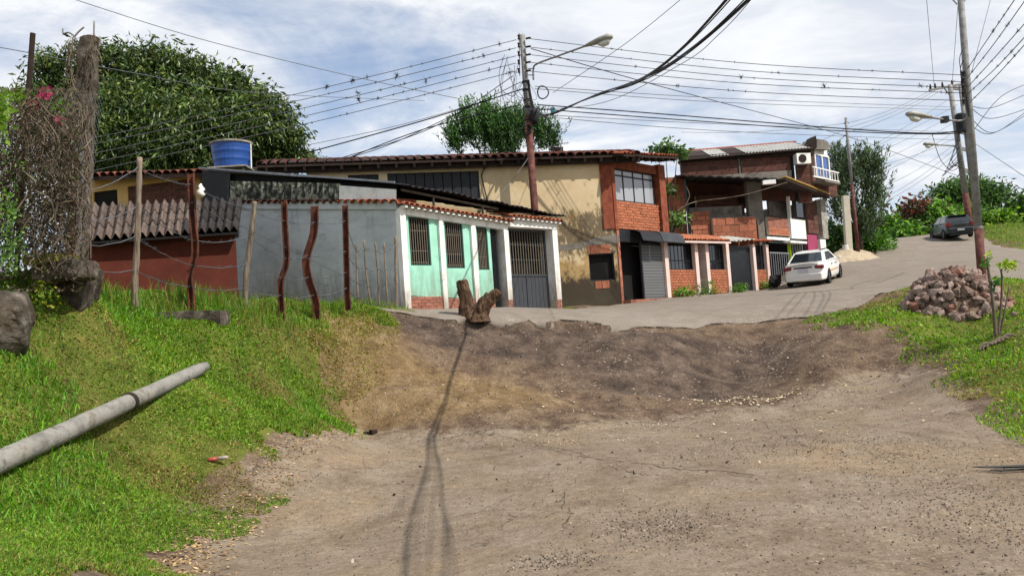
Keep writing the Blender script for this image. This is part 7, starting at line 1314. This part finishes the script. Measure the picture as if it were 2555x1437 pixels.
# ------------------------------------------------------------------ grass, litter, gravel
def blades(x, y, z, h, w, lean, cols, r):
    n = len(x); a = r.uniform(0, 2 * math.pi, n); b = r.uniform(0, 2 * math.pi, n); s = np.stack([np.cos(a), np.sin(a), np.zeros(n)], -1) * (w[:, None] / 2); l_ = np.stack([np.cos(b), np.sin(b), np.zeros(n)], -1) * (lean * h)[:, None]; P_ = np.stack([x, y, z - .008], -1); up = np.array([0, 0, 1.0])
    V = np.stack([P_ - s, P_ + s, P_ + l_ * .35 + up * (h * .6)[:, None] + s * .85, P_ + l_ * .35 + up * (h * .6)[:, None] - s * .85, P_ + l_ + up * (h * (1 - .35 * np.minimum(lean, 1)))[:, None]], 1).reshape(-1, 3)
    i = np.arange(n) * 5; F = np.concatenate([np.stack([i, i + 1, i + 2], -1), np.stack([i, i + 2, i + 3], -1), np.stack([i + 3, i + 2, i + 4], -1)]); sh = np.repeat(cols, 5, 0); return V, F, sh
def scatter(P, n, r, dens=None, box=None):
    x0, x1, y0, y1 = box or (P[:, 0].min(), P[:, 0].max(), P[:, 1].min(), P[:, 1].max()); x = r.uniform(x0, x1, n); y = r.uniform(y0, y1, n); s = sdf(P, x, y) + fbm(x * 1.6, y * 1.6, 4) * .75; k = s > 0
    if dens is not None: k &= r.random(n) < dens(x, y)
    return x[k], y[k], s[k]
def lawn(name, label, P, n, dens, box, seed, hmul=1.0, green=None):
    r = np.random.default_rng(seed); x, y, s = scatter(P, n, r, dens, box)
    keep = ((x - HEAP.x) / 1.15) ** 2 + ((y - HEAP.y) / .95) ** 2 > 1; x, y, s = x[keep], y[keep], s[keep]; n = len(x); d = np.hypot(x, y)
    pt = fbm(x * .8 + 31, y * .8, 4); dry = np.clip((fbm(x * .85 + 3, y * .85 + 8, 4) - .07) * 2.8 + np.clip(.45 - s, 0, .45) * 1.6, 0, 1); tall = np.clip((fbm(x * 1.1 + 50, y * 1.1, 3) - .05) * 4, 0, 1)
    bare = r.random(n) < dry * .12; x, y, s, pt, dry, tall, d = (q[~bare] for q in (x, y, s, pt, dry, tall, d)); n = len(x)
    h = (.022 + .032 * r.random(n) ** 1.5 + tall * .05 * r.random(n)) * hmul * (1 + np.clip((d - 9) / 14, 0, .8)) * (1 - .35 * dry); broad = r.random(n) < .3; w = np.where(broad, r.uniform(.012, .026, n), r.uniform(.004, .009, n)) * (1 + np.clip((d - 7) / 8, 0, 1.6)); lean = np.where(broad, r.uniform(.5, 1.4, n), r.uniform(.1, .9, n)); h = np.where(broad, h * .8, h)
    cg = palette(n, green or G((92, 132, 34), (110, 150, 40), (124, 160, 48), (142, 166, 58), (74, 108, 32), (130, 148, 52), (98, 140, 36)), r, .2); cd = palette(n, G((150, 134, 76), (164, 148, 94), (138, 130, 62), (122, 104, 64)), r, .18); k = (r.random(n) < dry * .75 + .08)[:, None]; c = np.where(k, cd, cg) * (1 + .35 * pt[:, None]); V, F, cc_ = blades(x, y, ztop(x, y), h, w, lean, np.clip(c, .01, 1), r); o = stuff(npmesh(name, V, F, M_grass, None, cols=cc_, loc=(float(x.mean()), float(y.mean()), 0))); o['label'] = label; return o
lawn('grass', 'short leafy green grass covering the bank at the left', P_GL, 1250000, lambda x, y: np.clip(1.25 - np.hypot(x, y) / 17, .12, 1) * (np.abs(x / np.maximum(y, .1) + .16) < .55), (-8.2, -.6, 3.2, 19), 1)
P_GD = poly_of([(770, 830, 15.2), (830, 806, 16.3), (1000, 803, 17.0), (1000, 850, 15.9), (960, 930, 14.7), (930, 1010, 13.6), (860, 1060, 13.2), (840, 930, 14)])
lawn('grass', 'thin dry grass fading into the dirt slope', P_GD, 30000, lambda x, y: .5 - .45 * np.clip((x + 3.0) / 1.3, 0, 1), None, 12, hmul=.8, green=G((150, 140, 74), (164, 150, 92), (126, 128, 56)))
lawn('grass', 'green grass of the verge around the rock heap', P_GR, 420000, lambda x, y: np.clip(1.1 - np.hypot(x, y) / 24, .2, 1) * (x / np.maximum(y, .1) < .72), (4.5, 18, 7.5, 25), 2, hmul=1.1)
lawn('grass', 'grass on the knoll at the top of the road', P_KN, 60000, None, (24, 52, 40, 72), 4, hmul=2.6, green=G((92, 120, 40), (112, 138, 52), (124, 146, 62)))
lawn('grass', 'grass at the foot of the feathery trees', P_SH, 30000, None, (15, 30, 44, 66), 5, hmul=2.4)
# tall weeds along the fence foot
r = np.random.default_rng(9); n = 2600; u = r.random(n); xa = np.interp(u, [0, .3, .6, 1], [at(210, 700, 10.5).x, at(480, 735, 12.6).x, at(710, 750, 14.9).x, at(980, 775, 18.0).x]); ya = np.interp(u, [0, .3, .6, 1], [10.5, 12.6, 14.9, 18.0]); xa = xa + r.normal(0, .22, n); ya = ya + r.normal(0, .25, n); h = r.uniform(.1, .42, n) * np.clip(1.1 - .6 * np.abs(u - .15), .4, 1); V, F, cc_ = blades(xa, ya, ztop(xa, ya), h, r.uniform(.008, .02, n), r.uniform(.1, .6, n), palette(n, G((92, 128, 36), (116, 146, 48), (130, 120, 60), (76, 110, 34)), r), r); o = stuff(npmesh('tall_weeds', V, F, M_grass, None, cols=cc_, loc=(-4.5, 14, 2.4))); o['label'] = 'tall thin weeds along the foot of the wire fence'
# tufts of taller grass near the footing block and the bank edge
C0 = [(at(250, 690, 10.1), .5, 900), (at(90, 800, 8.0), .4, 500), (at(330, 760, 11.0), .5, 700), (at(840, 755, 16.4), .5, 500), (at(60, 1090, 6.6), .5, 500), (at(150, 980, 7.6), .5, 500), (at(560, 800, 12.8), .3, 350), (at(800, 1050, 12.4), .45, 700)]
X_, Y_ = [], []
for c, sd_, k in C0: X_.append(c.x + r.normal(0, sd_ * .6, k)); Y_.append(c.y + r.normal(0, sd_ * .6, k))
X_ = np.concatenate(X_); Y_ = np.concatenate(Y_); n = len(X_); V, F, cc_ = blades(X_, Y_, ztop(X_, Y_), r.uniform(.06, .17, n), r.uniform(.006, .014, n), r.uniform(.4, 1.2, n), palette(n, G((84, 136, 30), (104, 156, 38), (122, 168, 50), (70, 112, 28)), r), r); o = stuff(npmesh('grass_tufts', V, F, M_grass, None, cols=cc_, loc=(-4, 10, 1.5))); o['label'] = 'taller bright grass tufts scattered over the bank'
# dry leaf and wood litter, gravel
def chips(name, label, x, y, size, cols, m, r, flat=.25, lift=.012):
    n = len(x); z = ztop(x, y) + lift; a = r.uniform(0, 6.28, n); l_ = size * r.uniform(.6, 1.6, n); w = size * r.uniform(.25, .8, n); dx_ = np.stack([np.cos(a), np.sin(a), r.normal(0, flat, n)], -1) * l_[:, None] / 2; dy_ = np.stack([-np.sin(a), np.cos(a), r.normal(0, flat, n)], -1) * w[:, None] / 2; P_ = np.stack([x, y, z], -1); t = np.zeros((n, 3)); t[:, 2] = size * flat * .6
    V = np.stack([P_ - dx_, P_ + dy_, P_ + dx_, P_ - dy_, P_ + t], 1).reshape(-1, 3); i = np.arange(n) * 5; F = np.concatenate([np.stack([i + a_, i + b_, i + 4], -1) for a_, b_ in ((0, 1), (1, 2), (2, 3), (3, 0))]); o = stuff(npmesh(name, V, F, m, None, cols=np.repeat(cols, 5, 0), loc=(float(x.mean()), float(y.mean()), 0))); o['label'] = label; return o
M_chip = leafmat('dry_chip', .0, .9)
x = np.concatenate([np.interp(r.random(1500), np.linspace(0, 1, 6), [at(*q).x for q in ((380, 1437, 5.75), (490, 1340, 6.9), (640, 1215, 8.7), (760, 1150, 10.5), (880, 1092, 12.9), (990, 1050, 13))])]); 
u = r.random(1500); kx = [(380, 1437, 5.75), (490, 1340, 6.9), (640, 1215, 8.7), (760, 1150, 10.5), (880, 1092, 12.9)]; x = np.interp(u, np.linspace(0, 1, 5), [at(*q).x for q in kx]) + r.normal(.06, .16, 1500); y = np.interp(u, np.linspace(0, 1, 5), [at(*q).y for q in kx]) + r.normal(0, .14, 1500)
chips('leaf_litter', 'dry tan leaf litter along the left road edge', x, y, .04, palette(1500, G((156, 128, 88), (132, 104, 72), (176, 150, 110), (110, 88, 62)), r), M_chip, r)
cx_, cy_ = at(1880, 1005, 14.6).xy; x = np.concatenate([cx_ + r.normal(0, .75, 170), r.uniform(0, 6, 90)]); y = np.concatenate([cy_ + r.normal(0, .16, 170), r.uniform(10.5, 15.5, 90)]); chips('wood_chips', 'pale wood chips scattered at the foot of the dirt slope', x, y, .055, palette(len(x), G((190, 174, 142), (170, 150, 116), (204, 190, 160)), r, .1), M_chip, r, lift=.02)
n = 900; x = r.uniform(-2.5, 7.5, n); y = r.uniform(6, 17.8, n); k = (sdf(P_GL, x, y) < 0) & (sdf(P_GR, x, y) < 0) & (sdf(P_UP, x, y) < 0) & (r.random(n) < .12 + .9 * (y > 13) + .5 * np.clip(fbm(x, y, 3), 0, 1)); x, y = x[k], y[k]
chips('stones', 'scattered stones on the dirt slope', x, y, .05, palette(len(x), G((112, 96, 84), (90, 76, 68), (150, 134, 118)), r), M_chip, r, flat=.7, lift=.008)
n = 17000; x = r.uniform(-2.5, 7.5, n); y = r.uniform(4.5, 17.6, n); k = (sdf(P_GL, x, y) < .1) & (sdf(P_GR, x, y) < .1) & (r.random(n) < .25 + 1.2 * np.clip(fbm(x * .7, y * .7, 3) + .1, 0, 1) + .5 * (y > 12.5)); x, y = x[k], y[k]
chips('gravel', 'loose gravel on the worn road and dirt slope', x, y, .02, palette(len(x), G((116, 101, 86), (92, 79, 68), (150, 134, 116), (72, 61, 53)), r), M_chip, r, flat=.5, lift=.006)

# cracks and frayed seams in the worn asphalt, dark gravel gathered in its hollows
rc = random.Random(4); M_crack = mat('crack_dirt', [lin(60, 51, 43), lin(84, 72, 61)], 6, 1.0)
def crack(pts, w):
    w *= .6
    P_ = [gp(x, y) for x, y in pts]; Q = sag(P_, 10); mb = MB(); n = len(Q); off = [Vector((rc.uniform(-.035, .035), rc.uniform(-.06, .06), 0)) for _ in Q]; Q = [q + o for q, o in zip(Q, off)]; zz2 = ztop([q.x for q in Q], [q.y for q in Q])
    for i, q in enumerate(Q):
        d = (Q[min(i + 1, n - 1)] - Q[max(i - 1, 0)]).normalized(); sd_ = Vector((-d.y, d.x, 0)) * w * rc.uniform(.25, 1.3) * (0.15 + min(1, 4 * min(i, n - 1 - i) / n)); z = zz2[i] + .0065; mb.v += [Vector((q.x - sd_.x, q.y - sd_.y, z)), Vector((q.x + sd_.x, q.y + sd_.y, z))]
        if i: a = 2 * i; mb.f.append((a - 2, a - 1, a + 1, a))
    o = mb.build('crack', M_crack, None); o.parent = lo_
for pts, w in (([(1075, 1095), (1180, 1085), (1290, 1098), (1400, 1120), (1500, 1150)], .012), ([(1330, 1110), (1420, 1135), (1540, 1152), (1700, 1165)], .010), ([(1560, 1150), (1680, 1170), (1800, 1178), (1930, 1190)], .012), ([(1440, 1190), (1400, 1250), (1425, 1290), (1380, 1340)], .008), ([(1700, 1170), (1760, 1162), (1830, 1168)], .006), ([(1500, 1160), (1600, 1185), (1660, 1180)], .007), ([(900, 1180), (1000, 1150), (1060, 1160)], .006), ([(1900, 1050), (1980, 1100), (2050, 1120)], .007)): crack(pts, w)
X_, Y_ = [], []
for (px, py, sx_, sy_, k) in ((1620, 1325, .28, .3, 420), (1700, 1300, .25, .2, 220), (1390, 1400, .16, .12, 260), (2400, 1250, .5, .8, 900), (2250, 1130, .5, .9, 600), (1900, 1120, .9, .6, 700), (1650, 1040, 1.2, .5, 700), (1150, 1100, .8, .4, 400), (2480, 1330, .4, .5, 500)):
    c = gp(px, py); X_.append(c.x + r.normal(0, sx_, k)); Y_.append(c.y + r.normal(0, sy_, k))
X_ = np.concatenate(X_); Y_ = np.concatenate(Y_); chips('gravel', 'dark grit gathered in hollows of the worn road', X_, Y_, .018, palette(len(X_), G((58, 50, 44), (80, 69, 60), (104, 92, 80), (150, 138, 122)), r), M_chip, r, flat=.6, lift=.006)
